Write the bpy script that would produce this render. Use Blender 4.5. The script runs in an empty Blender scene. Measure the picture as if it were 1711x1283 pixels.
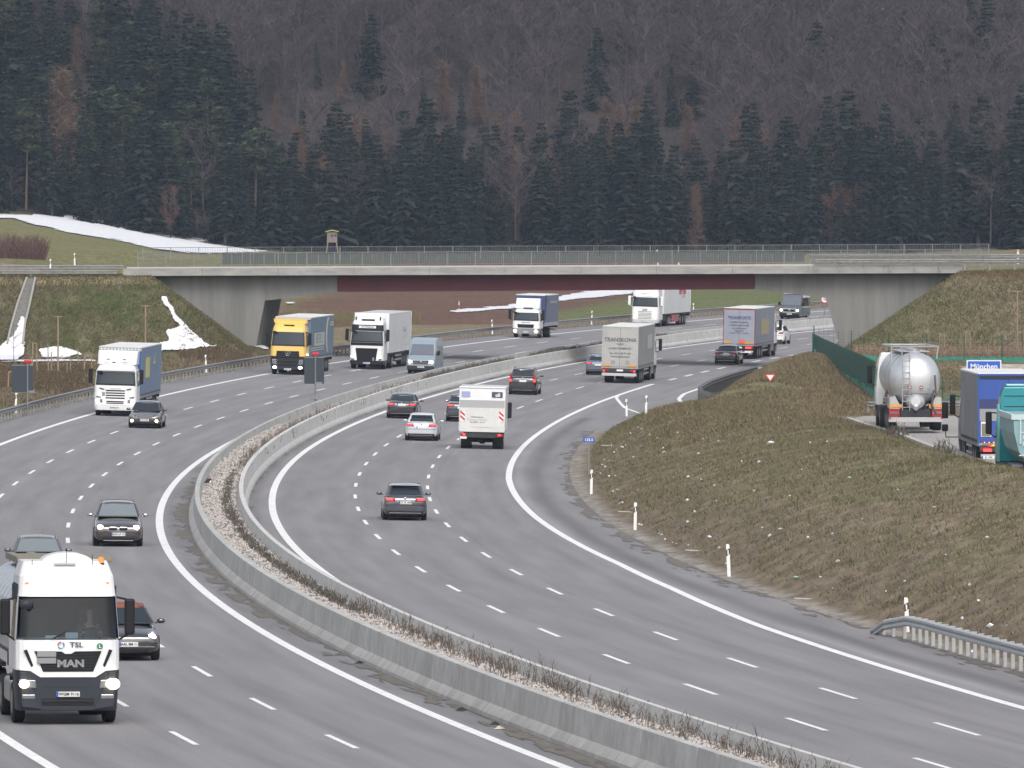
import bpy, math, random
import numpy as np
from mathutils import Vector, Matrix
R = math.radians
rng = np.random.default_rng(7)
random.seed(7)
sc = bpy.context.scene
# ------------------------------------------------------------------ camera
F = 16000.0; YH = 393.6; H = 11.74; CX = 855.5      # long lens looking level from a footbridge
cam_d = bpy.data.cameras.new('camera'); cam = bpy.data.objects.new('camera', cam_d)
sc.collection.objects.link(cam); sc.camera = cam
cam.location = (0, 0, H); cam.rotation_euler = (R(90), 0, 0)
cam_d.sensor_width = 36; cam_d.lens = 36 * F / 1711; cam_d.shift_y = -(641.5 - YH) / 1711
cam_d.clip_start = 1; cam_d.clip_end = 12000
# ------------------------------------------------------------------ sky, sun, exposure
SUN_EL, SUN_ROT = 46, 172
w = bpy.data.worlds.new('World'); sc.world = w; w.use_nodes = True
nt = w.node_tree; bg = nt.nodes['Background']
sky = nt.nodes.new('ShaderNodeTexSky'); sky.sky_type = 'NISHITA'; sky.sun_disc = False
sky.sun_elevation = R(SUN_EL); sky.sun_rotation = R(SUN_ROT); sky.air_density = 1.0; sky.dust_density = 4.0; sky.ozone_density = 1.0
hs = nt.nodes.new('ShaderNodeHueSaturation'); hs.inputs['Saturation'].default_value = 0.38
nt.links.new(sky.outputs[0], hs.inputs['Color']); nt.links.new(hs.outputs[0], bg.inputs['Color']); bg.inputs['Strength'].default_value = 0.15
sl = bpy.data.lights.new('sun', 'SUN'); so = bpy.data.objects.new('sun', sl); sc.collection.objects.link(so)
sl.energy = 0.7; sl.angle = R(28); sl.color = (1.0, 0.97, 0.93)
so.rotation_euler = (R(90 - SUN_EL), 0, R(180 - SUN_ROT) )
so.location = (0, 300, 200)
sc.view_settings.view_transform = 'Standard'; sc.view_settings.look = 'None'; sc.view_settings.exposure = 0.5; sc.view_settings.gamma = 1
sc.cycles.max_bounces = 5; sc.cycles.diffuse_bounces = 2; sc.cycles.transparent_max_bounces = 8
# ------------------------------------------------------------------ helpers
def link(o): sc.collection.objects.link(o); return o
def tag(o, label=None, cat=None, group=None, kind=None):
    if label: o['label'] = label
    if cat: o['category'] = cat
    if group: o['group'] = group
    if kind: o['kind'] = kind
    return o
def empty(name, loc=(0, 0, 0), rz=0.0, rx=0.0, ry=0.0):
    o = bpy.data.objects.new(name, None); link(o); o.location = loc; o.rotation_euler = (rx, ry, rz); o.empty_display_size = 0.3
    return o
def thing(name, label, cat, loc=(0, 0, 0), rz=0.0, group=None, rx=0.0, ry=0.0):
    return tag(empty(name, loc, rz, rx, ry), label, cat, group)
class MB:
    def __init__(s): s.v = []; s.f = []; s.m = []
    def add(s, vs, fs, m=0):
        n = len(s.v); s.v += [tuple(map(float, p)) for p in vs]; s.f += [tuple(n + i for i in f) for f in fs]; s.m += [m] * len(fs); return s
    def box(s, x0, x1, y0, y1, z0, z1, m=0):
        if x0 > x1: x0, x1 = x1, x0
        if y0 > y1: y0, y1 = y1, y0
        if z0 > z1: z0, z1 = z1, z0
        return s.add([(x0, y0, z0), (x1, y0, z0), (x1, y1, z0), (x0, y1, z0), (x0, y0, z1), (x1, y0, z1), (x1, y1, z1), (x0, y1, z1)],
                     [(0, 3, 2, 1), (4, 5, 6, 7), (0, 1, 5, 4), (1, 2, 6, 5), (2, 3, 7, 6), (3, 0, 4, 7)], m)
    def bar(s, a, b, r, n=6, m=0, r2=None):
        a = Vector(a); b = Vector(b); d = (b - a)
        if d.length < 1e-6: return s
        d.normalize(); u = d.orthogonal().normalized(); w_ = d.cross(u); r2 = r if r2 is None else r2; vs = []
        for p, rr in ((a, r), (b, r2)):
            for i in range(n):
                t = 2 * math.pi * i / n; vs.append(p + (u * math.cos(t) + w_ * math.sin(t)) * rr)
        return s.add(vs, [(i, (i + 1) % n, n + (i + 1) % n, n + i) for i in range(n)] + [tuple(range(n))[::-1], tuple(range(n, 2 * n))], m)
    def prism(s, poly, axis, a, b, m=0):
        # poly: 2-D points, extruded along axis between a and b
        def P(p, t): return {'x': (t, p[0], p[1]), 'y': (p[0], t, p[1]), 'z': (p[0], p[1], t)}[axis]
        n = len(poly)
        return s.add([P(p, a) for p in poly] + [P(p, b) for p in poly], [tuple(range(n))[::-1], tuple(range(n, 2 * n))] + [(i, (i + 1) % n, n + (i + 1) % n, n + i) for i in range(n)], m)
    def loft(s, rings, m=0, cap=True, closed=True):
        n = len(rings[0]); vs = [p for r_ in rings for p in r_]; fs = []
        for k in range(len(rings) - 1):
            for i in range(n if closed else n - 1):
                j = (i + 1) % n; fs.append((k * n + i, k * n + j, (k + 1) * n + j, (k + 1) * n + i))
        if cap: fs += [tuple(range(n))[::-1], tuple((len(rings) - 1) * n + i for i in range(n))]
        return s.add(vs, fs, m)
    def ball(s, c, r, n=8, m=0, sc_=(1, 1, 1)):
        rings = []
        for k in range(1, n // 2 + 1):
            ph = math.pi * k / (n // 2 + 1)
            rings.append([(c[0] + r * sc_[0] * math.sin(ph) * math.cos(2 * math.pi * i / n), c[1] + r * sc_[1] * math.sin(ph) * math.sin(2 * math.pi * i / n), c[2] + r * sc_[2] * math.cos(ph)) for i in range(n)])
        return s.loft(rings[::-1], m)
    def build(s, name, mats, parent=None, smooth=False, bevel=0.0, subsurf=0, seg=2):
        me = bpy.data.meshes.new(name); me.from_pydata(s.v, [], s.f); 
        if not isinstance(mats, (list, tuple)): mats = [mats]
        for q in mats: (me.materials.append(q) if q else None)
        if len(mats) > 1: me.polygons.foreach_set('material_index', s.m)
        import bmesh
        b = bmesh.new(); b.from_mesh(me); bmesh.ops.recalc_face_normals(b, faces=b.faces); b.to_mesh(me); b.free()
        if smooth: me.polygons.foreach_set('use_smooth', [True] * len(me.polygons))
        me.update(); o = bpy.data.objects.new(name, me); link(o)
        if parent: o.parent = parent
        if bevel: 
            md = o.modifiers.new('bevel', 'BEVEL'); md.width = bevel; md.segments = seg; md.limit_method = 'ANGLE'; md.angle_limit = R(40)
        if subsurf:
            md = o.modifiers.new('sub', 'SUBSURF'); md.levels = md.render_levels = subsurf
        return o
def np_mesh(name, V, Fq, mat, parent=None, smooth=False, col=None, uv=None, mats=None, mi=None):
    V = np.asarray(V, np.float32); Fq = np.asarray(Fq, np.int32); k = Fq.shape[1]; me = bpy.data.meshes.new(name)
    me.vertices.add(len(V)); me.vertices.foreach_set('co', V.ravel()); me.loops.add(Fq.size); me.loops.foreach_set('vertex_index', Fq.ravel())
    me.polygons.add(len(Fq)); me.polygons.foreach_set('loop_start', np.arange(0, Fq.size, k, dtype=np.int32)); me.polygons.foreach_set('loop_total', np.full(len(Fq), k, np.int32))
    for q in (mats or [mat]): me.materials.append(q)
    if mi is not None: me.polygons.foreach_set('material_index', np.asarray(mi, np.int32))
    me.update(calc_edges=True); me.validate()
    me.polygons.foreach_set('use_smooth', np.full(len(me.polygons), bool(smooth)))
    if col is not None:
        a = me.color_attributes.new('Col', 'FLOAT_COLOR', 'POINT'); c = np.ones((len(V), 4), np.float32); c[:, :3] = col; a.data.foreach_set('color', c.ravel())
    if uv is not None:
        l = me.uv_layers.new(name='UVMap'); l.data.foreach_set('uv', np.asarray(uv, np.float32)[Fq.ravel()].ravel())
    o = bpy.data.objects.new(name, me); link(o)
    if parent: o.parent = parent
    return o
def grid_faces(nr, nc, mask=None):
    i = np.arange(nr - 1)[:, None] * nc + np.arange(nc - 1)[None, :]
    f = np.stack([i, i + 1, i + nc + 1, i + nc], -1).reshape(-1, 4)
    return f if mask is None else f[mask.ravel()]
# ---- material factory
MATS = {}
def M(name, col=(0.5, 0.5, 0.5), rough=0.6, metal=0.0, var=0.0, vscale=1.0, bump=0.0, bscale=20.0, coat=0.0, emit=0.0, emcol=None, attr=False, col2=None, spec=None, alpha=None, stretch=None):
    if name in MATS: return MATS[name]
    m = bpy.data.materials.new(name); m.use_nodes = True; n = m.node_tree.nodes; L = m.node_tree.links; p = n['Principled BSDF']
    p.inputs['Roughness'].default_value = rough; p.inputs['Metallic'].default_value = metal; p.inputs['Coat Weight'].default_value = coat; p.inputs['Coat Roughness'].default_value = 0.08
    if spec is not None: p.inputs['Specular IOR Level'].default_value = spec
    tc = n.new('ShaderNodeTexCoord'); vec = tc.outputs['Object']
    if stretch:
        mp = n.new('ShaderNodeMapping'); mp.inputs['Scale'].default_value = stretch; L.new(vec, mp.inputs['Vector']); vec = mp.outputs[0]
    src = None
    if attr:
        at = n.new('ShaderNodeAttribute'); at.attribute_name = 'Col'; src = at.outputs['Color']
    if var > 0 or col2:
        nz = n.new('ShaderNodeTexNoise'); nz.inputs['Scale'].default_value = vscale; nz.inputs['Detail'].default_value = 6; nz.inputs['Roughness'].default_value = 0.65; L.new(vec, nz.inputs['Vector'])
        mr = n.new('ShaderNodeMapRange'); mr.inputs['From Min'].default_value = 0.32; mr.inputs['From Max'].default_value = 0.68; L.new(nz.outputs['Fac'], mr.inputs['Value'])
        mx = n.new('ShaderNodeMix'); mx.data_type = 'RGBA'; L.new(mr.outputs[0], mx.inputs['Factor'])
        if src is not None:
            mr.inputs['To Min'].default_value = 1 - var; mr.inputs['To Max'].default_value = 1 + var; mx.blend_type = 'MULTIPLY'; mx.inputs['Factor'].default_value = 1
            for l in list(mx.inputs['Factor'].links): L.remove(l)
            L.new(src, mx.inputs['A']); L.new(mr.outputs[0], mx.inputs['B'])
        else:
            a = col2 or tuple(c * (1 - var) for c in col); b = col if col2 else tuple(min(1, c * (1 + var)) for c in col)
            mx.inputs['A'].default_value = (*a, 1); mx.inputs['B'].default_value = (*b, 1)
        src = mx.outputs['Result']
    if src is not None: L.new(src, p.inputs['Base Color'])
    else: p.inputs['Base Color'].default_value = (*col, 1)
    if bump > 0:
        nb = n.new('ShaderNodeTexNoise'); nb.inputs['Scale'].default_value = bscale; nb.inputs['Detail'].default_value = 5; L.new(vec, nb.inputs['Vector'])
        bp = n.new('ShaderNodeBump'); bp.inputs['Strength'].default_value = bump; bp.inputs['Distance'].default_value = 0.05; L.new(nb.outputs['Fac'], bp.inputs['Height']); L.new(bp.outputs[0], p.inputs['Normal'])
    if emit > 0:
        p.inputs['Emission Color'].default_value = (*(emcol or col), 1); p.inputs['Emission Strength'].default_value = emit
    MATS[name] = m; return m
# ------------------------------------------------------------------ road geometry
PX = [1.041134, -1.25924923, 20.83439155, 5.00810264, -11.35788479]
PR = [-0.46535575, -0.14890451, 1.33545573, 1.2899981, 0.27662371]
PL = [-0.37422526, -0.35779145, 1.07223793, 1.63129398, 0.63389235]
def XC(Y):
    Y = np.asarray(Y, float); c = np.minimum(Y, 780.); x = np.polyval(PX, (c - 500) / 300); d1 = np.polyval(np.polyder(PX), 280 / 300) / 300
    e = np.clip(Y - 780., 0, 400); x = x + d1 * e + .5 * e * e / 1900; e2 = np.maximum(Y - 1180, 0); return x + e2 * (d1 + 400 / 1900)
def ext(P, Y):
    Y = np.asarray(Y, float); c = np.clip(Y, 235., 780.); v = np.polyval(P, (c - 500) / 300); s = np.polyval(np.polyder(P), 280 / 300) / 300
    return v + s * np.clip(Y - 780., 0, 500)
def ZR(Y, u):
    e = np.clip(np.asarray(Y, float) - 740, 0, 320); zr = ext(PR, Y) + .001 * e - 4e-6 * e * e; zl = ext(PL, Y) + .003 * e - 4e-6 * e * e
    return (zr + zl) / 2 - (zl - zr) * np.clip(u, -18, 22) / 15.4
def heading(Y): return float((XC(Y + 2) - XC(Y - 2)) / 4)
def unproj_road(px, py, zoff=0.):
    ys = np.arange(190, 1400, 1.); X = (px - CX) * ys / F; v = H - (py - YH) * ys / F - zoff - ZR(ys, X - XC(ys)); i = int(np.argmax(v < 0)); a, b = ys[i - 1], ys[i]
    for _ in range(24):
        m_ = (a + b) / 2; x_ = (px - CX) * m_ / F
        if H - (py - YH) * m_ / F - zoff - ZR(m_, x_ - XC(m_)) > 0: a = m_
        else: b = m_
    return (px - CX) * a / F, a
def at_px(px, py, Y): return ((px - CX) * Y / F, Y, H - (py - YH) * Y / F)
def arc_positions(Y0, step, Y1):
    out = []; Y = Y0
    while Y < Y1:
        out.append(Y); Y += step / math.sqrt(1 + heading(Y) ** 2)
    return out
# ------------------------------------------------------------------ terrain
YB, YB2 = 728.0, 740.0            # near and far edge of the overpass
def sstep(t): t = np.clip(t, 0, 1); return t * t * (3 - 2 * t)
def uR(Y): return np.interp(Y, [100, 556, 566, 600, 640, 660, 1400], [14.6, 14.6, 19.6, 18.8, 17.6, 17.3, 17.3])
CRX = np.array([(100, 30), (300, 20.5), (345, 18.4), (370, 17.2), (389, 16.2), (430, 16.0), (470, 16.9), (485, 13.2), (505, 10.4), (530, 10.5), (545, 9.6), (558, 9.0), (566, 14.6), (602, 16.9), (656, 20.5), (705, 22.5), (760, 34)])
CRZ = np.array([(100, 2.4), (300, 3.0), (345, 3.2), (389, 3.15), (425, 2.66), (470, 2.52), (505, 2.6), (530, 2.55), (545, 2.05), (558, 1.35), (566, 3.1), (602, 3.3), (656, 3.55), (705, 3.1), (760, 2.9)])
def G(X, Y, u=None):
    X = np.asarray(X, float); Y = np.asarray(Y, float)
    if u is None: u = X - XC(Y)
    zr = ZR(Y, u)
    # --- right bank and plateau
    ur = uR(Y); uc = np.interp(Y, CRX[:, 0], CRX[:, 1]) - XC(Y); uc = np.maximum(uc, ur + 0.9); zc = np.interp(Y, CRZ[:, 0], CRZ[:, 1])
    t = np.clip((u - ur - 0.7) / (uc - ur - 0.7), 0, 1); prof = 1 - (1 - t) ** 1.7
    zre = ZR(Y, ur) + 0.02
    plat = np.interp(Y, [100, 480, 560, 700, 760], [2.40, 2.42, 2.55, 2.78, 2.9])
    over = sstep((u - uc) / np.where(Y > 480, 4.5, 2.5))
    zright = zre + (zc - zre) * prof; zright = zright * (1 - over) + plat * over
    # --- left bank
    ul = -18.9; tl = sstep((-u - 19.6) / 5.5)
    zpl = np.maximum(ZR(Y, -18) + 0.25, np.interp(X, [-60, -32, -20, 0], [2.0, 2.15, 3.3, 3.6]))
    zpl = np.where(Y > 760, ZR(Y, -18) + 0.3, zpl)
    zl_ = ZR(Y, -18) + 0.02; zleft = zl_ + (zpl - zl_) * tl
    z = np.where(u > ur, zright, np.where(u < ul, zleft, zr - 0.06))
    # --- country behind the overpass
    low = np.interp(Y, [760, 860, 1000, 1250, 1600, 1750], [2.6, 3.2, 3.95, 5.0, 8.7, 9.6])
    lat = sstep((-40 - X) / 45)
    high = np.interp(Y, [730, 850, 1600], [8.4, 9.3, 9.4]) + np.clip((Y - 850) / 750, 0, 1.1) * 5.9 * lat
    b = sstep((-27 - X) / 22) + sstep((X - 62) / 25)
    far = low * (1 - b) + high * np.clip(b, 0, 1)
    away = np.where(u < 0, sstep((-u - 19.5) / 14), sstep((u - 18) / 14)); kf = sstep((Y - 745) / 60)
    zf = np.maximum(far, zr - 0.06) if False else far
    z = np.where((u > ur) | (u < ul), z * (1 - away * kf) + zf * away * kf, z)
    # --- ramp embankments of the overpass (left and right)
    def emb(zc_, xk, sl, sgn, z0):
        front = np.where(Y < YB - 0.5, z0 + (zc_ - z0) * np.clip((Y - 712) / (YB - 1 - 712), 0, 1), zc_)
        back = zc_ - np.maximum(Y - YB2 - 1, 0) * 0.12
        cone = zc_ - np.maximum(sgn * (X - xk), 0) * sl
        return np.minimum(np.minimum(front, back), cone)
    el = emb(8.62, -27.4, 0.735, 1, 2.3); er = emb(np.interp(X, [28, 36, 40], [8.8, 8.95, 9.1]), 34.0, 0.655, -1, 2.6)
    inr = (Y > 700) & (Y < 800)
    z = np.where(inr & (u < -20), np.maximum(z, el), z); z = np.where(inr & (u > 17.5), np.maximum(z, er), z)
    # --- wooded hill
    ye = 1590 + np.clip(X + 41, -60, 0) * 0.0
    z = z + np.where(Y > ye, (Y - ye) * np.interp(Y, [1590, 1660, 1720], [0.10, 0.26, 0.34]), 0)
    return z
def unproj(px, py, Y0=200., Y1=1800., zoff=0., u_min=None):
    ys = np.arange(Y0, Y1, 0.5); X = (px - CX) * ys / F; v = H - (py - YH) * ys / F - zoff - G(X, ys); hit = v < 0
    i = int(np.argmax(hit)) if hit.any() else len(ys) - 1; i = max(i, 1)
    a, b = v[i - 1], v[i]; t = a / (a - b) if a != b else 0; y = ys[i - 1] + 0.5 * float(np.clip(t, 0, 1))
    x = (px - CX) * y / F; return x, y, float(G(x, y))
# ================================================================== materials for the setting
m_ground = M('ground_soil', attr=True, rough=0.95, var=0.42, vscale=1.7, bump=0.7, bscale=4.0, spec=0.1, stretch=(1, .3, 1))
def fbm(X, Y, s, seed=0, octv=4):
    r_ = np.random.default_rng(seed); out = 0; amp = 1; tot = 0
    for o_ in range(octv):
        T = r_.random((64, 64)); x = X / s * 2 ** o_ + 13.7 * o_; y = Y / s * 2 ** o_ + 7.3 * o_; xi = np.floor(x).astype(int); yi = np.floor(y).astype(int); fx = x - xi; fy = y - yi
        fx = fx * fx * (3 - 2 * fx); fy = fy * fy * (3 - 2 * fy)
        a = T[xi % 64, yi % 64]; b = T[(xi + 1) % 64, yi % 64]; c = T[xi % 64, (yi + 1) % 64]; d = T[(xi + 1) % 64, (yi + 1) % 64]
        out = out + amp * ((a * (1 - fx) + b * fx) * (1 - fy) + (c * (1 - fx) + d * fx) * fy); tot += amp; amp *= .55
    return out / tot
BROWN = np.array([.188, .150, .106]); OLIVE = np.array([.160, .142, .084]); DGRASS = np.array([.062, .078, .030]); GREEN = np.array([.125, .14, .060]); PLOUGH = np.array([.125, .075, .055])
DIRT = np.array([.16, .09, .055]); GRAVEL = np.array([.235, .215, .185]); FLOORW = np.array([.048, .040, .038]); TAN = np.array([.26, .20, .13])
def mixc(c, d, t): t = np.clip(t, 0, 1)[..., None]; return c * (1 - t) + d * t
def gcol(X, Y, u):
    n1 = fbm(X, Y * .22, 3.5, 1); n2 = fbm(X, Y * .35, 1.1, 2); n3 = fbm(X, Y * .25, 9., 3)
    ur = uR(Y); c = np.broadcast_to(OLIVE, X.shape + (3,)).copy(); sh = X.shape
    # right bank : olive brown, greener in patches, bare strip along the road foot
    c = mixc(c, BROWN, sstep((n1 - .35) * 4)); c = mixc(c, DGRASS * 1.3, sstep((n3 - .55) * 6) * .55)
    c = mixc(c, BROWN * .85, sstep((ur + 4.2 + 2.0 * n1 - u) / 2.0) * (u > ur))
    c = mixc(c, GRAVEL, ((u > ur - 1) & (u < ur + 0.35 + .35 * n2)).astype(float))
    c = mixc(c, np.array([.20, .13, .08]), sstep((n1 - .45) * 8) * ((u > ur + 11) & (Y > 520) & (Y < 700)) * .8); c = mixc(c, np.array([.17, .105, .068]), sstep((X - 15.5 - 2 * n1) / 1.5) * ((Y > 484) & (Y < 640) & (X < 22.5)) * .85)
    # plateau
    pl = (u > 30) & (Y < 705); c = mixc(c, OLIVE * .9, pl * .8)
    pth = (Y > 648) & (Y < 672) & (u > 24); c = mixc(c, np.array([.42, .37, .31]), pth.astype(float))
    c = mixc(c, TAN * .8, ((Y > 690) & (Y < 712) & (u > 18)) * sstep((n2 - .3) * 4))
    # left verge
    lf = (u < -18.3) & (Y < 745); cl = mixc(np.broadcast_to(BROWN * .8, sh + (3,)).copy(), OLIVE, sstep((n2 - .5) * 6) * .5)
    cl = mixc(cl, TAN, sstep((n1 - .5) * 9) * ((u < -27) & (Y > 560) & (Y < 690)) * .6)
    cl = mixc(cl, GRAVEL * .9, (u > -19.6).astype(float))
    c = np.where(lf[..., None], cl, c)
    # embankment faces
    fe = (Y > 711) & (Y < 745) & (u < -21); ce = mixc(np.broadcast_to(DGRASS * 1.15, sh + (3,)).copy(), OLIVE * .8, sstep((n2 - .35) * 4)); ce = mixc(ce, BROWN * .7, sstep((n1 - .55) * 7) * .7); ce = mixc(ce, TAN * 1.1, ((G(X, Y, u) > 8.15)).astype(float) * .9)
    c = np.where(fe[..., None], ce, c)
    fr = (Y > 711) & (Y < 745) & (u > 17.5); ce = mixc(np.broadcast_to(OLIVE * .95, sh + (3,)).copy(), BROWN * .95, sstep((n1 - .45) * 6)); ce = mixc(ce, DGRASS * 1.5, sstep((n3 - .5) * 8) * .5)
    ce = mixc(ce, np.array([.13, .07, .05]), sstep((X - 41 + 3 * n1) / 3) * sstep((G(X, Y, u) - 6.6) / .5)); ce = mixc(ce, np.array([.15, .08, .05]), sstep((G(X, Y, u) - 8.3 - .3 * n1) / .3))
    c = np.where(fr[..., None], ce, c)
    # fields behind the overpass
    bk = Y > 745; cb = np.broadcast_to(PLOUGH, sh + (3,)).copy(); cb = mixc(cb, PLOUGH * 1.25, sstep((n1 - .4) * 5) * .5)
    cb = mixc(cb, GREEN, sstep((X - (5 + (Y - 1000) * 0.07)) / 2) * (Y > 925) * (u < -24)); cb = mixc(cb, BROWN, ((u > -26 - 3 * n1) & (u < 0)).astype(float) * .9)
    cb = mixc(cb, OLIVE * 1.3, ((Y < 860 + 60 * n1) & (u < -24) & (X < 0)) * .7)
    cb = np.where((X < -24)[..., None] & (Y > 900)[..., None], mixc(np.broadcast_to(np.array([.155, .15, .065]), sh + (3,)).copy(), TAN, sstep((n1 - .5) * 6) * .3), cb)
    cb = mixc(cb, OLIVE * 1.1, sstep((X - 34) / 8)); cb = mixc(cb, TAN * .9, (((X < -22) | (X > 20)) & (Y < 900)) * .9)
    c = np.where(bk[..., None], cb, c)
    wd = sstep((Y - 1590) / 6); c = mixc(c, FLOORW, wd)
    return c * (0.85 + .3 * n2[..., None])
# ---- one ground sheet, rows follow the road
Ys = np.concatenate([np.arange(120, 540, 1.5), np.arange(540, 575, .75), np.arange(575, 705, 1.5), np.arange(705, 745, .6), np.arange(745, 900, 3.), np.arange(900, 1620, 8.), np.arange(1620, 2300, 20.), [2320]])
us = np.concatenate([np.arange(-900, -420, 60.), np.arange(-420, -120, 6.), np.arange(-120, -60, 3.), np.arange(-60, -36, 1.), np.arange(-36, -18.5, .5), [-18.6, -17, -10, 0, 10, 14.0, 14.62, 14.9, 15.4], np.arange(16, 34, .5), np.arange(34, 60, 1.), np.arange(60, 120, 6.), np.arange(120, 900, 60.)])
UU, YY = np.meshgrid(us, Ys); XX = UU + XC(YY)
ZZ = G(XX, YY, UU); rough_ = (UU < -20) | (UU > uR(YY) + 1.2)
ZZ = ZZ + rough_ * (fbm(XX, YY * .6, 1.4, 5) - .5) * .20 * (YY < 800)
ground = np_mesh('ground', np.stack([XX, YY, ZZ], -1).reshape(-1, 3), grid_faces(len(Ys), len(us)), m_ground, smooth=True, col=gcol(XX, YY, UU).reshape(-1, 3)); tag(ground, kind='structure')

# ---- asphalt with wheel tracks, stains and the seams of the shoulder (all laid out along the road)
def asphalt(name, base):
    m = bpy.data.materials.new(name); m.use_nodes = True; n = m.node_tree.nodes; L = m.node_tree.links; p = n['Principled BSDF']; p.inputs['Roughness'].default_value = .85; p.inputs['Specular IOR Level'].default_value = .25
    at = n.new('ShaderNodeAttribute'); at.attribute_name = 'Col'; tc = n.new('ShaderNodeTexCoord'); uv = n.new('ShaderNodeUVMap')
    mp = n.new('ShaderNodeMapping'); mp.inputs['Scale'].default_value = (1.2, .05, 1); L.new(uv.outputs[0], mp.inputs['Vector'])
    a = n.new('ShaderNodeTexNoise'); a.inputs['Scale'].default_value = 1; a.inputs['Detail'].default_value = 5; L.new(mp.outputs[0], a.inputs['Vector'])
    b = n.new('ShaderNodeTexNoise'); b.inputs['Scale'].default_value = 25; b.inputs['Detail'].default_value = 3; L.new(tc.outputs['Object'], b.inputs['Vector'])
    r1 = n.new('ShaderNodeMapRange'); r1.inputs['From Min'].default_value = .3; r1.inputs['From Max'].default_value = .7; r1.inputs['To Min'].default_value = .87; r1.inputs['To Max'].default_value = 1.13; L.new(a.outputs['Fac'], r1.inputs['Value'])
    r2 = n.new('ShaderNodeMapRange'); r2.inputs['From Min'].default_value = .3; r2.inputs['From Max'].default_value = .7; r2.inputs['To Min'].default_value = .82; r2.inputs['To Max'].default_value = 1.18; L.new(b.outputs['Fac'], r2.inputs['Value'])
    mu = n.new('ShaderNodeMath'); mu.operation = 'MULTIPLY'; L.new(r1.outputs[0], mu.inputs[0]); L.new(r2.outputs[0], mu.inputs[1])
    mx = n.new('ShaderNodeMix'); mx.data_type = 'RGBA'; mx.blend_type = 'MULTIPLY'; mx.inputs['Factor'].default_value = 1; L.new(at.outputs['Color'], mx.inputs['A']); L.new(mu.outputs[0], mx.inputs['B']); L.new(mx.outputs['Result'], p.inputs['Base Color'])
    return m
m_asph = asphalt('asphalt_surface', .2)
AS = np.array([.222, .217, .224])
def road_sheet(name, u0f, u1f, Yr, nu, colf, dz=0.0):
    t = np.linspace(0, 1, nu)[None, :]; Yc = Yr[:, None]; U = u0f(Yc) * (1 - t) + u1f(Yc) * t; Yg = np.broadcast_to(Yc, U.shape)
    V = np.stack([U + XC(Yg), Yg, ZR(Yg, U) + dz], -1); o = np_mesh(name, V.reshape(-1, 3), grid_faces(*U.shape), m_asph, smooth=True, col=colf(U, Yg).reshape(-1, 3), uv=np.stack([U, Yg], -1).reshape(-1, 2))
    return tag(o, kind='structure')
def lanes(U, centres):
    k = np.ones(U.shape)
    for c in centres: 
        for d in (-.95, .95): k -= .085 * np.exp(-((U - c - d) / .38) ** 2)
        k -= .035 * np.exp(-((U - c) / .5) ** 2)
    return k
def col_right(U, Y):
    k = lanes(U, (2.4, 6.05, 9.6)); k = k - .10 * (np.abs(U - 8.05) < .12) - .07 * (np.abs(U - 4.75) < .10); n = fbm(U * 1.0, Y * .05, 1.0, 8); n2 = fbm(U, Y * .2, .8, 9)
    sh = (U > 11.7) & (Y < 640)
    k = np.where(sh, k * .97, k); k = k - .30 * np.exp(-((U - 12.8 - .05 * n) / .42) ** 2) * (Y < 585); k = k + .20 * np.exp(-((U - 12.0) / .25) ** 2) * (Y < 620)
    k = k - .12 * sstep((U - 13.9 - .5 * n2) / .5) * (U < 14.7) * (Y < 560); k = k - .18 * sstep((.1 - U + .2 * n) / .25)
    return AS[None, None] * (k * (.96 + .08 * n))[..., None] * np.array([1, .99, .985])
def col_left(U, Y):
    k = lanes(U, (-5.85, -9.45, -13.3)); k = k - .10 * (np.abs(U + 7.3) < .12) - .08 * (np.abs(U + 11.6) < .12); n = fbm(U, Y * .05, 1.0, 11); n2 = fbm(U * 1.0, Y * .25, .7, 12)
    k = np.where(U < -15.5, k * (.86 + .1 * n), k); k = k - .10 * sstep((U + 3.85) / .1) - .12 * sstep((n2 - .52) * 6) * sstep((U + 3.8) / .2)
    return AS[None, None] * (k * (.96 + .08 * n))[..., None]
Yr = np.arange(120, 1500, 2.)
road_left = road_sheet('road_left', lambda y: -18.6 + 0 * y, lambda y: -2.75 + 0 * y, Yr, 90, col_left)
Yr2 = np.concatenate([np.arange(120, 554, 2.), np.arange(554, 570, .5), np.arange(570, 1500, 2.)])
road_right = road_sheet('road_right', lambda y: -.55 + 0 * y, lambda y: uR(y), Yr2, 110, col_right)
# ---- painted markings
m_white = M('road_paint', (.74, .74, .73), rough=.7, var=.14, vscale=3.0)
def strip(name, pts, wd, dz=.006, mat=None, uvf=None):
    V = []; n = len(pts)
    for i, (u, y) in enumerate(pts): 
        for s in (-.5, .5):
            uu = u + s * wd; V.append((uu + float(XC(y)), y, float(ZR(y, uu)) + dz))
    return np.array(V), grid_faces(n, 2)
def line(name, us_, Ya, Yb_, wd):
    Yl = np.arange(Ya, Yb_, 2.); uf = us_ if callable(us_) else (lambda y: us_)
    V, Fq = strip(name, [(uf(y), y) for y in Yl], wd); return tag(np_mesh(name, V, Fq, m_white), kind='structure')
line('road_marking', -15.4, 120, 1450, .30); line('road_marking', -4.05, 120, 1450, .30); line('road_marking', lambda y: float(np.interp(y, [200, 340, 400, 500, 600], [.95, .85, .70, .5, .42])), 120, 1450, .30)
uBf = lambda y: float(np.interp(y, [120, 240, 290, 320, 345, 400, 460, 560, 690], [11.1, 11.15, 11.4, 11.85, 12.0, 11.7, 11.5, 11.55, 11.5]))
line('road_marking', uBf, 120, 676, .30)
line('road_marking', lambda y: float(np.interp(y, [618, 622, 627, 637, 650, 700, 1500], [17.8, 17.2, 16.7, 15.9, 15.4, 15.35, 15.4])), 617, 1450, .28)
line('road_marking', lambda y: float(np.interp(y, [586, 596, 611, 636, 642], [17.0, 15.9, 13.9, 11.8, 11.6])), 586, 641, .22)
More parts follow.
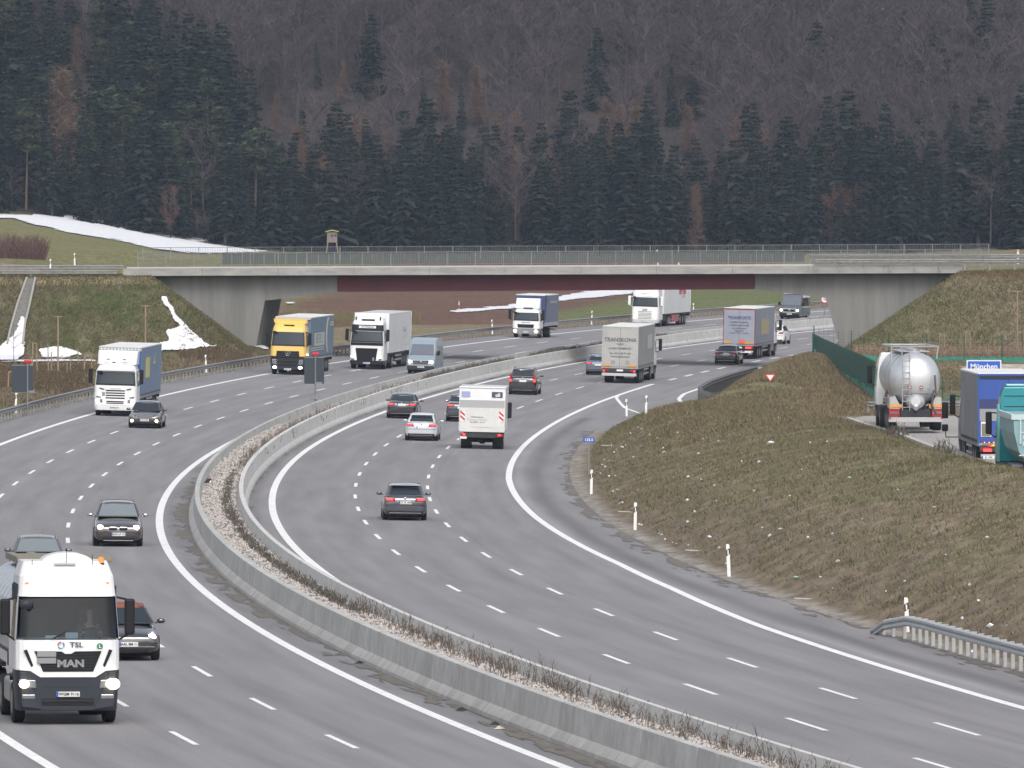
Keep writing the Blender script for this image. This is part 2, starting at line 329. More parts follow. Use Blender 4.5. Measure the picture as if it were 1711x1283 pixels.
def dashes(u_at, Y0, n0, wd=.15, length=6.0, step=18.0, Ymax=1300, Ymin=130):
    V = []; Fq = []; Y = Y0
    while Y > Ymin: Y -= step / math.sqrt(1 + heading(Y) ** 2)
    while Y < Ymax:
        h_ = .5 * length / math.sqrt(1 + heading(Y) ** 2); v, f = strip('', [(u_at(Y + t), Y + t) for t in (-h_, 0, h_)], wd); Fq.append(f + sum(len(q) for q in V)); V.append(v); Y += step / math.sqrt(1 + heading(Y) ** 2)
    return tag(np_mesh('lane_marking', np.vstack(V), np.vstack(Fq), m_white), kind='structure')
dashes(lambda y: float(np.interp(y, [200, 310, 450, 540, 680, 740, 780, 860], [4.42, 4.47, 4.3, 4.18, 4.08, 4.2, 4.5, 4.6])), 230.1, 0)
dashes(lambda y: float(np.interp(y, [200, 600, 660, 730, 800, 860], [7.7, 7.6, 7.63, 7.83, 8.15, 8.2])), 228.1, 0)
dashes(lambda y: -11.22, 222.8, 0); dashes(lambda y: -7.7, 221.5, 0)
dashes(lambda y: float(np.interp(y, [680, 750, 790, 1200], [11.6, 11.9, 12.15, 12.2])), 689, 0, wd=.28, length=6, step=12.6, Ymin=690)
# ---- dirt lying along the foot of the barriers
def debris_strip(name, u0, u1, Ya, Yb_, thr, mat, seed, dz=.012):
    Yg = np.arange(Ya, Yb_, .8); Ug = np.linspace(u0, u1, 12); U, Yq = np.meshgrid(Ug, Yg); n = fbm(U * 3, Yq * .35, 1.0, seed); t = np.abs(U - u0) / abs(u1 - u0)
    keep = (n > thr + .45 * t)[:-1, :-1]
    V = np.stack([U + XC(Yq), Yq, ZR(Yq, U) + dz], -1).reshape(-1, 3); return tag(np_mesh(name, V, grid_faces(*U.shape, keep), mat), kind='structure')
m_dirt = M('road_dirt', (.135, .122, .108), rough=.95, var=.4, vscale=3)
debris_strip('dirt', -2.82, -3.55, 150, 700, .28, m_dirt, 21); debris_strip('dirt', -.48, -.05, 250, 900, .35, m_dirt, 22); debris_strip('dirt', 14.5, 13.4, 150, 556, .42, m_dirt, 23)
# ---- median : two concrete barriers and the gravel between them
m_conc = M('barrier_concrete', attr=True, rough=.85, var=.16, vscale=1.6, bump=.15, bscale=8)
def barrier(name, label, prof, Ya, Yb_, step=2.5, gap=.03, dv=.05, tone0=.40):
    # prof: (u, z) ring
    V = []; Fq = []; C = []; n = len(prof); Y = Ya; k = 0; r_ = np.random.default_rng(3)
    while Y < Yb_:
        d = step / math.sqrt(1 + heading(Y) ** 2); tone = tone0 * r_.uniform(1 - dv, 1 + dv); ys = (Y, Y + d / 2, Y + d - gap)
        b = len(V)
        for y in ys:
            for (u, z) in prof:
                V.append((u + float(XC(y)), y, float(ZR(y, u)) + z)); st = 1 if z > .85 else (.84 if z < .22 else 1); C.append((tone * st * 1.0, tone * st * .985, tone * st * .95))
        for a in range(2):
            for i in range(n): j = (i + 1) % n; Fq.append((b + a * n + i, b + a * n + j, b + (a + 1) * n + j, b + (a + 1) * n + i))
        # end faces as quads
        for e in (b, b + 2 * n):
            for i in range(0, n // 2 - 1): Fq.append((e + i, e + i + 1, e + n - 2 - i, e + n - 1 - i))
        Y += d
    o = np_mesh(name, np.array(V), np.array(Fq), m_conc, col=np.array(C)); import bmesh; b = bmesh.new(); b.from_mesh(o.data); bmesh.ops.recalc_face_normals(b, faces=b.faces); b.to_mesh(o.data); b.free()
    return tag(o, label, 'barrier')
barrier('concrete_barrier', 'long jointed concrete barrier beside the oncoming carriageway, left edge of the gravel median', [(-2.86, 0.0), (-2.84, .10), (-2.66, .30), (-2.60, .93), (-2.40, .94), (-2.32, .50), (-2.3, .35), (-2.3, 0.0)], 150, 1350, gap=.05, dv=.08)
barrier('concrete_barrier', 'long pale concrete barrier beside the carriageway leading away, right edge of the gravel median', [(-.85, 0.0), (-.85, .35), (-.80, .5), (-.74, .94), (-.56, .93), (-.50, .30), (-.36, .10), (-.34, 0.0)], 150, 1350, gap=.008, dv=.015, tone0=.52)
m_grav = M('median_gravel', (.40, .385, .36), rough=.95, var=.0, col2=(.18, .17, .16), vscale=9.0, bump=.9, bscale=14)
Yg = np.arange(150, 1350, .5); Ug = np.linspace(-2.42, -.74, 12); U, Yq = np.meshgrid(Ug, Yg)
V = np.stack([U + XC(Yq), Yq, ZR(Yq, U) + .58 + .14 * (fbm(U, Yq, .5, 31) - .5) - .06 * np.exp(-((U + 1.25) / .3) ** 2)], -1)
tag(np_mesh('gravel', V.reshape(-1, 3), grid_faces(*U.shape), m_grav), kind='structure')
# stones lying on the gravel
def stones(name, n, fpos, mats_, smin, smax, label=None):
    V = []; Fq = []; r_ = np.random.default_rng(40); P = fpos(r_, n); k = len(P); base = np.array([(1, 0, 0), (0, 1, 0), (-1, 0, 0), (0, -1, 0), (0, 0, .7), (0, 0, -.7)]); tri = np.array([(0, 1, 4), (1, 2, 4), (2, 3, 4), (3, 0, 4), (1, 0, 5), (2, 1, 5), (3, 2, 5), (0, 3, 5)])
    s = r_.uniform(smin, smax, (k, 1, 1)); a = r_.uniform(0, 6.28, k); c, sn = np.cos(a), np.sin(a); j = base[None] * r_.uniform(.6, 1.3, (k, 6, 1)) * s
    x = j[..., 0] * c[:, None] - j[..., 1] * sn[:, None]; y = j[..., 0] * sn[:, None] + j[..., 1] * c[:, None]; V = np.stack([x, y, j[..., 2]], -1) + P[:, None]
    o = np_mesh(name, V.reshape(-1, 3), (tri[None] + 6 * np.arange(k)[:, None, None]).reshape(-1, 3), mats_[0], mats=mats_, mi=r_.integers(0, len(mats_), k).repeat(8)); return tag(o, kind='stuff')
def fpos(r_, n):
    Y = 200 + 330 * r_.random(n) ** 1.5; u = r_.uniform(-2.32, -.9, n); return np.stack([u + XC(Y), Y, ZR(Y, u) + .60], -1)
stones('gravel_stones', 26000, fpos, [M('stone_pale', (.46, .42, .39), rough=.9), M('stone_mid', (.30, .27, .25), rough=.9), M('stone_dark', (.15, .13, .12), rough=.9), M('stone_rose', (.40, .38, .35), rough=.9)], .035, .085)
# ---- twiggy growth in the median
def twigs(r_, P, h, nst, spread, wid):
    # P (k,3) plants, returns verts/faces of thin triangular stems with side twigs
    k = len(P); V = []; N = 0
    a = r_.uniform(0, 6.28, (k, nst)); lean = r_.uniform(.05, spread, (k, nst)); hh = h[:, None] * r_.uniform(.5, 1.1, (k, nst)); b = P[:, None] + np.stack([np.cos(a) * .06, np.sin(a) * .06, 0 * a], -1)
    t = b + np.stack([np.cos(a) * lean * hh, np.sin(a) * lean * hh, hh], -1)
    segs = [(b, t)]
    for q in range(3):
        f = r_.uniform(.3, .9, (k, nst, 1)); s = b + (t - b) * f; aa = r_.uniform(0, 6.28, (k, nst)); l = hh * r_.uniform(.15, .35, (k, nst)); e = s + np.stack([np.cos(aa) * l * .7, np.sin(aa) * l * .7, l], -1); segs.append((s, e))
    S = np.concatenate([q[0].reshape(-1, 3) for q in segs]); E = np.concatenate([q[1].reshape(-1, 3) for q in segs]); m_ = len(S)
    wv = np.array([wid, 0, 0]); V = np.stack([S - wv, S + wv, E], 1); V2 = np.stack([S - wv[[1, 0, 2]], S + wv[[1, 0, 2]], E], 1); V = np.concatenate([V, V2]).reshape(-1, 3); return V, np.arange(len(V)).reshape(-1, 3)
m_twig = M('twig_dark', (.12, .105, .09), rough=.9, var=.3, vscale=2); m_twig2 = M('twig_pale', (.20, .16, .13), rough=.9)
r_ = np.random.default_rng(50); Yd = np.concatenate([r_.uniform(283, 445, 900), r_.uniform(640, 700, 500), r_.uniform(715, 800, 800), r_.uniform(880, 900, 60)]); ud = -1.25 + r_.normal(0, .10, len(Yd)) * np.where(Yd > 600, 1.6, 1)
P = np.stack([ud + XC(Yd), Yd, ZR(Yd, ud) + .52], -1); V, Fq = twigs(r_, P, np.interp(Yd, [280, 330, 440, 600, 640, 900], [.30, .26, .17, .4, .5, .5]) * r_.uniform(.7, 1.2, len(Yd)), 5, .5, .012); tag(np_mesh('dry_undergrowth', V, Fq, m_twig), kind='stuff')
Yd = np.concatenate([r_.uniform(195, 285, 330), r_.uniform(445, 640, 420)]); ud = -1.0 + r_.normal(0, .22, len(Yd)); P = np.stack([ud + XC(Yd), Yd, ZR(Yd, ud) + .56], -1)
V, Fq = twigs(r_, P, r_.uniform(.2, .55, len(Yd)) * (1 + (r_.random(len(Yd)) > .97) * .9), 4, .55, .008); tag(np_mesh('dry_undergrowth', V, Fq, M('twig_mid', (.14, .11, .09), rough=.9)), kind='stuff')
# ---- grass on the near banks : leaning blades
def blades(name, n, fp, mats_, h0, h1, wid, seed=60):
    r_ = np.random.default_rng(seed); P = fp(r_, n); k = len(P); a = r_.uniform(0, 6.28, k); h = r_.uniform(h0, h1, k); l = r_.uniform(.3, 1.3, k) * h; d = np.stack([np.cos(a), np.sin(a), 0 * a], -1); q = r_.uniform(0, 6.28, k); sd = np.stack([np.cos(q), np.sin(q), 0 * q], -1) * wid
    V = np.stack([P - sd, P + sd, P + d * l[:, None] + np.array([0, 0, 1]) * h[:, None]], 1).reshape(-1, 3)
    return tag(np_mesh(name, V, np.arange(len(V)).reshape(-1, 3), mats_[0], mats=mats_, mi=r_.integers(0, len(mats_), k)), kind='stuff')
def fp_right(r_, n):
    Y = 225 + 340 * r_.random(n) ** .9; ur = uR(Y); uc = np.interp(Y, CRX[:, 0], CRX[:, 1]) - XC(Y); u = ur + .9 + (np.maximum(uc - ur, 2) + 2.5) * r_.random(n) ** .85; X = u + XC(Y); cl = fbm(X, Y, .9, 61); k = (X * F / Y < 880) & (r_.random(n) < sstep((cl - .25) * 3)); X, Y, u = X[k], Y[k], u[k]
    return np.stack([X, Y, G(X, Y, u) - .02], -1)
gm = [M('grass_dry', (.20, .165, .095), rough=.9), M('grass_olive', (.12, .115, .05), rough=.9), M('grass_brown', (.13, .095, .06), rough=.9), M('grass_green', (.09, .115, .04), rough=.9)]
blades('grass', 190000, fp_right, [gm[0], gm[1], gm[2], gm[1], gm[2], gm[3]], .06, .20, .02)
def fp_slipside(r_, n):
    Y = r_.uniform(566, 712, n); ur = uR(Y); u = ur + .8 + 16 * r_.random(n); X = u + XC(Y); return np.stack([X, Y, G(X, Y, u) - .02], -1)
blades('grass', 40000, fp_slipside, [gm[0], gm[1], gm[2]], .08, .28, .03, 62)
def fp_plateau(r_, n):
    Y = r_.uniform(470, 665, n); X = r_.uniform(7, 23, n); u = X - XC(Y); k = (u > uR(Y) + .8) & ~((X > 16.6) & (Y < 493)); X, Y, u = X[k], Y[k], u[k]; return np.stack([X, Y, G(X, Y, u) - .02], -1)
blades('grass', 70000, fp_plateau, [gm[0], gm[2], gm[2], gm[1]], .07, .26, .03, 66)
def fp_left(r_, n):
    Y = r_.uniform(520, 745, n); u = -19.7 - 26 * r_.random(n) ** 1.3; X = u + XC(Y); k = (X * F / Y > -880); X, Y, u = X[k], Y[k], u[k]; return np.stack([X, Y, G(X, Y, u) - .02], -1)
blades('grass', 90000, fp_left, [gm[2], gm[0], gm[2], gm[1]], .08, .3, .03, 63)
def fp_emb(r_, n):
    Y = r_.uniform(712, 729, n); X = r_.uniform(-41, -19, n); z = G(X, Y); k = z > 3.0; return np.stack([X[k], Y[k], z[k] - .02], -1)
blades('grass', 60000, fp_emb, [gm[3], gm[1], gm[3], gm[2]], .06, .2, .03, 64)
def fp_embr(r_, n):
    Y = r_.uniform(700, 729, n); X = r_.uniform(24, 41, n); z = G(X, Y); return np.stack([X, Y, z - .02], -1)
blades('grass', 60000, fp_embr, [gm[1], gm[0], gm[2], gm[3]], .06, .3, .03, 65)
# ================================================================== snow lying in patches
def inpoly(x, y, P):
    P = np.asarray(P, float); c = np.zeros(x.shape, bool); n = len(P)
    for i in range(n):
        x0, y0 = P[i]; x1, y1 = P[(i + 1) % n]
        if y0 == y1: continue
        k = ((y0 > y) != (y1 > y)) & (x < (x1 - x0) * (y - y0) / (y1 - y0) + x0); c ^= k
    return c
m_snow = M('snow_cover', (.82, .83, .86), rough=.7, col2=(.58, .58, .60), vscale=1.3, bump=.3, bscale=2)
def snow(outline, Ya, Yb_, dy, dx, seed, amp=6, sc_=3.0, dz=.13):
    P = np.array(outline, float); X0 = (P[:, 0].min() - 15 - CX) * Yb_ / F if P[:, 0].min() < CX else (P[:, 0].min() - 15 - CX) * Ya / F; X1 = (P[:, 0].max() + 15 - CX) * (Ya if P[:, 0].max() < CX else Yb_) / F
    Xg = np.arange(X0, X1, dx); Yg = np.arange(Ya, Yb_, dy); X, Y = np.meshgrid(Xg, Yg); Z = G(X, Y) + dz; px = CX + X * F / Y; py = YH + (H - Z) * F / Y
    nx = (fbm(X, Y * .5, sc_, seed) - .5) * 2; ny = (fbm(X, Y * .5, sc_ * .8, seed + 1) - .5) * 2; k = inpoly(px + nx * amp, py + ny * amp * .6, P)
    kk = k[:-1, :-1] & k[1:, 1:]
    Z2 = Z + .05 * (fbm(X, Y, sc_ * .5, seed + 2) - .3)
    Fq = grid_faces(*X.shape, kk); used = np.unique(Fq); mp_ = np.full(X.size, -1); mp_[used] = np.arange(len(used))
    if len(Fq): tag(np_mesh('snow', np.stack([X, Y, Z2], -1).reshape(-1, 3)[used], mp_[Fq], m_snow, smooth=True), kind='structure')
snow([(-40, 356), (40, 358), (130, 359), (150, 359), (200, 366), (260, 384), (330, 395), (400, 404), (450, 420), (340, 424), (250, 414), (200, 402), (130, 391), (60, 376), (20, 364), (-40, 360)], 1000, 1600, 4, .5, 70, amp=4, sc_=6, dz=.14)
snow([(269, 494), (278, 494), (292, 520), (310, 542), (332, 560), (352, 576), (372, 575), (330, 582), (262, 586), (240, 580), (282, 568), (280, 552), (298, 545), (284, 525), (272, 505)], 708, 728, .12, .08, 72, amp=6, sc_=.7, dz=.13)
snow([(36, 527), (42, 527), (43, 590), (25, 603), (0, 602), (-20, 600), (8, 570), (22, 560), (30, 545)], 695, 728, .12, .08, 74, amp=4, sc_=.8, dz=.22)
snow([(62, 585), (80, 579), (100, 577), (125, 585), (138, 590), (110, 598), (70, 597)], 690, 728, .12, .08, 76, amp=5, sc_=.8)
snow([(0, 601), (150, 600), (160, 601), (160, 603), (0, 604)], 680, 728, .12, .1, 77, amp=2, sc_=2)
snow([(425, 578), (436, 575), (450, 581), (446, 584)], 700, 735, .12, .08, 78, amp=2, sc_=1)
snow([(748, 519), (800, 514), (860, 508), (920, 498), (960, 489), (1065, 480), (1060, 490), (1000, 496), (930, 502), (860, 514), (800, 519), (760, 522)], 950, 1500, 2, .3, 79, amp=4, sc_=5, dz=.08)
snow([(476, 504), (494, 504), (494, 507), (476, 507)], 900, 1100, 2, .3, 81, amp=2, sc_=5)
# ================================================================== parking area on the plateau
m_pave = M('parking_paving', (.30, .285, .27), rough=.9, var=.10, vscale=.7, bump=.1, bscale=8)
def flat(name, pts, z, mat, zf=None):
    mb = MB(); mb.add([(x, y, z) for x, y in pts], [tuple(range(len(pts)))]); return tag(mb.build(name, mat), kind='structure')
lot = [(16.9, 481), (18.0, 489), (60, 492), (60, 340), (21.5, 340), (20.2, 372), (18.6, 396), (18.2, 420), (17.9, 445), (17.2, 465)]
flat('parking_lot', lot, 2.53, m_pave)
mk = MB()
for a, b in (((24.2, 470), (25.0, 360)),):
    d = (Vector(b) - Vector(a)).normalized(); s = Vector((-d.y, d.x)) * .07; mk.add([(a[0] + s.x, a[1], 2.54), (a[0] - s.x, a[1], 2.54), (b[0] - s.x, b[1], 2.54), (b[0] + s.x, b[1], 2.54)], [(0, 1, 2, 3)])
tag(mk.build('parking_marking', m_white), kind='structure')
kb = MB(); kp = [(16.9, 481), (17.2, 465), (17.9, 445), (18.2, 420), (18.6, 396), (20.2, 372)]
for a, b in zip(kp, kp[1:]): kb.bar((a[0], a[1], 2.5), (b[0], b[1], 2.5), .16, 4)
tag(kb.build('kerb', M('kerb_stone', (.42, .40, .37), rough=.9, var=.1, vscale=2)), kind='structure')
# ================================================================== overpass
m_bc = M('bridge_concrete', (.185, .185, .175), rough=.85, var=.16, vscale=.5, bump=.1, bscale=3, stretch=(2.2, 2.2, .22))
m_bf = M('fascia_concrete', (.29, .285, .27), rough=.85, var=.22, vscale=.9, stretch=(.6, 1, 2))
m_red = M('girder_red_paint', (.095, .018, .024), rough=.6, var=.12, vscale=.4, stretch=(1.5, 1, .3))
m_galv = M('galvanised_steel', (.24, .25, .25), rough=.45, metal=.55, var=.12, vscale=3)
m_galvd = M('weathered_steel', (.27, .27, .265), rough=.6, metal=.3, var=.2, vscale=3)
s_ = YB / F
def bx(px): return (px - CX) * s_
def bz(py): return H - (py - YH) * s_
br = thing('road_bridge', 'grey concrete overpass with a dark red steel middle span crossing the whole motorway', 'bridge', (0, YB, 0))
def deck_z(x): return np.interp(x, [bx(230), bx(1600)], [bz(449.5), bz(443.5)])
xa, xb = bx(212), bx(1603)
def sl_prism(name, xs, zt, zb, y0, y1, mat, parent, skew=0.0):
    mb = MB(); n = len(xs)
    V = [(x, y0, t) for x, t in zip(xs, zt)] + [(x, y0, b) for x, b in zip(xs, zb)]; W = [(p[0] + skew, y1, p[2]) for p in V]; fs = []
    for i in range(n - 1): fs += [(i, i + 1, n + i + 1, n + i), (2 * n + i, 3 * n + i, 3 * n + i + 1, 2 * n + i + 1), (i, 2 * n + i, 2 * n + i + 1, i + 1), (n + i, n + i + 1, 3 * n + i + 1, 3 * n + i)]
    fs += [(0, n, 3 * n, 2 * n), (n - 1, 3 * n - 1, 4 * n - 1, 2 * n - 1)]; mb.add(V + W, fs); return mb.build(name, mat, parent)
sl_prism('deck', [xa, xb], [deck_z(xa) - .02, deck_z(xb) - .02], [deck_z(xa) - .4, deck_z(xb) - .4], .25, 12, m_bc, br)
sl_prism('fascia', [xa - .3, xb + .2], [deck_z(xa) + .04, deck_z(xb) + .04], [deck_z(xa) - .52, deck_z(xb) - .58], -.12, .25, m_bf, br)
mb = MB()
for i in range(1, 11): xx_ = xa + (xb - xa) * i / 11; mb.box(xx_ - .012, xx_ + .012, -.128, -.10, float(deck_z(xx_)) - .5, float(deck_z(xx_)) + .03)
tag(mb.build('fascia_joints', M('joint_dark', (.08, .08, .075), rough=.9), br), kind='stuff')
sl_prism('kerb', [xa, xb], [deck_z(xa) + .16, deck_z(xb) + .16], [deck_z(xa) - .0, deck_z(xb) - .0], .0, .24, M('kerb_light', (.42, .41, .38), rough=.9), br)
g0, g1 = bx(563), bx(1262)
for y in (1.4, 8.8):
    sl_prism('steel_girder', [g0 + .01, g1 - .01], [bz(460.5), bz(457.5)], [bz(487), bz(482.3)], y, y + .6, m_red, br); 
    sl_prism('bottom_flange', [g0 + .02, g1 - .02], [bz(486.2), bz(481.4)], [bz(488.0), bz(483.4)], y - .12, y + .72, m_red, br)
# concrete haunches and abutments, leaning inner faces
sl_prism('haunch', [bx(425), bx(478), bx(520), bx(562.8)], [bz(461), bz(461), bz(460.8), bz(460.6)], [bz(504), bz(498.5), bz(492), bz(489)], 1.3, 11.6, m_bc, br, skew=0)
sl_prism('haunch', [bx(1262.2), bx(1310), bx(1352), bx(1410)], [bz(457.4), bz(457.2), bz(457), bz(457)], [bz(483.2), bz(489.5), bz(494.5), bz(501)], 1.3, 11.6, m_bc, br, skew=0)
def abut(xs_top, xs_bot, zt, zb, skew, parent):
    mb = MB(); a0, a1 = xs_top; b0, b1 = xs_bot; V = [(a0, 1.2, zt), (a1, 1.2, zt), (b1, 1.2, zb), (b0, 1.2, zb)]; W = [(p[0] + (skew if p[0] in (a1, b1) else 0), 11.7, p[2]) for p in V]
    mb.add(V + W, [(0, 1, 2, 3), (4, 7, 6, 5), (0, 4, 5, 1), (1, 5, 6, 2), (2, 6, 7, 3), (3, 7, 4, 0)]); return mb.build('abutment', m_bc, parent)
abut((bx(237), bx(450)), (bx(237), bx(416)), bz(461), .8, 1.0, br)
mb = MB(); V = [(bx(1380), 1.2, bz(497)), (bx(1380), 1.2, bz(457.5)), (bx(1600), 1.2, bz(457)), (bx(1600), 1.2, 1.5), (bx(1416), 1.2, 1.5)]; V += [(x + .75, 11.7, z) for x, y, z in V]
mb.add(V, [(0, 1, 2, 3, 4), (9, 8, 7, 6, 5)] + [(i, (i + 1) % 5, 5 + (i + 1) % 5, 5 + i) for i in range(5)]); mb.build('abutment', m_bc, br)
# railing with closely spaced bars, infill mesh on the middle part
def railing(x0, x1, y, zf, parent, mesh=True, pitch=2.12, hgt=1.05):
    r = MB(); n = int((x1 - x0) / pitch)
    for z in (hgt, .12): r.bar((x0, y, zf(x0) + z), (x1, y, zf(x1) + z), .03 if z > 1 else .02, 6)
    top = r.build('handrail', m_galv, parent); 
    for i in range(n + 1): x = x0 + i * (x1 - x0) / n; p = MB(); p.box(x - .03, x + .03, y - .04, y + .04, zf(x), zf(x) + hgt); p.build('railing_post', m_galv, parent)
    b = MB(); nb = int((x1 - x0) / .13)
    for i in range(nb): x = x0 + (i + .5) * (x1 - x0) / nb; b.box(x - .008, x + .008, y - .012, y + .012, zf(x) + .12, zf(x) + hgt - .02)
    q = tag(b.build('railing_bars', m_galv, parent), kind='stuff')
zf = lambda x: float(deck_z(x)) + .16
railing(bx(230), bx(1640), .1, zf, br); railing(bx(228), bx(1665), 11.7, lambda x: float(deck_z(x)) + .62, br, hgt=1.0)
pn = MB(); 
x0, x1 = bx(369), bx(1345); n = 54
for i in range(n): a = x0 + i * (x1 - x0) / n + .04; b = x0 + (i + 1) * (x1 - x0) / n - .04; pn.add([(a, .16, zf(a) + .16), (b, .16, zf(b) + .16), (b, .16, zf(b) + .98), (a, .16, zf(a) + .98), (a, .175, zf(a) + .16), (b, .175, zf(b) + .16), (b, .175, zf(b) + .98), (a, .175, zf(a) + .98)], [(0, 1, 2, 3), (7, 6, 5, 4), (0, 4, 5, 1), (3, 2, 6, 7)])
pn.build('infill_panels', M('panel_green_grey', (.085, .105, .098), rough=.7, var=.12, vscale=2), br)
# road on the overpass
dk = MB(); dk.add([(-300, YB + .6, 8.5), (xa, YB + .6, float(deck_z(xa)) + .03), (xb, YB + .6, float(deck_z(xb)) + .03), (300, YB + .6, 9.4), (300, YB + 11.4, 9.4), (xb, YB + 11.4, float(deck_z(xb)) + .03), (xa, YB + 11.4, float(deck_z(xa)) + .03), (-300, YB + 11.4, 8.5)], [(0, 1, 6, 7), (1, 2, 5, 6), (2, 3, 4, 5)])
tag(dk.build('overpass_road', M('overpass_asphalt', (.2, .19, .18), rough=.9, var=.1, vscale=1)), kind='structure')
# ---- steel guardrails : profiled rail on posts
def wrail(name, label, pts, spacing=2.0, hgt=.75, side=-1, mat=None, nmax=100, blocks=True, double=False):
    # pts: list of (x, y, z) ground points, rail faces "side"
    mat = mat or m_galvd; root = thing(name, label, 'guardrail', pts[0]); o = Vector(pts[0]); P = [Vector(p) - o for p in pts]
    prof = [(0, .30), (.07, .26), (.07, .20), (0, .15), (.07, .10), (.07, .04), (0, 0), (-.015, 0), (-.015, .30)]
    rings = []; 
    for i, p in enumerate(P):
        d = (P[min(i + 1, len(P) - 1)] - P[max(i - 1, 0)]); d.z = 0; d.normalize(); nrm = Vector((d.y, -d.x, 0)) * side
        rings.append([tuple(p + nrm * (a + .06) + Vector((0, 0, hgt - .31 + b))) for a, b in prof])
    mb = MB(); mb.loft(rings); mb.build('rail', mat, root)
    if double:
        mb = MB(); mb.loft([[(r[-1][0], r[-1][1], r[-1][2] - .02), (r[-2][0], r[-2][1], r[-2][2]), (r[-2][0], r[-2][1], r[-2][2] - hgt + .35), (r[-1][0] , r[-1][1] + .02, r[-2][2] - hgt + .35)] for r in rings]); mb.build('back_sheet', mat, root)
    acc = 0; k = 0; rest = MB()
    for a, b in zip(P, P[1:]):
        L_ = (b - a).length; t = acc
        while t < L_:
            q = a + (b - a) * (t / L_); d = (b - a).normalized(); nrm = Vector((d.y, -d.x, 0)) * side; mbp = MB() if k < nmax else rest
            vs = []
            for sx, sn in ((-.03, -.10), (.03, -.10), (.03, .0), (-.03, .0)):
                vs.append(q + d * sx * 1.6 + nrm * sn)
            mbp.add([tuple(v - Vector((0, 0, .3))) for v in vs] + [tuple(v + Vector((0, 0, hgt - .04))) for v in vs], [(0, 1, 2, 3), (7, 6, 5, 4), (0, 4, 5, 1), (1, 5, 6, 2), (2, 6, 7, 3), (3, 7, 4, 0)])
            if blocks:
                c0 = q + Vector((0, 0, hgt + .0)) - nrm * .1; c1 = c0 + nrm * .17; mbp.add([tuple(c0 - d * .05), tuple(c0 + d * .05), tuple(c1 + d * .05), tuple(c1 - d * .05)] + [tuple(v - Vector((0, 0, .03))) for v in (c0 - d * .05, c0 + d * .05, c1 + d * .05, c1 - d * .05)], [(0, 1, 2, 3), (7, 6, 5, 4), (0, 4, 5, 1), (1, 5, 6, 2), (2, 6, 7, 3), (3, 7, 4, 0)])
            if k < nmax: mbp.build('post', mat, root)
            k += 1; t += spacing
        acc = t - L_
    if rest.v: tag(rest.build('post', mat, root), kind='stuff')
    return root
def upts(u, Y0, Y1, st=4., dz=0.0): 
    ys = list(np.arange(Y0, Y1, st)); return [(float(XC(y)) + (u(y) if callable(u) else u), y, float(ZR(y, -18 if (u(y) if callable(u) else u) < 0 else 14)) + dz) for y in ys]
wrail('guardrail', 'long weathered steel guardrail on posts along the verge of the oncoming carriageway', upts(-18.75, 500, 1120), side=1, spacing=2.0, double=False, blocks=False)
pr = [(279, 13.3, .1), (281, 13.9, .3), (283.5, 14.1, .68)]
pp = [(float(XC(283)) + 14.05, 284.0, float(ZR(283, 14.2)) - .60), (float(XC(282)) + 14.25, 282, float(ZR(283, 14.2)) - .25), (float(XC(280)) + 14.6, 279.5, float(ZR(280, 14.2))-.04)] + [(float(XC(y)) + 14.55, y, float(ZR(y, 14.3))) for y in np.arange(276, 180, -3.)]
wrail('guardrail', 'pale steel guardrail curving down into the ground at the foot of the grassy bank', pp, side=1, spacing=1.33, mat=M('rail_bright', (.44, .45, .455), rough=.5, metal=.35, var=.08, vscale=3))
gp = [(1204, 667, .0), (1197, 658, .0), (1195, 651, 0), (1205, 643, 0), (1222, 637, 0), (1245, 631, 0), (1268, 627, 0)]
pts = []
for a, b, _ in gp:
    x, y = unproj_road(a, b + 8); x += .0; pts.append((x, y, float(G(x, y)) + .02))
pts = [(float(XC(y)) + u, y, float(ZR(y, 17.3)) + .25) for y, u in ((606, 19.6), (613, 18.7), (622, 18.1), (640, 17.75), (660, 17.8), (690, 18.0), (720, 18.2))]
wrail('guardrail', 'short dark guardrail with a rounded end at the slip road beneath the green fence', pts, side=1, spacing=1.33, hgt=.95, mat=M('guardrail_dark', (.12, .125, .13), rough=.5, metal=.4), double=True)
for yy, lab, z0 in ((YB - .3, 'near guardrail along the left ramp of the overpass above the green embankment', 0), (YB + 11.9, 'far guardrail along the left ramp of the overpass, in front of the snowy field', .35)):
    wrail('guardrail', lab, [(x, yy, 8.5 + z0) for x in np.arange(-46, xa + 3, 4.)], side=1, spacing=1.9, hgt=.62)
    wrail('guardrail', lab.replace('left', 'right').replace('green embankment', 'bare brown slope').replace('snowy field', 'dark trees'), [(x, yy, 9.35 + z0) for x in np.arange(xb - 11, 46, 4.)], side=1, spacing=1.9, hgt=.62)
wrail('guardrail', 'low guardrail beyond the parked silver tanker on the parking area', [(18.6, 500, 2.5), (24, 500.5, 2.5), (34, 501, 2.5)], side=1, spacing=2, hgt=.6, mat=m_galv)
# ================================================================== forest on the hillside
def tri_mesh(name, T, mats_, mi): return np_mesh(name, T.reshape(-1, 3), np.arange(T.shape[0] * 3).reshape(-1, 3), mats_[0], mats=mats_, mi=mi)
m_needle = [M('needles_dark', (.013, .021, .018), rough=.85, spec=.05), M('needles_mid', (.020, .031, .025), rough=.85, spec=.1), M('needles_light', (.034, .045, .031), rough=.85, spec=.1)]
m_bark = M('bark', (.068, .056, .052), rough=.9); m_barkp = M('bark_pine', (.15, .11, .085), rough=.9)
m_bare = [M('bare_twigs_violet', (.086, .070, .074), rough=.9, spec=.1), M('bare_twigs_grey', (.108, .092, .093), rough=.9, spec=.1), M('bare_twigs_dark', (.070, .056, .058), rough=.9, spec=.1)]
m_larch = [M('larch_twigs', (.165, .11, .08), rough=.9, spec=.1), M('larch_twigs_dark', (.125, .08, .06), rough=.9, spec=.1)]
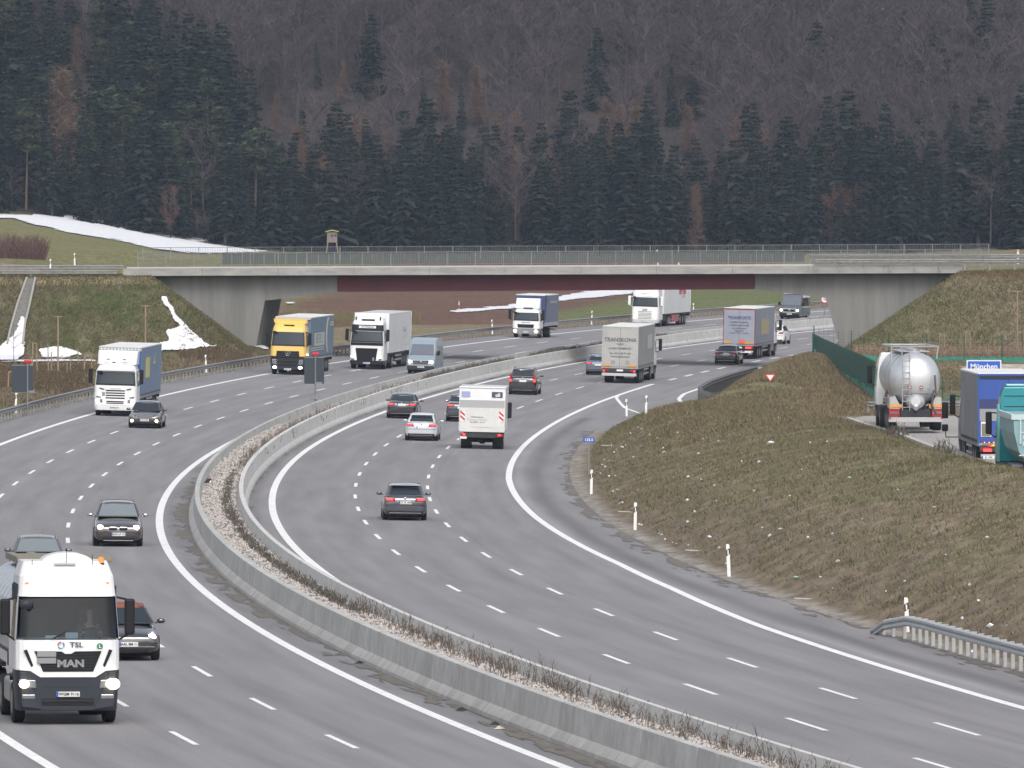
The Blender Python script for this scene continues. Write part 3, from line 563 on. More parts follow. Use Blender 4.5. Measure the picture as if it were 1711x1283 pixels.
m_oak = [M('oak_leaves_brown', (.18, .085, .05), rough=.9, spec=.1), M('oak_leaves_dark', (.10, .055, .04), rough=.9, spec=.1)]
m_pineg = [M('pine_needles', (.05, .066, .036), rough=.85, spec=.1), M('pine_needles_pale', (.085, .10, .05), rough=.85, spec=.1), M('pine_needles_dark', (.028, .04, .024), rough=.85, spec=.1)]
def conifer(seed, h=18., rad=2.9, base=.06, nw=26, nb=9, power=.78):
    r_ = np.random.default_rng(seed); T = []; mi = []
    for i in range(nw):
        f = (i + r_.uniform(-.3, .3)) / nw; f = min(max(f, 0.0), .985); z = h * (base + (1 - base) * f); rr = rad * (1 - f) ** power * r_.uniform(.62, 1.22) + .12; k = max(4, int(nb * (1 - .45 * f)))
        a0 = r_.uniform(0, 6.28)
        for b in range(k):
            a = a0 + 6.283 * b / k + r_.uniform(-.25, .25); L_ = rr * r_.uniform(.5, 1.2) * (1 + .22 * math.cos(a - seed) * math.sin(f * 9 + seed)); dr = L_ * r_.uniform(.18, .45); d = np.array([math.cos(a), math.sin(a), 0]); s = np.array([-d[1], d[0], 0]); o = np.array([0, 0, z])
            for q in range(4):
                f0 = q / 4 * .9; f1 = f0 + r_.uniform(.3, .45); p0 = o + d * L_ * f0 - np.array([0, 0, dr * f0 ** 1.3]); p1 = o + d * L_ * min(f1, 1.08) - np.array([0, 0, dr * f1 ** 1.3 + r_.uniform(.0, .35)]); wv = s * (.24 + .26 * (1 - f0)) * r_.uniform(.7, 1.5) * (rad / 2.9)
                sw = s * r_.uniform(-.35, .35) * L_ * .3
                T.append([p0 - wv, p0 + wv, p1 + sw]); mi.append(0 if q < 1 else (1 if r_.random() < .6 else 0 if r_.random() < .6 else 2))
                pm = (p0 + p1) / 2; T.append([pm - d * .18, pm + d * .22, pm + sw * .5 - np.array([0, 0, r_.uniform(.35, .8)]) * (L_ / rad + .3)]); mi.append(0 if r_.random() < .55 else 1)
    T.append([np.array([-.12, 0, h * .9]), np.array([.12, 0, h * .9]), np.array([0, 0, h * 1.03])]); mi.append(1)
    return np.array(T), mi
def bare(seed, h=15., wid=4.2, n1=15, leaf=0, z0=.22, nt=9, tw=.034):
    r_ = np.random.default_rng(seed); T = []; mi = []
    def seg(a, b, w0, w1, m_):
        d = b - a; s = np.cross(d, r_.normal(size=3)); s /= (np.linalg.norm(s) + 1e-9)
        T.append([a - s * w0, a + s * w0, b + s * w1]); mi.append(m_); T.append([a - s * w0, b + s * w1, b - s * w1]); mi.append(m_)
    for i in range(n1):
        f = z0 + (.88 - z0) * i / n1 * r_.uniform(.8, 1.1); o = np.array([0, 0, h * f]); a = r_.uniform(0, 6.28); up = r_.uniform(.5, 1.3); rr = wid * math.sin(math.pi * min(max((f - z0 * .5) / (1.15 - z0 * .5), .05), .97)) ** .7 * r_.uniform(.6, 1.1)
        e = o + np.array([math.cos(a) * rr, math.sin(a) * rr, min(rr * up, h * 1.02 - h * f)]); seg(o, e, .06, .02, 1 if r_.random() < .5 else 0)
        for j in range(nt):
            g = r_.uniform(.25, 1.0); p = o + (e - o) * g; dd = (e - o) / np.linalg.norm(e - o) + r_.normal(size=3) * .55; dd[2] = abs(dd[2]) * .8 + .25; l = r_.uniform(.9, 2.1); q = p + dd / np.linalg.norm(dd) * l; seg(p, q, tw, tw * .5, r_.integers(0, 3))
            for k in range(6):
                p2 = p + (q - p) * r_.uniform(.2, 1); d2 = dd / np.linalg.norm(dd) + r_.normal(size=3) * .7; d2[2] += .3; q2 = p2 + d2 / np.linalg.norm(d2) * r_.uniform(.5, 1.2); seg(p2, q2, tw * .75, .008, r_.integers(0, 3))
                if leaf:
                    for _ in range(leaf): c = p2 + (q2 - p2) * r_.random() + r_.normal(size=3) * .15; v = r_.normal(size=(3, 3)) * .13; T.append([c + v[0], c + v[1], c + v[2]]); mi.append(3 if r_.random() < .6 else 4)
    seg(np.array([0, 0, h * .2]), np.array([0, 0, h * .93]), .14, .03, 1)
    return np.array(T), mi
def larch(seed, h=17., rad=2.8):
    r_ = np.random.default_rng(seed); T = []; mi = []
    for i in range(34):
        f = .12 + .87 * i / 34; z = h * f; rr = rad * (1 - f) ** .75 + .15
        for b in range(9):
            a = r_.uniform(0, 6.28); L_ = rr * r_.uniform(.6, 1.1); d = np.array([math.cos(a), math.sin(a), r_.uniform(-.25, .5)]); o = np.array([0, 0, z + r_.uniform(-.3, .3)]); e = o + d * L_; s = np.array([0, 0, .02]); T.append([o - s, o + s, e]); mi.append(1)
            for q in range(9): p = o + (e - o) * r_.uniform(.25, 1); v = r_.normal(size=3) * .5; sd = r_.normal(size=3) * .03; T.append([p - sd, p + sd, p + v * 1.5]); mi.append(0 if r_.random() < .7 else 1)
    return np.array(T), mi
def pine(seed, h=17., rad=3.0):
    r_ = np.random.default_rng(seed); T = []; mi = []
    for i in range(26):
        f = .42 + .58 * r_.random() ** .8; z = h * f; rr = rad * (1.05 - f) ** .55 * 1.3; a = r_.uniform(0, 6.28); d = np.array([math.cos(a), math.sin(a), r_.uniform(0, .5)]); o = np.array([0, 0, z]); L_ = rr * r_.uniform(.5, 1); e = o + d * L_; s = np.array([0, 0, .05]); T.append([o - s, o + s, e]); mi.append(3)
        for q in range(46):
            c = o + (e - o) * r_.uniform(.35, 1.1) + r_.normal(size=3) * np.array([.5, .5, .22]); v = r_.normal(size=(3, 3)) * np.array([.3, .3, .16]); T.append([c + v[0], c + v[1], c + v[2]]); mi.append(0 if r_.random() < .5 else (1 if c[2] > z and r_.random() < .6 else 2))
    return np.array(T), mi
def trunk(h, r0, mat, name='trunk', hh=.93):
    mb = MB(); mb.bar((0, 0, -1), (0, 0, h * .35), r0, 6, 0, r0 * .72); mb.bar((0, 0, h * .34), (0, 0, h * hh), r0 * .72, 6, 0, .03); return mb.build(name, mat)
def proto(name, T, mi, mats_, h, r0, bmat, hh=.93):
    c = tri_mesh('crown', T, mats_, mi); t = trunk(h, r0, bmat, hh=hh); return dict(name=name, crown=c, trunk=t, T=T, mi=np.array(mi), mats=mats_, used=False)
PR_C = [proto('spruce_tree', *conifer(100 + i, 18, rd, bs, nw, 11), m_needle, 18, .2, m_bark) for i, (rd, bs, nw) in enumerate([(3.0, .05, 27), (2.5, .10, 25), (3.4, .03, 28), (2.7, .16, 24), (3.1, .08, 26)])]
PR_B = [proto('bare_tree', *bare(200 + i, 15, wd), m_bare, 15, .16, m_bark) for i, wd in enumerate([4.3, 3.8, 4.8, 4.1])]
PR_L = [proto('larch_tree', *larch(300 + i, 17, rd), m_larch, 17, .17, m_bark) for i, rd in enumerate([2.9, 2.4])]
PR_P = [proto('pine_tree', *pine(320 + i), m_pineg + [m_barkp], 17, .2, m_barkp) for i in range(2)]
PR_O = [proto('oak_tree', *bare(340 + i, 11, 3.6, leaf=2, z0=.1), m_bare + m_oak, 11, .15, m_bark) for i in range(2)]
def plant(pr, x, y, z, s, a, label, group, cat='tree'):
    t = thing(pr['name'], label, cat, (x, y, z), a, group); t.rotation_euler[0] = random.gauss(0, .022); t.rotation_euler[1] = random.gauss(0, .022); t.scale = (s[0], s[0], s[1])
    for key in ('crown', 'trunk'):
        o = pr[key] if not pr['used'] else link(pr[key].copy()); o.parent = t
    pr['used'] = True; return t
def yb_of(x, y): return YH + (H - float(G(x, y))) * F / y
LAB = {'spruce_tree': ('dark green spruce standing among the others in the conifer wood on the hillside', 'spruces of the hillside wood'),
       'bare_tree': ('leafless grey brown tree in the bare wood higher up the hillside', 'leafless trees of the hillside wood'),
       'larch_tree': ('rusty brown leafless larch rising among the dark conifers of the hillside', 'rust coloured larches of the hillside wood'),
       'pine_tree': ('pale green pine with a bare upper trunk on the left part of the wooded hill', 'pines of the hillside wood')}
# named individuals : (kind, px, py of the top, height m, width scale, label)
SPEC = [('C', 2, 620, 22, 15, 1.45, 'broad dark spruce alone among bare trees near the hilltop, left of centre'),
        ('C', 2, 1000, 45, 15, 1.25, 'tall dark spruce standing alone among the bare trees at the upper right of centre'),
        ('C', 0, 1122, 108, 11, 1.0, 'small dark spruce alone among bare trees, right of the two big ones'),
        ('C', 1, 706, 112, 12, .72, 'slim dark spruce between two rusty larches below the broad lone spruce'),
        ('C', 1, 770, 130, 13, .75, 'narrow dark spruce just left of the orange brown larch in mid wood'),
        ('C', 3, 532, 68, 9, .8, 'small dark spruce high on the hill to the left of the broad lone spruce'),
        ('L', 0, 797, 113, 11, 1.25, 'orange brown pointed larch in the middle of the wood, above the dark spruces'),
        ('L', 1, 740, 105, 11, 1.5, 'wide pale rusty larch beside the slim dark spruce'),
        ('L', 1, 572, 105, 8, 1.1, 'small orange larch below the broad lone spruce'),
        ('L', 0, 105, 115, 21, 1.45, 'big reddish brown larch at the left, standing over the bare bushes by the snow field'),
        ('L', 1, 128, 50, 10, 1.2, 'light brown larch top high up at the left among dark spruces'),
        ('L', 1, 462, 155, 8, 1.1, 'small reddish larch at the edge of the left spruce stand'),
        ('L', 1, 945, 122, 9, 1.0, 'thin orange larch to the left below the tall lone spruce on the right'),
        ('L', 0, 1150, 178, 9, 1.5, 'pale tan larch behind the front row of spruces right of centre'),
        ('P', 0, 205, 165, 18, 1.2, 'pale green pine with flat tiers of branches on the left edge of the wood'),
        ('P', 1, 425, 215, 19, 1.35, 'spreading pine on two pale bare stems at the end of the snow field'),
        ('O', 0, 1390, 325, 9, .9, 'oak with withered brown leaves at the wood edge above the right part of the overpass'),
        ('O', 1, 1430, 320, 9, 1.0, 'second oak with withered brown leaves, right neighbour of the first at the wood edge'),
        ('O', 1, 285, 328, 8, .7, 'small reddish tree with withered leaves at the foot of the wood above the snow field'),
        ('B', 2, 1655, 285, 13, 1.35, 'wide bare tree with pale branches at the far right foot of the wood'),
        ('B', 0, 1320, 335, 8, .9, 'bare bushy tree at the wood edge left of the brown oaks'),
        ('B', 1, 1160, 305, 10, .6, 'thin pale bare tree at the wood edge in front of dark spruces'),
        ('B', 3, 80, 288, 7, 1.6, 'low bare bushy tree at the upper edge of the snow field'),
        ('B', 0, 20, 285, 7, 1.5, 'leftmost low bare bushy tree above the snow field'),
        ('B', 1, 340, 220, 15, 1.0, 'grey brown bare tree in front of the pines at the end of the snow field')]
PRS = {'C': PR_C, 'L': PR_L, 'P': PR_P, 'O': PR_O, 'B': PR_B}; HH = {'C': 18, 'L': 17, 'P': 17, 'O': 11, 'B': 15}
occ = []
for kd, i, px, py, hm, ws, lab in SPEC:
    best = None
    for y in np.arange(1589, 1800, 2.):      # walk up the slope until the top reaches the wanted line
        x = (px - CX) * y / F; z = float(G(x, y)); top = YH + (H - z - hm) * F / y
        if top <= py: break
    pr = PRS[kd][i % len(PRS[kd])]; s = hm / HH[kd]; plant(pr, x, y, z, (s * ws, s), random.uniform(0, 6.28), lab, None); occ.append((x, y, px, py, hm * F / y, ws))
def scatter(y0, y1, sp, seed):
    r_ = np.random.default_rng(seed); out = []
    for y in np.arange(y0, y1, sp):
        for x in np.arange(-112, 112, sp): out.append((x + r_.uniform(-.42, .42) * sp, y + r_.uniform(-.42, .42) * sp))
    return out
thr = lambda px: np.interp(px, [-300, 0, 200, 330, 420, 500, 700, 1000, 1300, 1711, 2000], [105, 110, 110, 170, 250, 335, 350, 340, 335, 335, 335])
cand = {'spruce_tree': [], 'bare_tree': [], 'larch_tree': [], 'pine_tree': []}
r_ = np.random.default_rng(91)
for (x, y) in scatter(1592, 1770, 4.5, 5):
    px = CX + x * F / y; yb = yb_of(x, y)
    if yb < -230: continue
    if any(abs(px - o[2]) < 30 * min(o[5], 1.3) and y < o[1] + 6 and y > 1600 and yb - 165 * .95 < o[3] + o[4] * .62 and o[3] < 260 for o in occ): continue
    if any((x - o[0]) ** 2 + (y - o[1]) ** 2 < 9 for o in occ): continue
    t = thr(px) + 14 * (fbm(np.array([x]), np.array([y]), 14, 93)[0] - .5) * 4
    if yb > t:
        q = r_.random(); kd = 'pine_tree' if (px < 480 and q < .18) else ('larch_tree' if (yb < t + 45 and q > .80 and px > 450) else ('bare_tree' if q < .09 else ('larch_tree' if .09 < q < .13 else 'spruce_tree')))
    else:
        if r_.random() < .12: continue
        kd = 'larch_tree' if (yb > t - 40 and 450 < px < 1150 and r_.random() < .45) else ('spruce_tree' if (r_.random() < .03 and yb > 100) else 'bare_tree')
    cand[kd].append((x, y, px, yb))
POOL = {'spruce_tree': PR_C, 'bare_tree': PR_B, 'larch_tree': PR_L, 'pine_tree': PR_P}
for kd, L_ in cand.items():
    pool = POOL[kd]; inv = [c for c in L_ if -60 < c[2] < 1771]; out = [c for c in L_ if not (-60 < c[2] < 1771)]; inv.sort(key=lambda c: c[1]); lim = 240 if kd in ('spruce_tree', 'bare_tree') else 120
    if kd == 'bare_tree': vis = [c for c in inv if c[3] - 150 < 400]; inv = vis
    solo, rest = inv[:lim], inv[lim:] + out; lab, grp = LAB[kd]
    def dims(): 
        s = {'spruce_tree': r_.choice([r_.uniform(.5, .8), r_.uniform(.75, 1.15), r_.uniform(.85, 1.2)]), 'bare_tree': r_.uniform(.8, 1.2), 'larch_tree': r_.uniform(.65, .95), 'pine_tree': r_.uniform(.75, 1.0)}[kd]; return (s * (r_.uniform(1.25, 1.85) if kd == 'spruce_tree' else r_.uniform(1.0, 1.35)), s)
    def zone(c):
        col = ['above the far left ramp', 'above the snow field', 'above the left abutment', 'left of the hunting hide', 'right of the hunting hide', 'above the left half of the girder', 'above the right half of the girder', 'above the right abutment', 'at the far right'][int(np.searchsorted([120, 300, 440, 550, 700, 910, 1262, 1560], c[2]))]
        row = 'front row' if c[1] < 1601 else ('second rank' if c[1] < 1612 else ('middle rank' if c[1] < 1630 else 'upper rank')); return row, col
    adj = {'spruce_tree': 'dark green spruce', 'bare_tree': 'leafless grey brown tree', 'larch_tree': 'rust coloured leafless larch', 'pine_tree': 'pale green pine'}[kd]
    for c in solo:
        sz = dims(); row, col = zone(c); hgt = 'tall ' if sz[1] > 1.0 else ('low ' if sz[1] < .75 else ''); plant(pool[r_.integers(0, len(pool))], c[0], c[1], float(G(c[0], c[1])) - .2, sz, r_.uniform(0, 6.28), '%s%s in the %s, %s' % (hgt, adj, row, col), grp)
    if rest:
        Ts = []; Ms = []; tk = MB()
        for c in rest:
            p = pool[r_.integers(0, len(pool))]; s = dims(); a = r_.uniform(0, 6.28); ca, sa = math.cos(a), math.sin(a); Q = p['T'] * np.array([s[0], s[0], s[1]]); Q = np.stack([Q[..., 0] * ca - Q[..., 1] * sa + c[0], Q[..., 0] * sa + Q[..., 1] * ca + c[1], Q[..., 2] + float(G(c[0], c[1])) - .2], -1)
            Ts.append(Q.astype(np.float32)); Ms.append(p['mi'])
        o = tri_mesh({'spruce_tree': 'distant_spruces', 'bare_tree': 'distant_bare_wood', 'larch_tree': 'distant_larches', 'pine_tree': 'distant_pines'}[kd], np.concatenate(Ts), pool[0]['mats'], np.concatenate(Ms)); tag(o, kind='stuff')
for P_ in (PR_C, PR_B, PR_L, PR_P, PR_O):
    for p in P_:
        if not p['used']: bpy.data.objects.remove(p['crown']); bpy.data.objects.remove(p['trunk'])
# ================================================================== vehicles
def paint(n, c, rough=.3, coat=.6, metal=0.0):
    m = M('paint_' + n, c, rough=rough, coat=coat, metal=metal); m.node_tree.nodes['Principled BSDF'].inputs['Coat IOR'].default_value = 1.9 if coat == 1.0 else 1.5; return m
m_black = M('black_plastic', (.012, .012, .014), rough=.6, spec=.25); m_dgrey = M('dark_grey_plastic', (.026, .029, .035), rough=.5, spec=.3); m_rub = M('tyre_rubber', (.018, .018, .019), rough=.85); m_rim = M('wheel_rim', (.35, .35, .36), rough=.35, metal=.7)
m_rimd = M('truck_rim', (.22, .22, .23), rough=.5, metal=.4); m_glass = M('dark_window_glass', (.020, .028, .038), rough=.06, coat=0.0, spec=.55); m_glassl = M('light_window_glass', (.16, .19, .20), rough=.08, coat=1.0, spec=.8)
m_chrome = M('chrome_trim', (.62, .62, .63), rough=.15, metal=1.0); m_lamp = M('lamp_glass', (.20, .21, .23), rough=.12, coat=.8, metal=.3); m_lit = M('lit_headlamp', (1, .95, .85), emit=12.0, emcol=(1, .93, .80)); m_litw = M('lit_headlamp_warm', (1, .8, .55), emit=12.0, emcol=(1, .78, .48))
m_red = M('tail_lamp_red', (.30, .015, .02), rough=.25, coat=.6); m_redl = M('lit_tail_lamp', (.9, .05, .05), emit=1.1, emcol=(1, .05, .06)); m_plate = M('plate_white', (.72, .73, .72), rough=.5); m_pblue = M('plate_blue', (.03, .08, .42), rough=.5); m_ink = M('ink_black', (.02, .02, .022), rough=.6)
m_wht = M('truck_white', (.78, .79, .80), rough=.4, coat=.3, col2=(.69, .69, .68), vscale=.9, stretch=(1.5, 1.5, .6)); m_chas = M('chassis_dark', (.03, .03, .032), rough=.7, var=.3, vscale=3); m_sky = M('skin', (.52, .33, .25), rough=.6); m_amb = M('amber_lamp', (.85, .22, .03), rough=.3, coat=.5, emit=.25, emcol=(1, .3, .03))
def text(parent, s, size, loc, face, mat, name='lettering', bold=0.0, sx=1.0):
    cu = bpy.data.curves.new('t', 'FONT'); cu.body = s; cu.size = size; cu.align_x = 'CENTER'; cu.align_y = 'CENTER'; cu.extrude = .004; cu.offset = bold; cu.resolution_u = 2
    ob = bpy.data.objects.new('t', cu); me = bpy.data.meshes.new_from_object(ob); bpy.data.objects.remove(ob); me.name = name; me.materials.clear(); me.materials.append(mat)
    o = link(bpy.data.objects.new(name, me)); o.parent = parent; o.location = loc; o.rotation_euler = (R(90), 0, {'rear': 0, 'front': math.pi, 'right': math.pi / 2, 'left': -math.pi / 2}[face]); o.scale = (sx, 1, 1); return o
def wheel(parent, x, y, r, wd, rim=None, side=1, dual=False):
    mb = MB(); prof = [(-wd / 2, r * .9), (-wd / 2 + .03, r), (wd / 2 - .03, r), (wd / 2, r * .9)]; rings = []
    for px_, rr in prof: rings.append([(x + px_, y + rr * math.cos(a), r + rr * math.sin(a)) for a in [2 * math.pi * i / 20 for i in range(20)]])
    mb.loft(rings); t = mb.build('wheel', m_rub, parent, smooth=False)
    mb = MB(); xo = x + side * (wd / 2 + .004); mb.loft([[(xo - side * .03, y + r * .62 * math.cos(a), r + r * .62 * math.sin(a)) for a in [2 * math.pi * i / 14 for i in range(14)]], [(xo, y + r * .58 * math.cos(a), r + r * .58 * math.sin(a)) for a in [2 * math.pi * i / 14 for i in range(14)]]]); mb.build('rim', rim or m_rim, t)
    return t
def place(u, Y, L_, onc):
    h = heading(Y + L_ / 2); n = math.hypot(h, 1); X = float(XC(Y)) + u; cx = X + h / n * L_ / 2; cy = Y + L_ / 2 / n; uu = cx - float(XC(cy)); z = float(ZR(cy, uu)); sl_ = (float(ZR(cy + 4, uu)) - float(ZR(cy - 4, uu))) / 8; k = float(ZR(cy, uu - 1) - ZR(cy, uu + 1)) / 2
    a = -math.atan(h); return (cx, cy, z + .006), (a + (math.pi if onc else 0)), (-sl_ if onc else sl_), (-k if onc else k)
def plate(parent, y, z, face, s='', w_=.52, x=0.0, col=None):
    d = -.012 if face == 'rear' else .012; mb = MB(); mb.box(x - w_ / 2, x + w_ / 2, y - abs(d), y + abs(d), z - .06, z + .06); p = mb.build('licence_plate', col or m_plate, parent)
    xb = x - (w_ / 2 - .025) * (1 if face == 'rear' else -1); mb = MB(); mb.box(xb - .025, xb + .025, y + d * 1.3 - .003, y + d * 1.3 + .003, z - .058, z + .058); mb.build('country_band', m_pblue, p)
    if s: text(p, s, .10, (x + (.02 if face == 'rear' else -.02), y + d * 1.5, z), face, m_ink, bold=.003)
    return p
def slab(q, t=.015):
    # quad (4 pts) -> thin slab pushed outward by t
    a, b, c, d = [Vector(p) for p in q]; n = (c - a).cross(d - b).normalized() * t; mb = MB(); mb.add([tuple(p + n) for p in (a, b, c, d)] + [tuple(p - n) for p in (a, b, c, d)], [(0, 1, 2, 3), (7, 6, 5, 4), (0, 4, 5, 1), (1, 5, 6, 2), (2, 6, 7, 3), (3, 7, 4, 0)]); return mb
CARS = {
 'saloon': dict(L=4.85, W=1.86, H=1.46, hood=.92, belt=.96, fb=1.35, rf=2.05, rb=3.35, re=4.15, deck=1.02, wr=.33, tail=.98, ti=.66),
 'wagon': dict(L=4.77, W=1.83, H=1.48, hood=.92, belt=.97, fb=1.25, rf=1.95, rb=4.05, re=4.62, deck=1.0, wr=.34, tail=1.0, ti=.68),
 'suv': dict(L=4.6, W=1.86, H=1.62, hood=1.02, belt=1.08, fb=1.25, rf=1.95, rb=3.95, re=4.42, deck=1.12, wr=.36, tail=1.1, ti=.70),
 'bigsuv': dict(L=4.8, W=1.92, H=1.76, hood=1.1, belt=1.15, fb=1.3, rf=2.0, rb=4.2, re=4.62, deck=1.18, wr=.38, tail=1.18, ti=.73),
 'beetle': dict(L=4.28, W=1.81, H=1.48, hood=.93, belt=.98, fb=1.2, rf=1.9, rb=2.9, re=3.9, deck=.98, wr=.35, tail=.95, ti=.62)}
def car(name, label, kind, u, Y, onc, col, cat='car', group=None, roofcol=None, lights=None, litm=None, plate_s='', glass=None, round_lamps=False, trim='grille', spoiler=False, rails=False, lower=None, wide=1.0):
    S = dict(CARS[kind]); L_, W, H_ = S['L'], S['W'] * wide, S['H']; hw = W / 2; loc, rz, rx, ry = place(u, Y, L_, onc); t = thing(name, label, cat, loc, rz, group, rx, ry); yf = lambda d: L_ / 2 - d
    glass = glass or m_glass
    def ring(d, w_, zb, zt, cr=.04):
        h = [(0, zb), (w_ * .82, zb), (w_ * .97, zb + .10), (w_, zb + .38 * (zt - zb)), (w_ * .99, zb + .7 * (zt - zb)), (w_ * .93, zt - .05), (w_ * .80, zt), (w_ * .4, zt + cr * .8), (0, zt + cr)]
        return [(x, yf(d), z) for x, z in h] + [(-x, yf(d), z) for x, z in h[-2:0:-1]]
    hd = S['hood']; bl = S['belt']; dk = S['deck']
    st = [(0.0, hw * .74, .30, hd * .66, 0), (.05, hw * .88, .22, hd * .74, .0), (.22, hw * .955, .19, hd * .80, .02), (.7, hw * .99, .18, hd * .90, .04), (S['fb'], hw, .18, hd, .05), (S['fb'] + .5, hw, .18, bl, .0), (L_ * .62, hw, .18, bl + .01, 0), (S['re'], hw * .985, .19, dk, .02), (L_ - .16, hw * .94, .21, S['tail'], .02), (L_ - .04, hw * .86, .25, S['tail'] - .08, 0), (L_, hw * .76, .32, S['tail'] - .14, 0)]
    mb = MB(); mb.loft([ring(*s) for s in st]); 
    body = mb.build('body', col, t, smooth=True, subsurf=1)
    wb, wt = hw * .90, hw * S['ti'] / .70 * .70 if False else hw * (.70 if kind != 'beetle' else .62) ; zr_ = H_ - .05; A0 = (S['fb'], bl + .0); A1 = (S['rf'], zr_); C1 = (S['rb'], zr_ - .03); C0 = (S['re'], dk + .02)
    P = lambda s, dz, w_: (s * w_, yf(dz[0]), dz[1])
    inner = MB(); inner.add([P(-1, A0, wb), P(1, A0, wb), P(1, A1, wt), P(-1, A1, wt), P(-1, C0, wb * .96), P(1, C0, wb * .96), P(1, C1, wt), P(-1, C1, wt)], [(0, 1, 2, 3), (4, 7, 6, 5), (0, 3, 7, 4), (1, 5, 6, 2), (3, 2, 6, 7), (0, 4, 5, 1)]); inner.build('cabin', col, t, bevel=.04)
    def lerp(a, b, f): return tuple(a[i] + (b[i] - a[i]) * f for i in range(3))
    def quad(a, b, c, d, m0, m1, mb_, mt): # inset quad : left/right margins, bottom/top margins
        l0, l1 = lerp(a, d, mb_), lerp(a, d, 1 - mt); r0, r1 = lerp(b, c, mb_), lerp(b, c, 1 - mt); return [lerp(l0, r0, m0), lerp(l0, r0, 1 - m1), lerp(l1, r1, 1 - m1), lerp(l1, r1, m0)]
    slab(quad(P(-1, A0, wb), P(1, A0, wb), P(1, A1, wt), P(-1, A1, wt), .055, .055, .06, .05)).build('windscreen', glass, t)
    slab(quad(P(-1, C0, wb * .96), P(1, C0, wb * .96), P(1, C1, wt), P(-1, C1, wt), .08, .08, .10, .06)).build('rear_window', glass, t)
    for s in (-1, 1):
        q = [P(s, A0, wb), P(s, C0, wb * .96), P(s, C1, wt), P(s, A1, wt)]; slab(quad(*q, .07, .09, .06, .08)).build('side_window', m_glass, t)
    # roof skin with a little crown
    mb = MB(); rg = []
    for d, dz in ((S['rf'] - .08, -.05), (S['rf'] + .15, .0), (S['rf'] + .45, .035), ((S['rf'] + S['rb']) / 2, .06), (S['rb'] - .45, .03), (S['rb'] - .12, -.015), (S['rb'] + .10, -.07)):
        rg.append([(x * wt, yf(d), zr_ + z + dz) for x, z in ((-1.05, -.05), (-1.0, 0), (-.6, .035), (0, .05), (.6, .035), (1.0, 0), (1.05, -.05))])
    mb.loft(rg); mb.build('roof', roofcol or col, t, smooth=True)
    if rails:
        mb = MB(); 
        for s in (-1, 1): mb.bar((s * wt * .98, yf(S['rf'] + .2), zr_ + .10), (s * wt * .98, yf(S['rb'] - .1), zr_ + .08), .022, 5)
        mb.build('roof_rails', m_chrome, t)
    for s in (-1, 1):
        mb = MB(); mb.ball((s * (hw + .10), yf(S['fb'] + .42), bl + .06), .13, 8, sc_=(.95, .5, .62)); mb.bar((s * hw * .93, yf(S['fb'] + .42), bl), (s * (hw + .05), yf(S['fb'] + .42), bl + .04), .025); mb.build('door_mirror', (col if lights != 'chrome' else m_chrome) if kind != 'suv' else m_chrome, t, smooth=True)
        for d in (L_ * .19, L_ * .79): wheel(t, s * (hw - .115), yf(d), S['wr'], .22, side=s)
    mb = MB(); mb.box(-hw * .8, hw * .8, yf(L_ - .5), yf(.5), .12, .3); mb.build('underbody', m_black, t)
    # ---- front
    zl = hd * .70
    for s in (-1, 1):
        mb = MB()
        if round_lamps: mb.ball((s * hw * .74, yf(.20), hd * .74), .17, 12, sc_=(1, .7, 1))
        else: mb.ball((s * hw * .70, yf(.20), zl), .21, 10, sc_=(1.15, .75, .42))
        mb.build('headlight', m_lamp, t, smooth=True)
        if onc and lights:
            mb = MB(); mb.ball((s * hw * (.72 if lights != 'fog' else .72), yf(.06 if not round_lamps else .1), zl if lights != 'fog' else .42), .11, 8, sc_=(1, .5, .9)); mb.build('lit_lamp', litm or m_lit, t, smooth=True)
    if trim == 'kidney':
        for s in (-1, 1): 
            mb = MB(); mb.box(s * .03, s * .36, yf(-.015), yf(.2), .58, .74); g = mb.build('grille', m_chrome, t, bevel=.05); mb = MB(); mb.box(s * .055, s * .335, yf(-.03), yf(.1), .605, .715); mb.build('grille_bars', m_black, g, bevel=.03)
    elif trim == 'chrome':
        mb = MB(); mb.prism([(-.42, .56), (.42, .56), (.50, .76), (-.50, .76)], 'y', yf(-.02), yf(.2)); g = mb.build('grille', m_chrome, t); mb = MB()
        for i in range(4): mb.box(-.40 - .015 * i, .40 + .015 * i, yf(-.035), yf(.0), .58 + .045 * i, .605 + .045 * i)
        mb.build('grille_bars', M('grille_grey', (.10, .10, .11), rough=.4), g)
    elif trim == 'beetle':
        mb = MB(); mb.box(-hw * .80, hw * .80, yf(-.02), yf(.1), .38, .40); mb.build('chrome_strip', m_chrome, t)
    else:
        mb = MB(); mb.prism([(-.42, .55), (.42, .55), (.5, .70), (-.5, .70)], 'y', yf(-.015), yf(.2)); mb.build('grille', m_black, t)
    mb = MB(); mb.box(-hw * .62, hw * .62, yf(-.012), yf(.2), .24, .36); mb.build('air_intake', m_black, t, bevel=.02)
    if onc and lower == 'silver': mb = MB(); mb.box(-hw * .6, hw * .6, yf(-.03), yf(.1), .21, .245); mb.build('skid_strip', m_chrome, t)
    if onc: plate(t, yf(-.035), .46, 'front', plate_s)
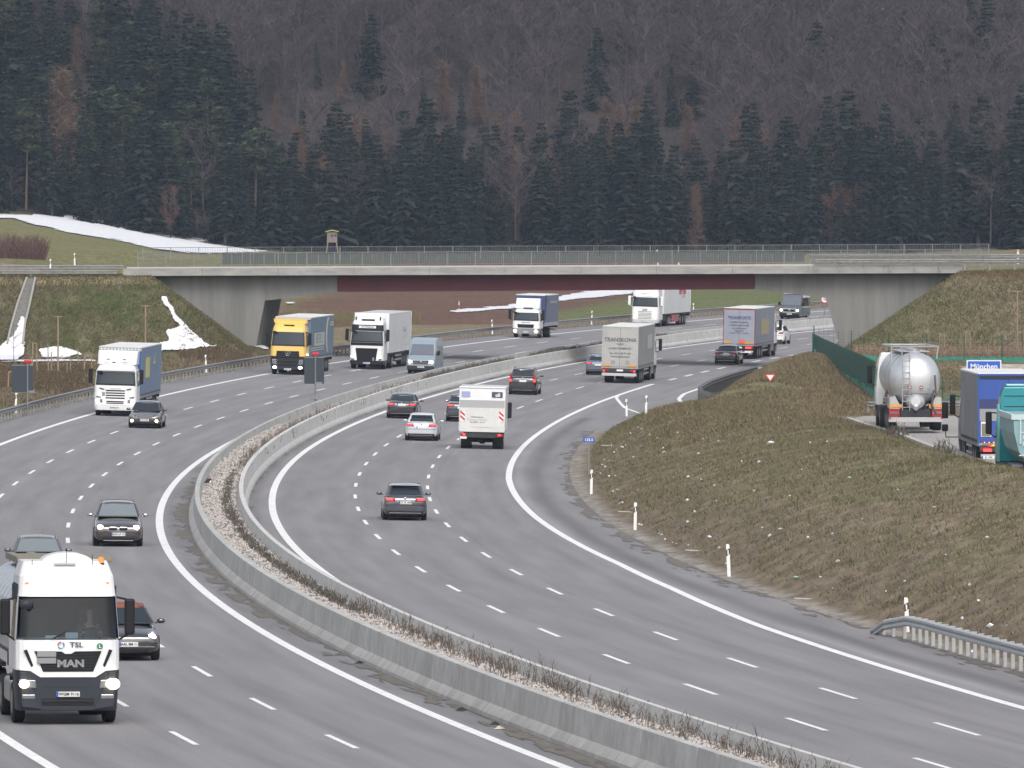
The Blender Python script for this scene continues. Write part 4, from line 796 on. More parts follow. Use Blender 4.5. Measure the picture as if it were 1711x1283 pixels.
    # ---- rear
    if not onc:
        zt = S['tail'] - .13; lm = m_redl if lights else m_red
        for s in (-1, 1):
            mb = MB(); 
            if kind == 'bigsuv': mb.prism([(s * hw * .74, zt - .25), (s * hw * .93, zt - .22), (s * hw * .90, zt + .05), (s * hw * .80, zt + .42), (s * hw * .72, zt + .42), (s * hw * .74, zt)], 'y', yf(L_ - .26), yf(L_ + .01))
            else: mb.prism([(s * hw * .42, zt - .09), (s * hw * .88, zt - .07), (s * hw * .92, zt + .07), (s * hw * .48, zt + .06)], 'y', yf(L_ - .2), yf(L_ + .015))
            mb.build('taillight', m_red, t, bevel=.02)
            if lights: mb = MB(); mb.box(s * hw * .55, s * hw * .86, yf(L_ + .02), yf(L_ + .03), zt - .04, zt + .035) if kind != 'bigsuv' else mb.box(s * hw * .76, s * hw * .90, yf(L_ + .02), yf(L_ + .03), zt - .18, zt - .02); mb.build('lit_lamp', m_redl, t)
        plate(t, yf(L_ + .01), zt - (.02 if kind == 'saloon' else .13), 'rear', plate_s)
        mb = MB(); mb.box(-hw * .80, hw * .80, yf(L_ - .15), yf(L_ + .025), .24, .40); mb.build('rear_bumper', lower if lower not in (None, 'silver') else m_black, t, bevel=.03)
        mb = MB(); mb.box(-hw * .72, hw * .72, yf(L_ + .02), yf(L_ + .035), .30, .325); mb.build('bumper_strip', m_chrome, t)
        mb = MB(); mb.ball((0, yf(L_ - .005), zt + .05), .05, 8, sc_=(1, .4, 1)); mb.build('emblem', m_chrome, t)
        mb = MB(); mb.box(-hw * .86, hw * .86, yf(L_ - .02), yf(L_ + .004), zt - .24, zt - .225); mb.build('tailgate_gap', m_black, t)
        if spoiler: mb = MB(); mb.box(-wt * .9, wt * .9, yf(S['rb'] + .25), yf(S['rb'] - .05), zr_ - .02, zr_ + .03); mb.build('spoiler', col, t, bevel=.01)
    return t
# ------------------------------------------------------------------ lorries
def ringcab(z, hw, d0, cr, back, yf, crown=0):
    pts = [(hw, back)]; 
    for a in (0, 22.5, 45, 67.5, 90): pts.append((hw - cr + cr * math.cos(R(a)), d0 + cr - cr * math.sin(R(a))))
    pts = pts + [(-x, y) for x, y in pts[::-1]]; return [(x, yf(y), z) for x, y in pts]
def interp_levels(lv, z):
    zs = [l[0] for l in lv]; return [float(np.interp(z, zs, [l[i] for l in lv])) for i in (1, 2, 3)]
def band(lv, yf, z0, z1, i0=2, i1=9, out=.015, n=3, back=2.0):
    rows = []
    for k in range(n + 1):
        z = z0 + (z1 - z0) * k / n; hw, d0, cr = interp_levels(lv, z); r_ = ringcab(z, hw + out, d0 - out, cr, back, yf)[i0:i1 + 1]; rows.append(r_)
    mb = MB(); m_ = len(rows[0]); mb.add([p for r in rows for p in r], [(k * m_ + i, k * m_ + i + 1, (k + 1) * m_ + i + 1, (k + 1) * m_ + i) for k in range(n) for i in range(m_ - 1)]); return mb
def cab(t, yf, c, opt):
    """c: paint material; opt: zw0,zw1 windscreen; ztop cab roof; zb bumper top"""
    zb = opt.get('zb', 1.05); zw0, zw1, zt = opt['zw0'], opt['zw1'], opt['ztop']; W = opt.get('W', 2.5) / 2; slope = opt.get('slope', .22); rnd = opt.get('cr', .32)
    lv = [(.34, W - .05, .05, rnd), (zb, W, 0, rnd), (zw0, W, .05, rnd), (zw1, W - .07, slope, rnd), (zt - .35, W - .12, slope + .18, rnd), (zt, W - .24, slope + .55, rnd)]
    back = opt.get('back', 2.2)
    low = [l for l in lv if l[0] <= zb]; lowc = opt.get('bump', m_dgrey)
    mb = MB(); mb.loft([ringcab(l[0], l[1], l[2], l[3], 1.1, yf) for l in low]); mb.build('bumper', lowc, t, smooth=False, bevel=.02)
    up = [l for l in lv if l[0] >= zb]; up = [(up[0][0] + .004, *up[0][1:])] + up[1:]
    if opt.get('open'):
        k0 = [i for i, l in enumerate(up) if l[0] == zw0][0]; mb = MB(); mb.loft([ringcab(l[0], l[1], l[2], l[3], back, yf) for l in up[:k0 + 1]]); mb.loft([ringcab(l[0], l[1], l[2], l[3], back, yf) for l in up[k0 + 1:]])
        # sides and back of the cabin between sill and roof, leaving the windscreen open
        a = ringcab(zw0, up[k0][1], up[k0][2], up[k0][3], back, yf); b = ringcab(zw1, up[k0 + 1][1], up[k0 + 1][2], up[k0 + 1][3], back, yf); n = len(a)
        for i in (0, 1, 9, 10): j = (i + 1) % n; mb.add([a[i], a[j], b[j], b[i]], [(0, 1, 2, 3)])
        mb.add([a[n - 1], a[0], b[0], b[n - 1]], [(0, 1, 2, 3)])
        mb.build('cab_shell', c, t, bevel=.015)
    else:
        mb = MB(); mb.loft([ringcab(l[0], l[1], l[2], l[3], back, yf) for l in up]); mb.build('cab_shell', c, t, bevel=.03)
    band(lv, yf, zw0 + .03, zw1 - .03, 3, 8, n=3).build('windscreen', opt.get('glass', m_glass), t, smooth=True)
    if opt.get('dash', True) and not opt.get('open'):
        band(lv, yf, zw0 + .03, zw0 + .12, 3, 8, n=1, out=.02).build('wiper_trim', m_black, t)
    for s in (-1, 1):
        x = s * (W + .006); slab([(s * (interp_levels(lv, zw0)[0] + .004), yf(.55), zw0 + .02), (s * (interp_levels(lv, zw0)[0] + .004), yf(1.5), zw0 + .02), (s * (interp_levels(lv, zw1)[0] + .01), yf(1.5), zw1 - .08), (s * (interp_levels(lv, zw1)[0] + .01), yf(.68), zw1 - .08)], .008).build('side_window', m_glass, t)
        mc = opt.get('mirror', m_black); mb = MB(); x0 = s * (W + .12); mb.box(x0, x0 + s * .24, yf(.35), yf(.17), zw0 + .12, zw0 + .98); m_ = mb.build('wing_mirror', mc, t, bevel=.05)
        mb = MB(); mb.bar((s * (W - .05), yf(.42), zw1 - .02), (x0 + s * .1, yf(.26), zw0 + .95), .025); mb.bar((s * (W - .02), yf(.42), zw0 - .02), (x0 + s * .1, yf(.26), zw0 + .15), .025); mb.build('mirror_arm', mc, m_)
    if opt.get('kerbmirror', True):
        mb = MB(); mb.ball((W - .30, yf(-.16), zw1 - .06), .15, 8, sc_=(1, .7, .75)); mb.bar((W - .2, yf(.2), zw1 + .05), (W - .3, yf(-.1), zw1 - .02), .02); mb.build('front_mirror', m_black, t, smooth=True)
    return lv
def fbox(lv, yf, x0, x1, z0, z1, out=.02, thick=.10):
    d = interp_levels(lv, (z0 + z1) / 2)[1]; mb = MB(); mb.box(x0, x1, yf(d - out), yf(d + thick), z0, z1); return mb
def headlamps(t, lv, yf, z, x=.95, w_=.34, h=.18, lit=None, r=.085, out=.03, lx=None):
    for s in (-1, 1):
        d = interp_levels(lv, z)[1]; mb = MB(); mb.prism([(s * (x - w_ / 2), z - h / 2), (s * (x + w_ / 2 - .04), z - h / 2 + .02), (s * (x + w_ / 2), z + h / 2 + .02), (s * (x - w_ / 2 + .02), z + h / 2)], 'y', yf(d - out), yf(d + .35)); mb.build('headlight', m_lamp, t, bevel=.02)
        if lit: mb = MB(); mb.ball((s * (lx or x), yf(d - out - .01), z), r, 10, sc_=(1.1, .4, .9)); mb.build('lit_lamp', lit, t, smooth=True)
def axle(t, yf, d, r=.5, wd=.30, W=2.5, dual=False, rim=None):
    for s in (-1, 1):
        if dual: wheel(t, s * (W / 2 - .30), yf(d), r, .58, rim or m_rimd, side=s)
        else: wheel(t, s * (W / 2 - wd / 2 - .01), yf(d), r, wd, rim or m_rimd, side=s)
def tractor_rest(t, yf, W=2.5):
    mb = MB(); mb.box(-.45, .45, yf(6.1), yf(.6), .75, 1.05); mb.build('chassis', m_chas, t); axle(t, yf, 1.45); axle(t, yf, 5.1, dual=True)
    for s in (-1, 1):
        mb = MB(); mb.box(s * .70, s * 1.22, yf(4.3), yf(2.4), .42, 1.0); mb.build('fuel_tank', m_chas if s < 0 else M('tank_alu', (.35, .35, .36), rough=.4, metal=.6), t, bevel=.08)
        mb = MB(); mb.prism([(yf(2.05), .98), (yf(1.9), 1.1), (yf(1.0), 1.1), (yf(.85), .98), (yf(.85), 1.16), (yf(2.05), 1.16)], 'x', s * .9, s * 1.245); mb.build('mudguard', m_dgrey, t)
def trailer(t, yf, d0, L_, side, roof, rear, front, z0=1.15, z1=4.0, W=2.55, kind='curtain', frame=None, rearparts=True, underbits=True, axles=(8.6, 9.9, 11.2)):
    d1 = d0 + L_; hw = W / 2; mb = MB(); mb.box(-hw + .01, hw - .01, yf(d1 - .01), yf(d0 + .01), z0, z1 - .01); tr = mb.build('trailer_box', side, t)
    mb = MB(); mb.box(-hw, hw, yf(d1), yf(d0), z1 - .06, z1 + .02); mb.build('trailer_roof', roof, tr, bevel=.02)
    mb = MB(); mb.box(-hw + .02, hw - .02, yf(d0), yf(d0 - .03), z0, z1 - .05); mb.build('front_wall', front, tr)
    mb = MB(); mb.box(-hw + .04, hw - .04, yf(d1 + .03), yf(d1), z0 + .03, z1 - .09); rw = mb.build('rear_doors', rear, tr)
    fm = frame or side
    mb = MB(); 
    for s in (-1, 1): mb.box(s * (hw - .05), s * (hw + .004), yf(d1 + .045), yf(d1 - .05), z0 - .1, z1)
    mb.box(-hw + .055, hw - .055, yf(d1 + .045), yf(d1), z1 - .10, z1 - .005); mb.build('rear_frame', fm, tr)
    mb = MB(); mb.box(-.008, .008, yf(d1 + .036), yf(d1 + .03), z0 + .03, z1 - .1); mb.build('door_gap', m_ink, tr)
    mb = MB(); mb.box(-hw, hw, yf(d1), yf(d0), z0 - .14, z0 - .003); mb.build('side_raves', M('rave_grey', (.30, .31, .33), rough=.6) if kind == 'curtain' else m_chas, tr)
    mb = MB(); mb.box(-.5, .5, yf(d1 - .2), yf(d0 + 1.0), .80, z0 - .142); mb.build('trailer_chassis', m_chas, tr)
    for a in axles: axle(t, yf, d0 + a, wd=.38)
    if underbits:
        for s in (-1, 1):
            mb = MB(); mb.box(s * 1.0, s * 1.22, yf(d0 + 8.0), yf(d0 + 5.2), .45, 1.0); mb.build('pallet_box', m_chas, tr)
            mb = MB(); 
            for z in (.55, .85): mb.box(s * 1.22, s * 1.25, yf(d0 + 8.1), yf(d0 + 4.2), z, z + .1)
            mb.build('side_guard', M('guard_alu', (.42, .42, .43), rough=.5, metal=.4), tr)
    if kind == 'curtain':
        mb = MB(); n = int(L_ / .55)
        for s in (-1, 1):
            for i in range(n): mb.box(s * (hw - .01), s * (hw + .012), yf(d0 + .3 + i * .55), yf(d0 + .34 + i * .55), z0 - .1, z0 + .12)
        mb.build('curtain_straps', m_chas, tr)
    if rearparts:
        mb = MB(); mb.box(-1.15, 1.15, yf(d1 + .02), yf(d1 - .15), .55, .68); mb.build('underrun_bar', M('bar_grey', (.40, .40, .40), rough=.5), tr)
        mb = MB(); mb.box(-1.2, 1.2, yf(d1 + .03), yf(d1 - .1), .78, z0 - .105); mb.build('lamp_board', m_chas, tr)
        for s in (-1, 1): mb = MB(); mb.box(s * .75, s * 1.15, yf(d1 + .05), yf(d1 + .02), .84, .97); mb.build('taillight', m_red, tr)
    return tr
def decal(parent, x0, x1, y, z0, z1, mat, name='marking', face='rear', th=.006):
    mb = MB()
    if face in ('rear', 'front'): mb.box(x0, x1, y - th, y + th, z0, z1)
    else: mb.box(y - th, y + th, x0, x1, z0, z1)
    return mb.build(name, mat, parent)
ROWL = 16.4
def lorry(name, label, u, Y, onc, L_, cat='lorry'):
    loc, rz, rx, ry = place(u, Y, L_, onc); return thing(name, label, cat, loc, rz, None, rx, ry), (lambda d: L_ / 2 - d)
# ---- 1 tanker in the foreground -------------------------------------------------
t, yf = lorry('tank_lorry', 'white cabbed tank lorry nearest the camera, silver ribbed tank and orange beacon on its roof', -13.42, 228.3, True, 14.0)
man_t = t; m_gopen = bpy.data.materials.new('clear_windscreen'); m_gopen.use_nodes = True; n_ = m_gopen.node_tree.nodes; l_ = m_gopen.node_tree.links; tr_ = n_.new('ShaderNodeBsdfTransparent'); tr_.inputs[0].default_value = (.42, .52, .60, 1); gl_ = n_.new('ShaderNodeBsdfGlossy'); gl_.inputs['Roughness'].default_value = .03; mx_ = n_.new('ShaderNodeMixShader'); mx_.inputs[0].default_value = .045; l_.new(tr_.outputs[0], mx_.inputs[1]); l_.new(gl_.outputs[0], mx_.inputs[2]); l_.new(mx_.outputs[0], n_['Material Output'].inputs[0])
lv = cab(t, yf, m_wht, dict(zb=1.30, zw0=2.02, zw1=3.05, ztop=3.88, slope=.16, cr=.34, bump=M('bumper_anthracite', (.030, .036, .046), rough=.5, spec=.35), open=True, glass=m_gopen, kerbmirror=False, back=2.3))
mb = MB(); mb.box(-1.16, 1.16, yf(2.24), yf(2.16), 1.45, 3.3); mb.box(-1.19, -1.165, yf(2.16), yf(.5), 1.45, 3.3); mb.box(1.165, 1.19, yf(2.16), yf(.5), 1.45, 3.3); mb.box(-1.16, 1.16, yf(2.16), yf(.62), 3.3, 3.34); mb.build('cab_lining', M('lining_dark', (.022, .034, .055), rough=.9), t)
mb = MB(); mb.box(-1.05, 1.05, yf(.95), yf(.45), 1.5, 2.02); mb.build('dashboard', M('dashboard_dark', (.03, .03, .032), rough=.7), t, bevel=.04)
mb = MB(); 
for s in (-1, 1): mb.box(s * .36, s * .90, yf(1.95), yf(1.72), 1.5, 2.75); mb.box(s * .36, s * .90, yf(1.8), yf(1.2), 1.4, 1.66)
mb.build('seat', M('seat_fabric', (.06, .062, .07), rough=.9), t, bevel=.06)
mb = MB(); c0 = Vector((-.63, yf(.98), 2.10)); 
for i in range(16):
    a, b = 2 * math.pi * i / 16, 2 * math.pi * (i + 1) / 16; mb.bar(c0 + Vector((.22 * math.cos(a), -.13 * math.sin(a), .17 * math.sin(a))), c0 + Vector((.22 * math.cos(b), -.13 * math.sin(b), .17 * math.sin(b))), .015, 5)
mb.build('steering_wheel', m_black, t)
mb = MB(); mb.box(.20, .50, yf(.62), yf(.60), 2.04, 2.11); mb.box(-.28, .02, yf(.62), yf(.60), 2.04, 2.18); mb.build('papers_on_dashboard', M('paper', (.45, .48, .5), rough=.8), t)
# white panel reaching down in a shallow V, grille, vents, lettering
mb = MB(); mb.prism([(-1.16, 1.31), (-.90, 1.29), (-.66, 1.14), (.66, 1.14), (.90, 1.29), (1.16, 1.31), (1.16, 1.36), (-1.16, 1.36)], 'y', yf(-.012), yf(.3)); mb.build('front_panel', m_wht, t)
mb = MB(); mb.prism([(-.80, 1.77), (.80, 1.77), (.60, 1.27), (-.60, 1.27)], 'y', yf(-.022), yf(.2)); gr = mb.build('grille', M('grille_black', (.010, .011, .013), rough=.6, spec=.25), t)
mb = MB(); mb.prism([(-.80, 1.80), (.80, 1.80), (.80, 1.765), (.16, 1.755), (.07, 1.70), (-.07, 1.70), (-.16, 1.755), (-.80, 1.765)], 'y', yf(-.035), yf(.1)); mb.build('chrome_wing', m_wht, gr)
mb = MB(); 
for i in range(6): mb.box(-.62 + .0 * i, .62, yf(-.028), yf(0), 1.33 + i * .07, 1.345 + i * .07)
mb.build('grille_slats', m_dgrey, gr)
text(gr, 'MAN', .235, (-.06, yf(-.045), 1.46), 'front', m_chrome, bold=.012, sx=1.25)
for z in (1.47, 1.63): mb = MB(); mb.box(.29, .74, yf(-.05), yf(-.03), z, z + .135); mb.build('blank_grey_plate', M('plate_grey', (.24, .25, .255), rough=.6), gr)
text(t, 'TSL', .175, (-.20, yf(-.0), 1.905), 'front', M('ink_grey', (.05, .055, .065), rough=.5), bold=.004, sx=1.2)
for k, cc in enumerate(((.55, .05, .06), (.04, .22, .50), (.05, .35, .32))):
    mb = MB(); 
    for i in range(6): a, b = k * 2.09 + i * .28, k * 2.09 + (i + 1) * .28; mb.bar((.17 + .075 * math.cos(a), yf(-.005), 1.90 + .075 * math.sin(a)), (.17 + .075 * math.cos(b), yf(-.005), 1.90 + .075 * math.sin(b)), .017, 5)
    mb.build('round_emblem', M('emblem_%d' % k, cc), t)
mb = MB(); mb.loft([[(-.76 + .075 * math.cos(a), yf(y_), 1.875 + .075 * math.sin(a)) for a in [i * .5236 for i in range(12)]] for y_ in (.03, -.012)]); q = mb.build('round_sticker', M('sticker_green', (.02, .20, .10), rough=.5), t); text(q, 'L', .11, (-.76, yf(-.018), 1.875), 'front', m_wht, bold=.004)
for s in (-1, 1):
    mb = MB(); mb.prism([(s * .98, 1.80), (s * 1.06, 1.78), (s * .88, 1.38), (s * .83, 1.42)], 'y', yf(-.012), yf(.2)); mb.build('side_vent', m_black, t)
headlamps(t, lv, yf, .97, x=.96, w_=.42, h=.20, out=.03)
for x, mt, r in ((1.05, m_litw, .11), (-1.07, m_litw, .15)): mb = MB(); mb.ball((x, yf(-.05), .98), r, 12, sc_=(1.1, .4, .9)); mb.build('lit_lamp', mt, t, smooth=True)
for s in (-1, 1): mb = MB(); mb.box(s * .78, s * 1.10, yf(-.02), yf(.2), .62, .73); mb.build('fog_lamp', m_lamp, t, bevel=.02)
mb = MB(); mb.prism([(-.62, .46), (.62, .46), (.66, 1.12), (-.66, 1.12)], 'y', yf(.035), yf(.3)); mb.build('lower_grille', m_black, t)
mb = MB(); 
for z in (.56, .88, 1.0): mb.box(-.60, .60, yf(.02), yf(.1), z, z + .04)
mb.build('lower_slats', m_dgrey, t)
for s in (-1, 1): mb = MB(); mb.prism([(s * .62, .36), (s * 1.10, .42), (s * 1.16, 1.28), (s * .98, 1.28), (s * .74, .62)], 'y', yf(.0), yf(.35)); mb.build('bumper_corner', MATS['bumper_anthracite'], t, bevel=.03)
plate(t, yf(-.02), .735, 'front', 'WGM 9116', w_=.56)
for s in (-1, 1):
    mb = MB(); mb.bar((s * .02 + .35, yf(.02), 2.06), (s * .02 - .15 + .2, yf(.045), 2.22), .012); mb.build('wiper', m_black, t)
mb = MB(); mb.loft([[(-.05 + r_ * math.cos(a), yf(d), 3.80 + .28 * math.sin(a)) for r_, a in [(.64, math.pi * i / 12) for i in range(13)]] for d in (.95, 1.9)]); mb.build('roof_spoiler', m_wht, t, smooth=False)
mb = MB(); mb.box(-.22, .30, yf(.60), yf(.52), 3.81, 3.85); mb.build('roof_hatch', M('hatch_grey', (.5, .5, .5)), t)
mb = MB(); mb.bar((-.84, yf(.75), 3.74), (-.84, yf(.75), 3.84), .10, 10, 0, .08); bs = mb.build('beacon_base', m_black, t); mb = MB(); mb.bar((-.84, yf(.75), 3.84), (-.84, yf(.75), 3.98), .075, 12, 0, .06); mb.build('beacon', m_amb, t)
for x, h in ((.0, .35), (-.62, .2), (.82, .08)): mb = MB(); mb.bar((x, yf(.6), 3.8), (x, yf(.6), 3.84 + h), .008, 5); mb.build('aerial', m_black, t)
for s in (-1, 1): mb = MB(); mb.box(s * .90, s * 1.0, yf(.30), yf(.36), 3.36, 3.39); mb.build('marker_lamp', m_amb, t)
mb = MB(); mb.ball((1.02, yf(-.12), 2.88), .16, 10, sc_=(1.1, .7, .8)); mb.bar((1.15, yf(.2), 2.98), (1.05, yf(-.1), 2.92), .025); mb.build('front_mirror', m_dgrey, t, smooth=True)
tractor_rest(t, yf)
mb = MB(); rg = []
for i in range(41):
    d = 2.75 + i * .27; k = .92 if i in (0, 40) else 1.0; bump = .025 if i % 4 == 0 else 0; rg.append([(k * (1.22 + bump) * math.cos(a), yf(d), 2.32 + k * (1.22 + bump) * math.sin(a)) for a in [2 * math.pi * j / 28 for j in range(28)]])
mb.loft(rg); tk = mb.build('tank', M('brushed_tank', (.50, .51, .52), rough=.28, metal=.75), t)
mb = MB(); mb.box(-1.3, .98, yf(3.45), yf(3.0), 3.76, 3.80); mb.box(-1.3, .98, yf(3.02), yf(2.98), 3.80, 3.92); mb.box(-1.3, .98, yf(3.50), yf(3.46), 3.80, 3.98)
for i in range(12): mb.box(-1.3 + i * .2, -1.26 + i * .2, yf(3.44), yf(3.03), 3.80, 3.88)
for x in (-.9, .6): mb.box(x, x + .06, yf(3.4), yf(3.3), 3.3, 3.76)
mb.box(.42, .60, yf(12.5), yf(3.6), 3.56, 3.72); mb.box(-.1, .08, yf(12.5), yf(3.6), 3.56, 3.72); mb.build('walkway', M('walkway_alu', (.23, .215, .19), rough=.6, metal=.3), tk)
for s in (-1, 1): mb = MB(); mb.box(s * .9, s * 1.24, yf(12.6), yf(8.0), 1.05, 1.15); mb.build('mudguard', m_dgrey, tk)
for a in (8.6, 9.9, 11.2): axle(t, yf, a, wd=.38)
mb = MB(); mb.box(-.5, .5, yf(13.2), yf(3.5), .85, 1.2); mb.build('trailer_chassis', m_chas, t)
# driver : one continuous body, seen through the windscreen
def skinned(name, V, E_, rad, mat, loc, rot, parent=None, sub=1):
    me = bpy.data.meshes.new(name); me.from_pydata([tuple(v) for v in V], E_, []); o = link(bpy.data.objects.new(name, me)); md = o.modifiers.new('skin', 'SKIN')
    if not me.skin_vertices: me.attributes  # layer is created by the modifier
    import bmesh
    b = bmesh.new(); b.from_mesh(me); lay = b.verts.layers.skin.verify(); b.verts.ensure_lookup_table()
    for i, v in enumerate(b.verts): v[lay].radius = (rad[i], rad[i]); v[lay].use_root = (i == 0)
    b.to_mesh(me); b.free(); s = o.modifiers.new('sub', 'SUBSURF'); s.levels = s.render_levels = sub; me.materials.append(mat)
    if parent: o.parent = parent
    else: o.location = loc; o.rotation_euler = rot
    return o
hx = -.63; V = [(hx, yf(1.55), 1.75), (hx, yf(1.56), 2.0), (hx, yf(1.54), 2.24), (hx, yf(1.50), 2.38), (hx, yf(1.48), 2.47), (hx, yf(1.46), 2.60), (hx, yf(1.46), 2.70)]; rad = [.16, .15, .16, .06, .07, .095, .07]; E_ = [(i, i + 1) for i in range(6)]
for s in (-1, 1):
    b = len(V); hand = (hx + s * .19, yf(1.04), 2.15); V += [(hx + s * .2, yf(1.52), 2.29), (hx + s * .29, yf(1.38), 2.06), hand]; rad += [.07, .05, .032]; E_ += [(2, b), (b, b + 1), (b + 1, b + 2)]
    for k, (dx, l) in enumerate(((-.03, .07), (-.012, .08), (.008, .075), (.026, .06))): c = len(V); V += [(hand[0] + dx, hand[1] + .04, hand[2] + .035), (hand[0] + dx, hand[1] + .05 + l * .3, hand[2] + .01)]; rad += [.0095, .008]; E_ += [(b + 2, c), (c, c + 1)]
    c = len(V); V += [(hand[0] - s * .045, hand[1] + .0, hand[2] + .02)]; rad += [.011]; E_ += [(b + 2, c)]
drv = skinned('person', V, E_, rad, m_sky, t.location, t.rotation_euler); tag(drv, 'bald driver in a dark top, both hands on the wheel, behind the big windscreen', 'person')
skinned('dark_top', [V[0], V[1], V[2], V[7], V[8], (V[9][0], V[9][1] - .08, V[9][2]), V[20] if False else V[7 + 12], V[8 + 12], (V[9 + 12][0], V[9 + 12][1] - .08, V[9 + 12][2])], [(0, 1), (1, 2), (2, 3), (3, 4), (4, 5), (2, 6), (6, 7), (7, 8)], [.18, .17, .18, .085, .062, .045, .085, .062, .045], M('dark_cloth', (.07, .09, .10), rough=.9), None, None, parent=drv)
mb = MB(); 
for s in (-1, 1): mb.ball((hx + s * .035, yf(1.36), 2.615), .012, 6); mb.ball((hx + s * .095, yf(1.47), 2.60), .022, 6)
mb.build('eyes_and_ears', M('eye_dark', (.2, .12, .1)), drv); mb = MB(); mb.bar((hx, yf(1.37), 2.61), (hx, yf(1.335), 2.575), .008, 5, 0, .014); mb.build('nose', m_sky, drv)
# ---- 2 white lorry with blue grey curtain ------------------------------------------
t, yf = lorry('lorry', 'white lorry with slotted grille and blue grey curtain trailer, beside the saloon with orange lamps', -13.75, 560.5, True, ROWL)
lv = cab(t, yf, m_wht, dict(zb=.62, zw0=1.78, zw1=2.62, ztop=3.1, slope=.14, bump=m_wht))
mb = MB(); mb.loft([ringcab(z, hw_, d_, .3, 2.3, yf) for z, hw_, d_ in ((3.02, 1.16, .55), (3.3, 1.16, .75), (3.75, 1.18, 1.1), (3.82, 1.16, 1.2))]); mb.build('roof_deflector', m_wht, t, bevel=.03)
mb = MB(); mb.prism([(-1.1, 2.66), (1.1, 2.66), (1.05, 2.80), (-1.05, 2.80)], 'y', yf(-.08), yf(.3)); mb.build('sun_visor', m_wht, t); 
for x in (-.45, .5): mb = MB(); mb.box(x - .1, x + .1, yf(.35), yf(.5), 3.28, 3.36); mb.bar((x, yf(.4), 3.3), (x + (.5 if x > 0 else -.5), yf(.5), 3.26), .02); mb.build('roof_horn', m_chrome, t)
for i, z in enumerate((1.46, 1.32, 1.18, 1.03, .82, .73)): w_ = .56 if i < 4 else .50; fbox(lv, yf, -w_, w_, z, z + (.07 if i < 5 else .05), .02).build('grille_slot', m_black, t)
fbox(lv, yf, -.32, .32, 1.57, 1.65, .012).build('name_strip', M('strip_grey', (.5, .5, .51)), t)
for s in (-1, 1): mb = MB(); mb.prism([(s * .62, 1.58), (s * .95, 1.66), (s * .93, 1.60), (s * .72, 1.54)], 'y', yf(.0), yf(.3)); mb.build('air_slot', m_black, t); mb = MB(); mb.prism([(s * .80, 1.10), (s * 1.1, 1.16), (s * 1.1, 1.10), (s * .85, 1.06)], 'y', yf(-.0), yf(.3)); mb.build('air_slot', m_black, t)
headlamps(t, lv, yf, .88, x=.92, w_=.38, h=.22, lit=m_lit, r=.10, out=.015, lx=1.02); plate(t, yf(.02), .50, 'front', 'NB KE 96')
fbox(lv, yf, .60, .78, 1.16, 1.40, .01).build('grey_sticker', MATS['plate_grey'], t)
text(t, 'PAULA', .14, (-.35, yf(.62), 3.16), 'front', M('gold_ink', (.55, .50, .22)), sx=1.4); mb = MB(); mb.prism([(.02, 3.17), (.34, 3.17), (.18, 3.07)], 'y', yf(.6), yf(.66)); mb.build('bird_emblem', m_ink, t)
tractor_rest(t, yf); m_bcurt = M('curtain_blue_grey', (.165, .225, .325), rough=.6, var=.10, vscale=.8, stretch=(1, 2.5, .3)); m_roof = M('roof_pale', (.66, .66, .64), rough=.7, var=.08, vscale=.6)
tr = trailer(t, yf, 2.7, 13.6, m_bcurt, m_roof, m_bcurt, M('front_blue', (.05, .12, .33), rough=.5)); mb = MB(); mb.box(-1.26, 1.26, yf(2.74), yf(2.60), 3.78, 4.0); mb.build('roof_bow', M('bow_grey', (.33, .34, .36)), tr)
for i in range(12): decal(tr, -1.15 + i * .2, -1.05 + i * .2, yf(2.595), 3.84, 3.92, m_wht, name='roof_eyelet')
decal(tr, yf(8.2), yf(5.4), -1.285, 2.15, 3.35, M('sign_yellow', (.52, .50, .20)), name='yellow_panel', face='left'); mb = MB(); mb.prism([(yf(10.4), 2.9), (yf(12.2), 3.5), (yf(11.4), 3.1), (yf(12.4), 2.9)], 'x', -1.282, -1.294); mb.build('yellow_emblem', MATS['sign_yellow'], tr)
# ---- 3 yellow cab ------------------------------------------------------------------
m_yel = paint('yellow', (.72, .47, .115)); m_slate = M('curtain_slate', (.13, .19, .25), rough=.6, var=.07, vscale=.8); m_cream = M('marking_cream', (.50, .49, .44), rough=.6)
t, yf = lorry('lorry', 'lorry with yellow cab and star badge pulling a slate blue curtain trailer', -13.95, 671.5, True, ROWL)
lv = cab(t, yf, m_yel, dict(zb=1.28, zw0=1.98, zw1=3.02, ztop=3.66, slope=.16, bump=m_dgrey))
mb = MB(); mb.prism([(-1.12, 1.26), (-.95, 1.16), (.95, 1.16), (1.12, 1.26)], 'y', yf(-.01), yf(.2)); mb.build('chin', m_dgrey, t)
mb = MB(); mb.prism([(-.78, 1.66), (.78, 1.66), (.84, 1.15), (-.84, 1.15)], 'y', yf(-.02), yf(.2)); g = mb.build('grille', m_black, t)
for z in (1.24, 1.36, 1.48): mb = MB(); mb.box(-.74, .74, yf(-.035), yf(0), z, z + .035); mb.build('grille_slat', m_dgrey, g)
mb = MB()
for a in range(3): an = a * 2.094 + math.pi / 2; mb.bar((0, yf(-.05), 1.50), (.155 * math.cos(an), yf(-.05), 1.50 + .155 * math.sin(an)), .022, 5, 0, .008)
for i in range(16): a, b = 2 * math.pi * i / 16, 2 * math.pi * (i + 1) / 16; mb.bar((.165 * math.cos(a), yf(-.05), 1.5 + .165 * math.sin(a)), (.165 * math.cos(b), yf(-.05), 1.5 + .165 * math.sin(b)), .014, 5)
mb.build('star_badge', m_chrome, g)
for z in (.62, .84): fbox(lv, yf, -.70, .70, z, z + .10, .01).build('bumper_slot', m_black, t)
headlamps(t, lv, yf, .88, x=.94, w_=.34, h=.34, out=.02)
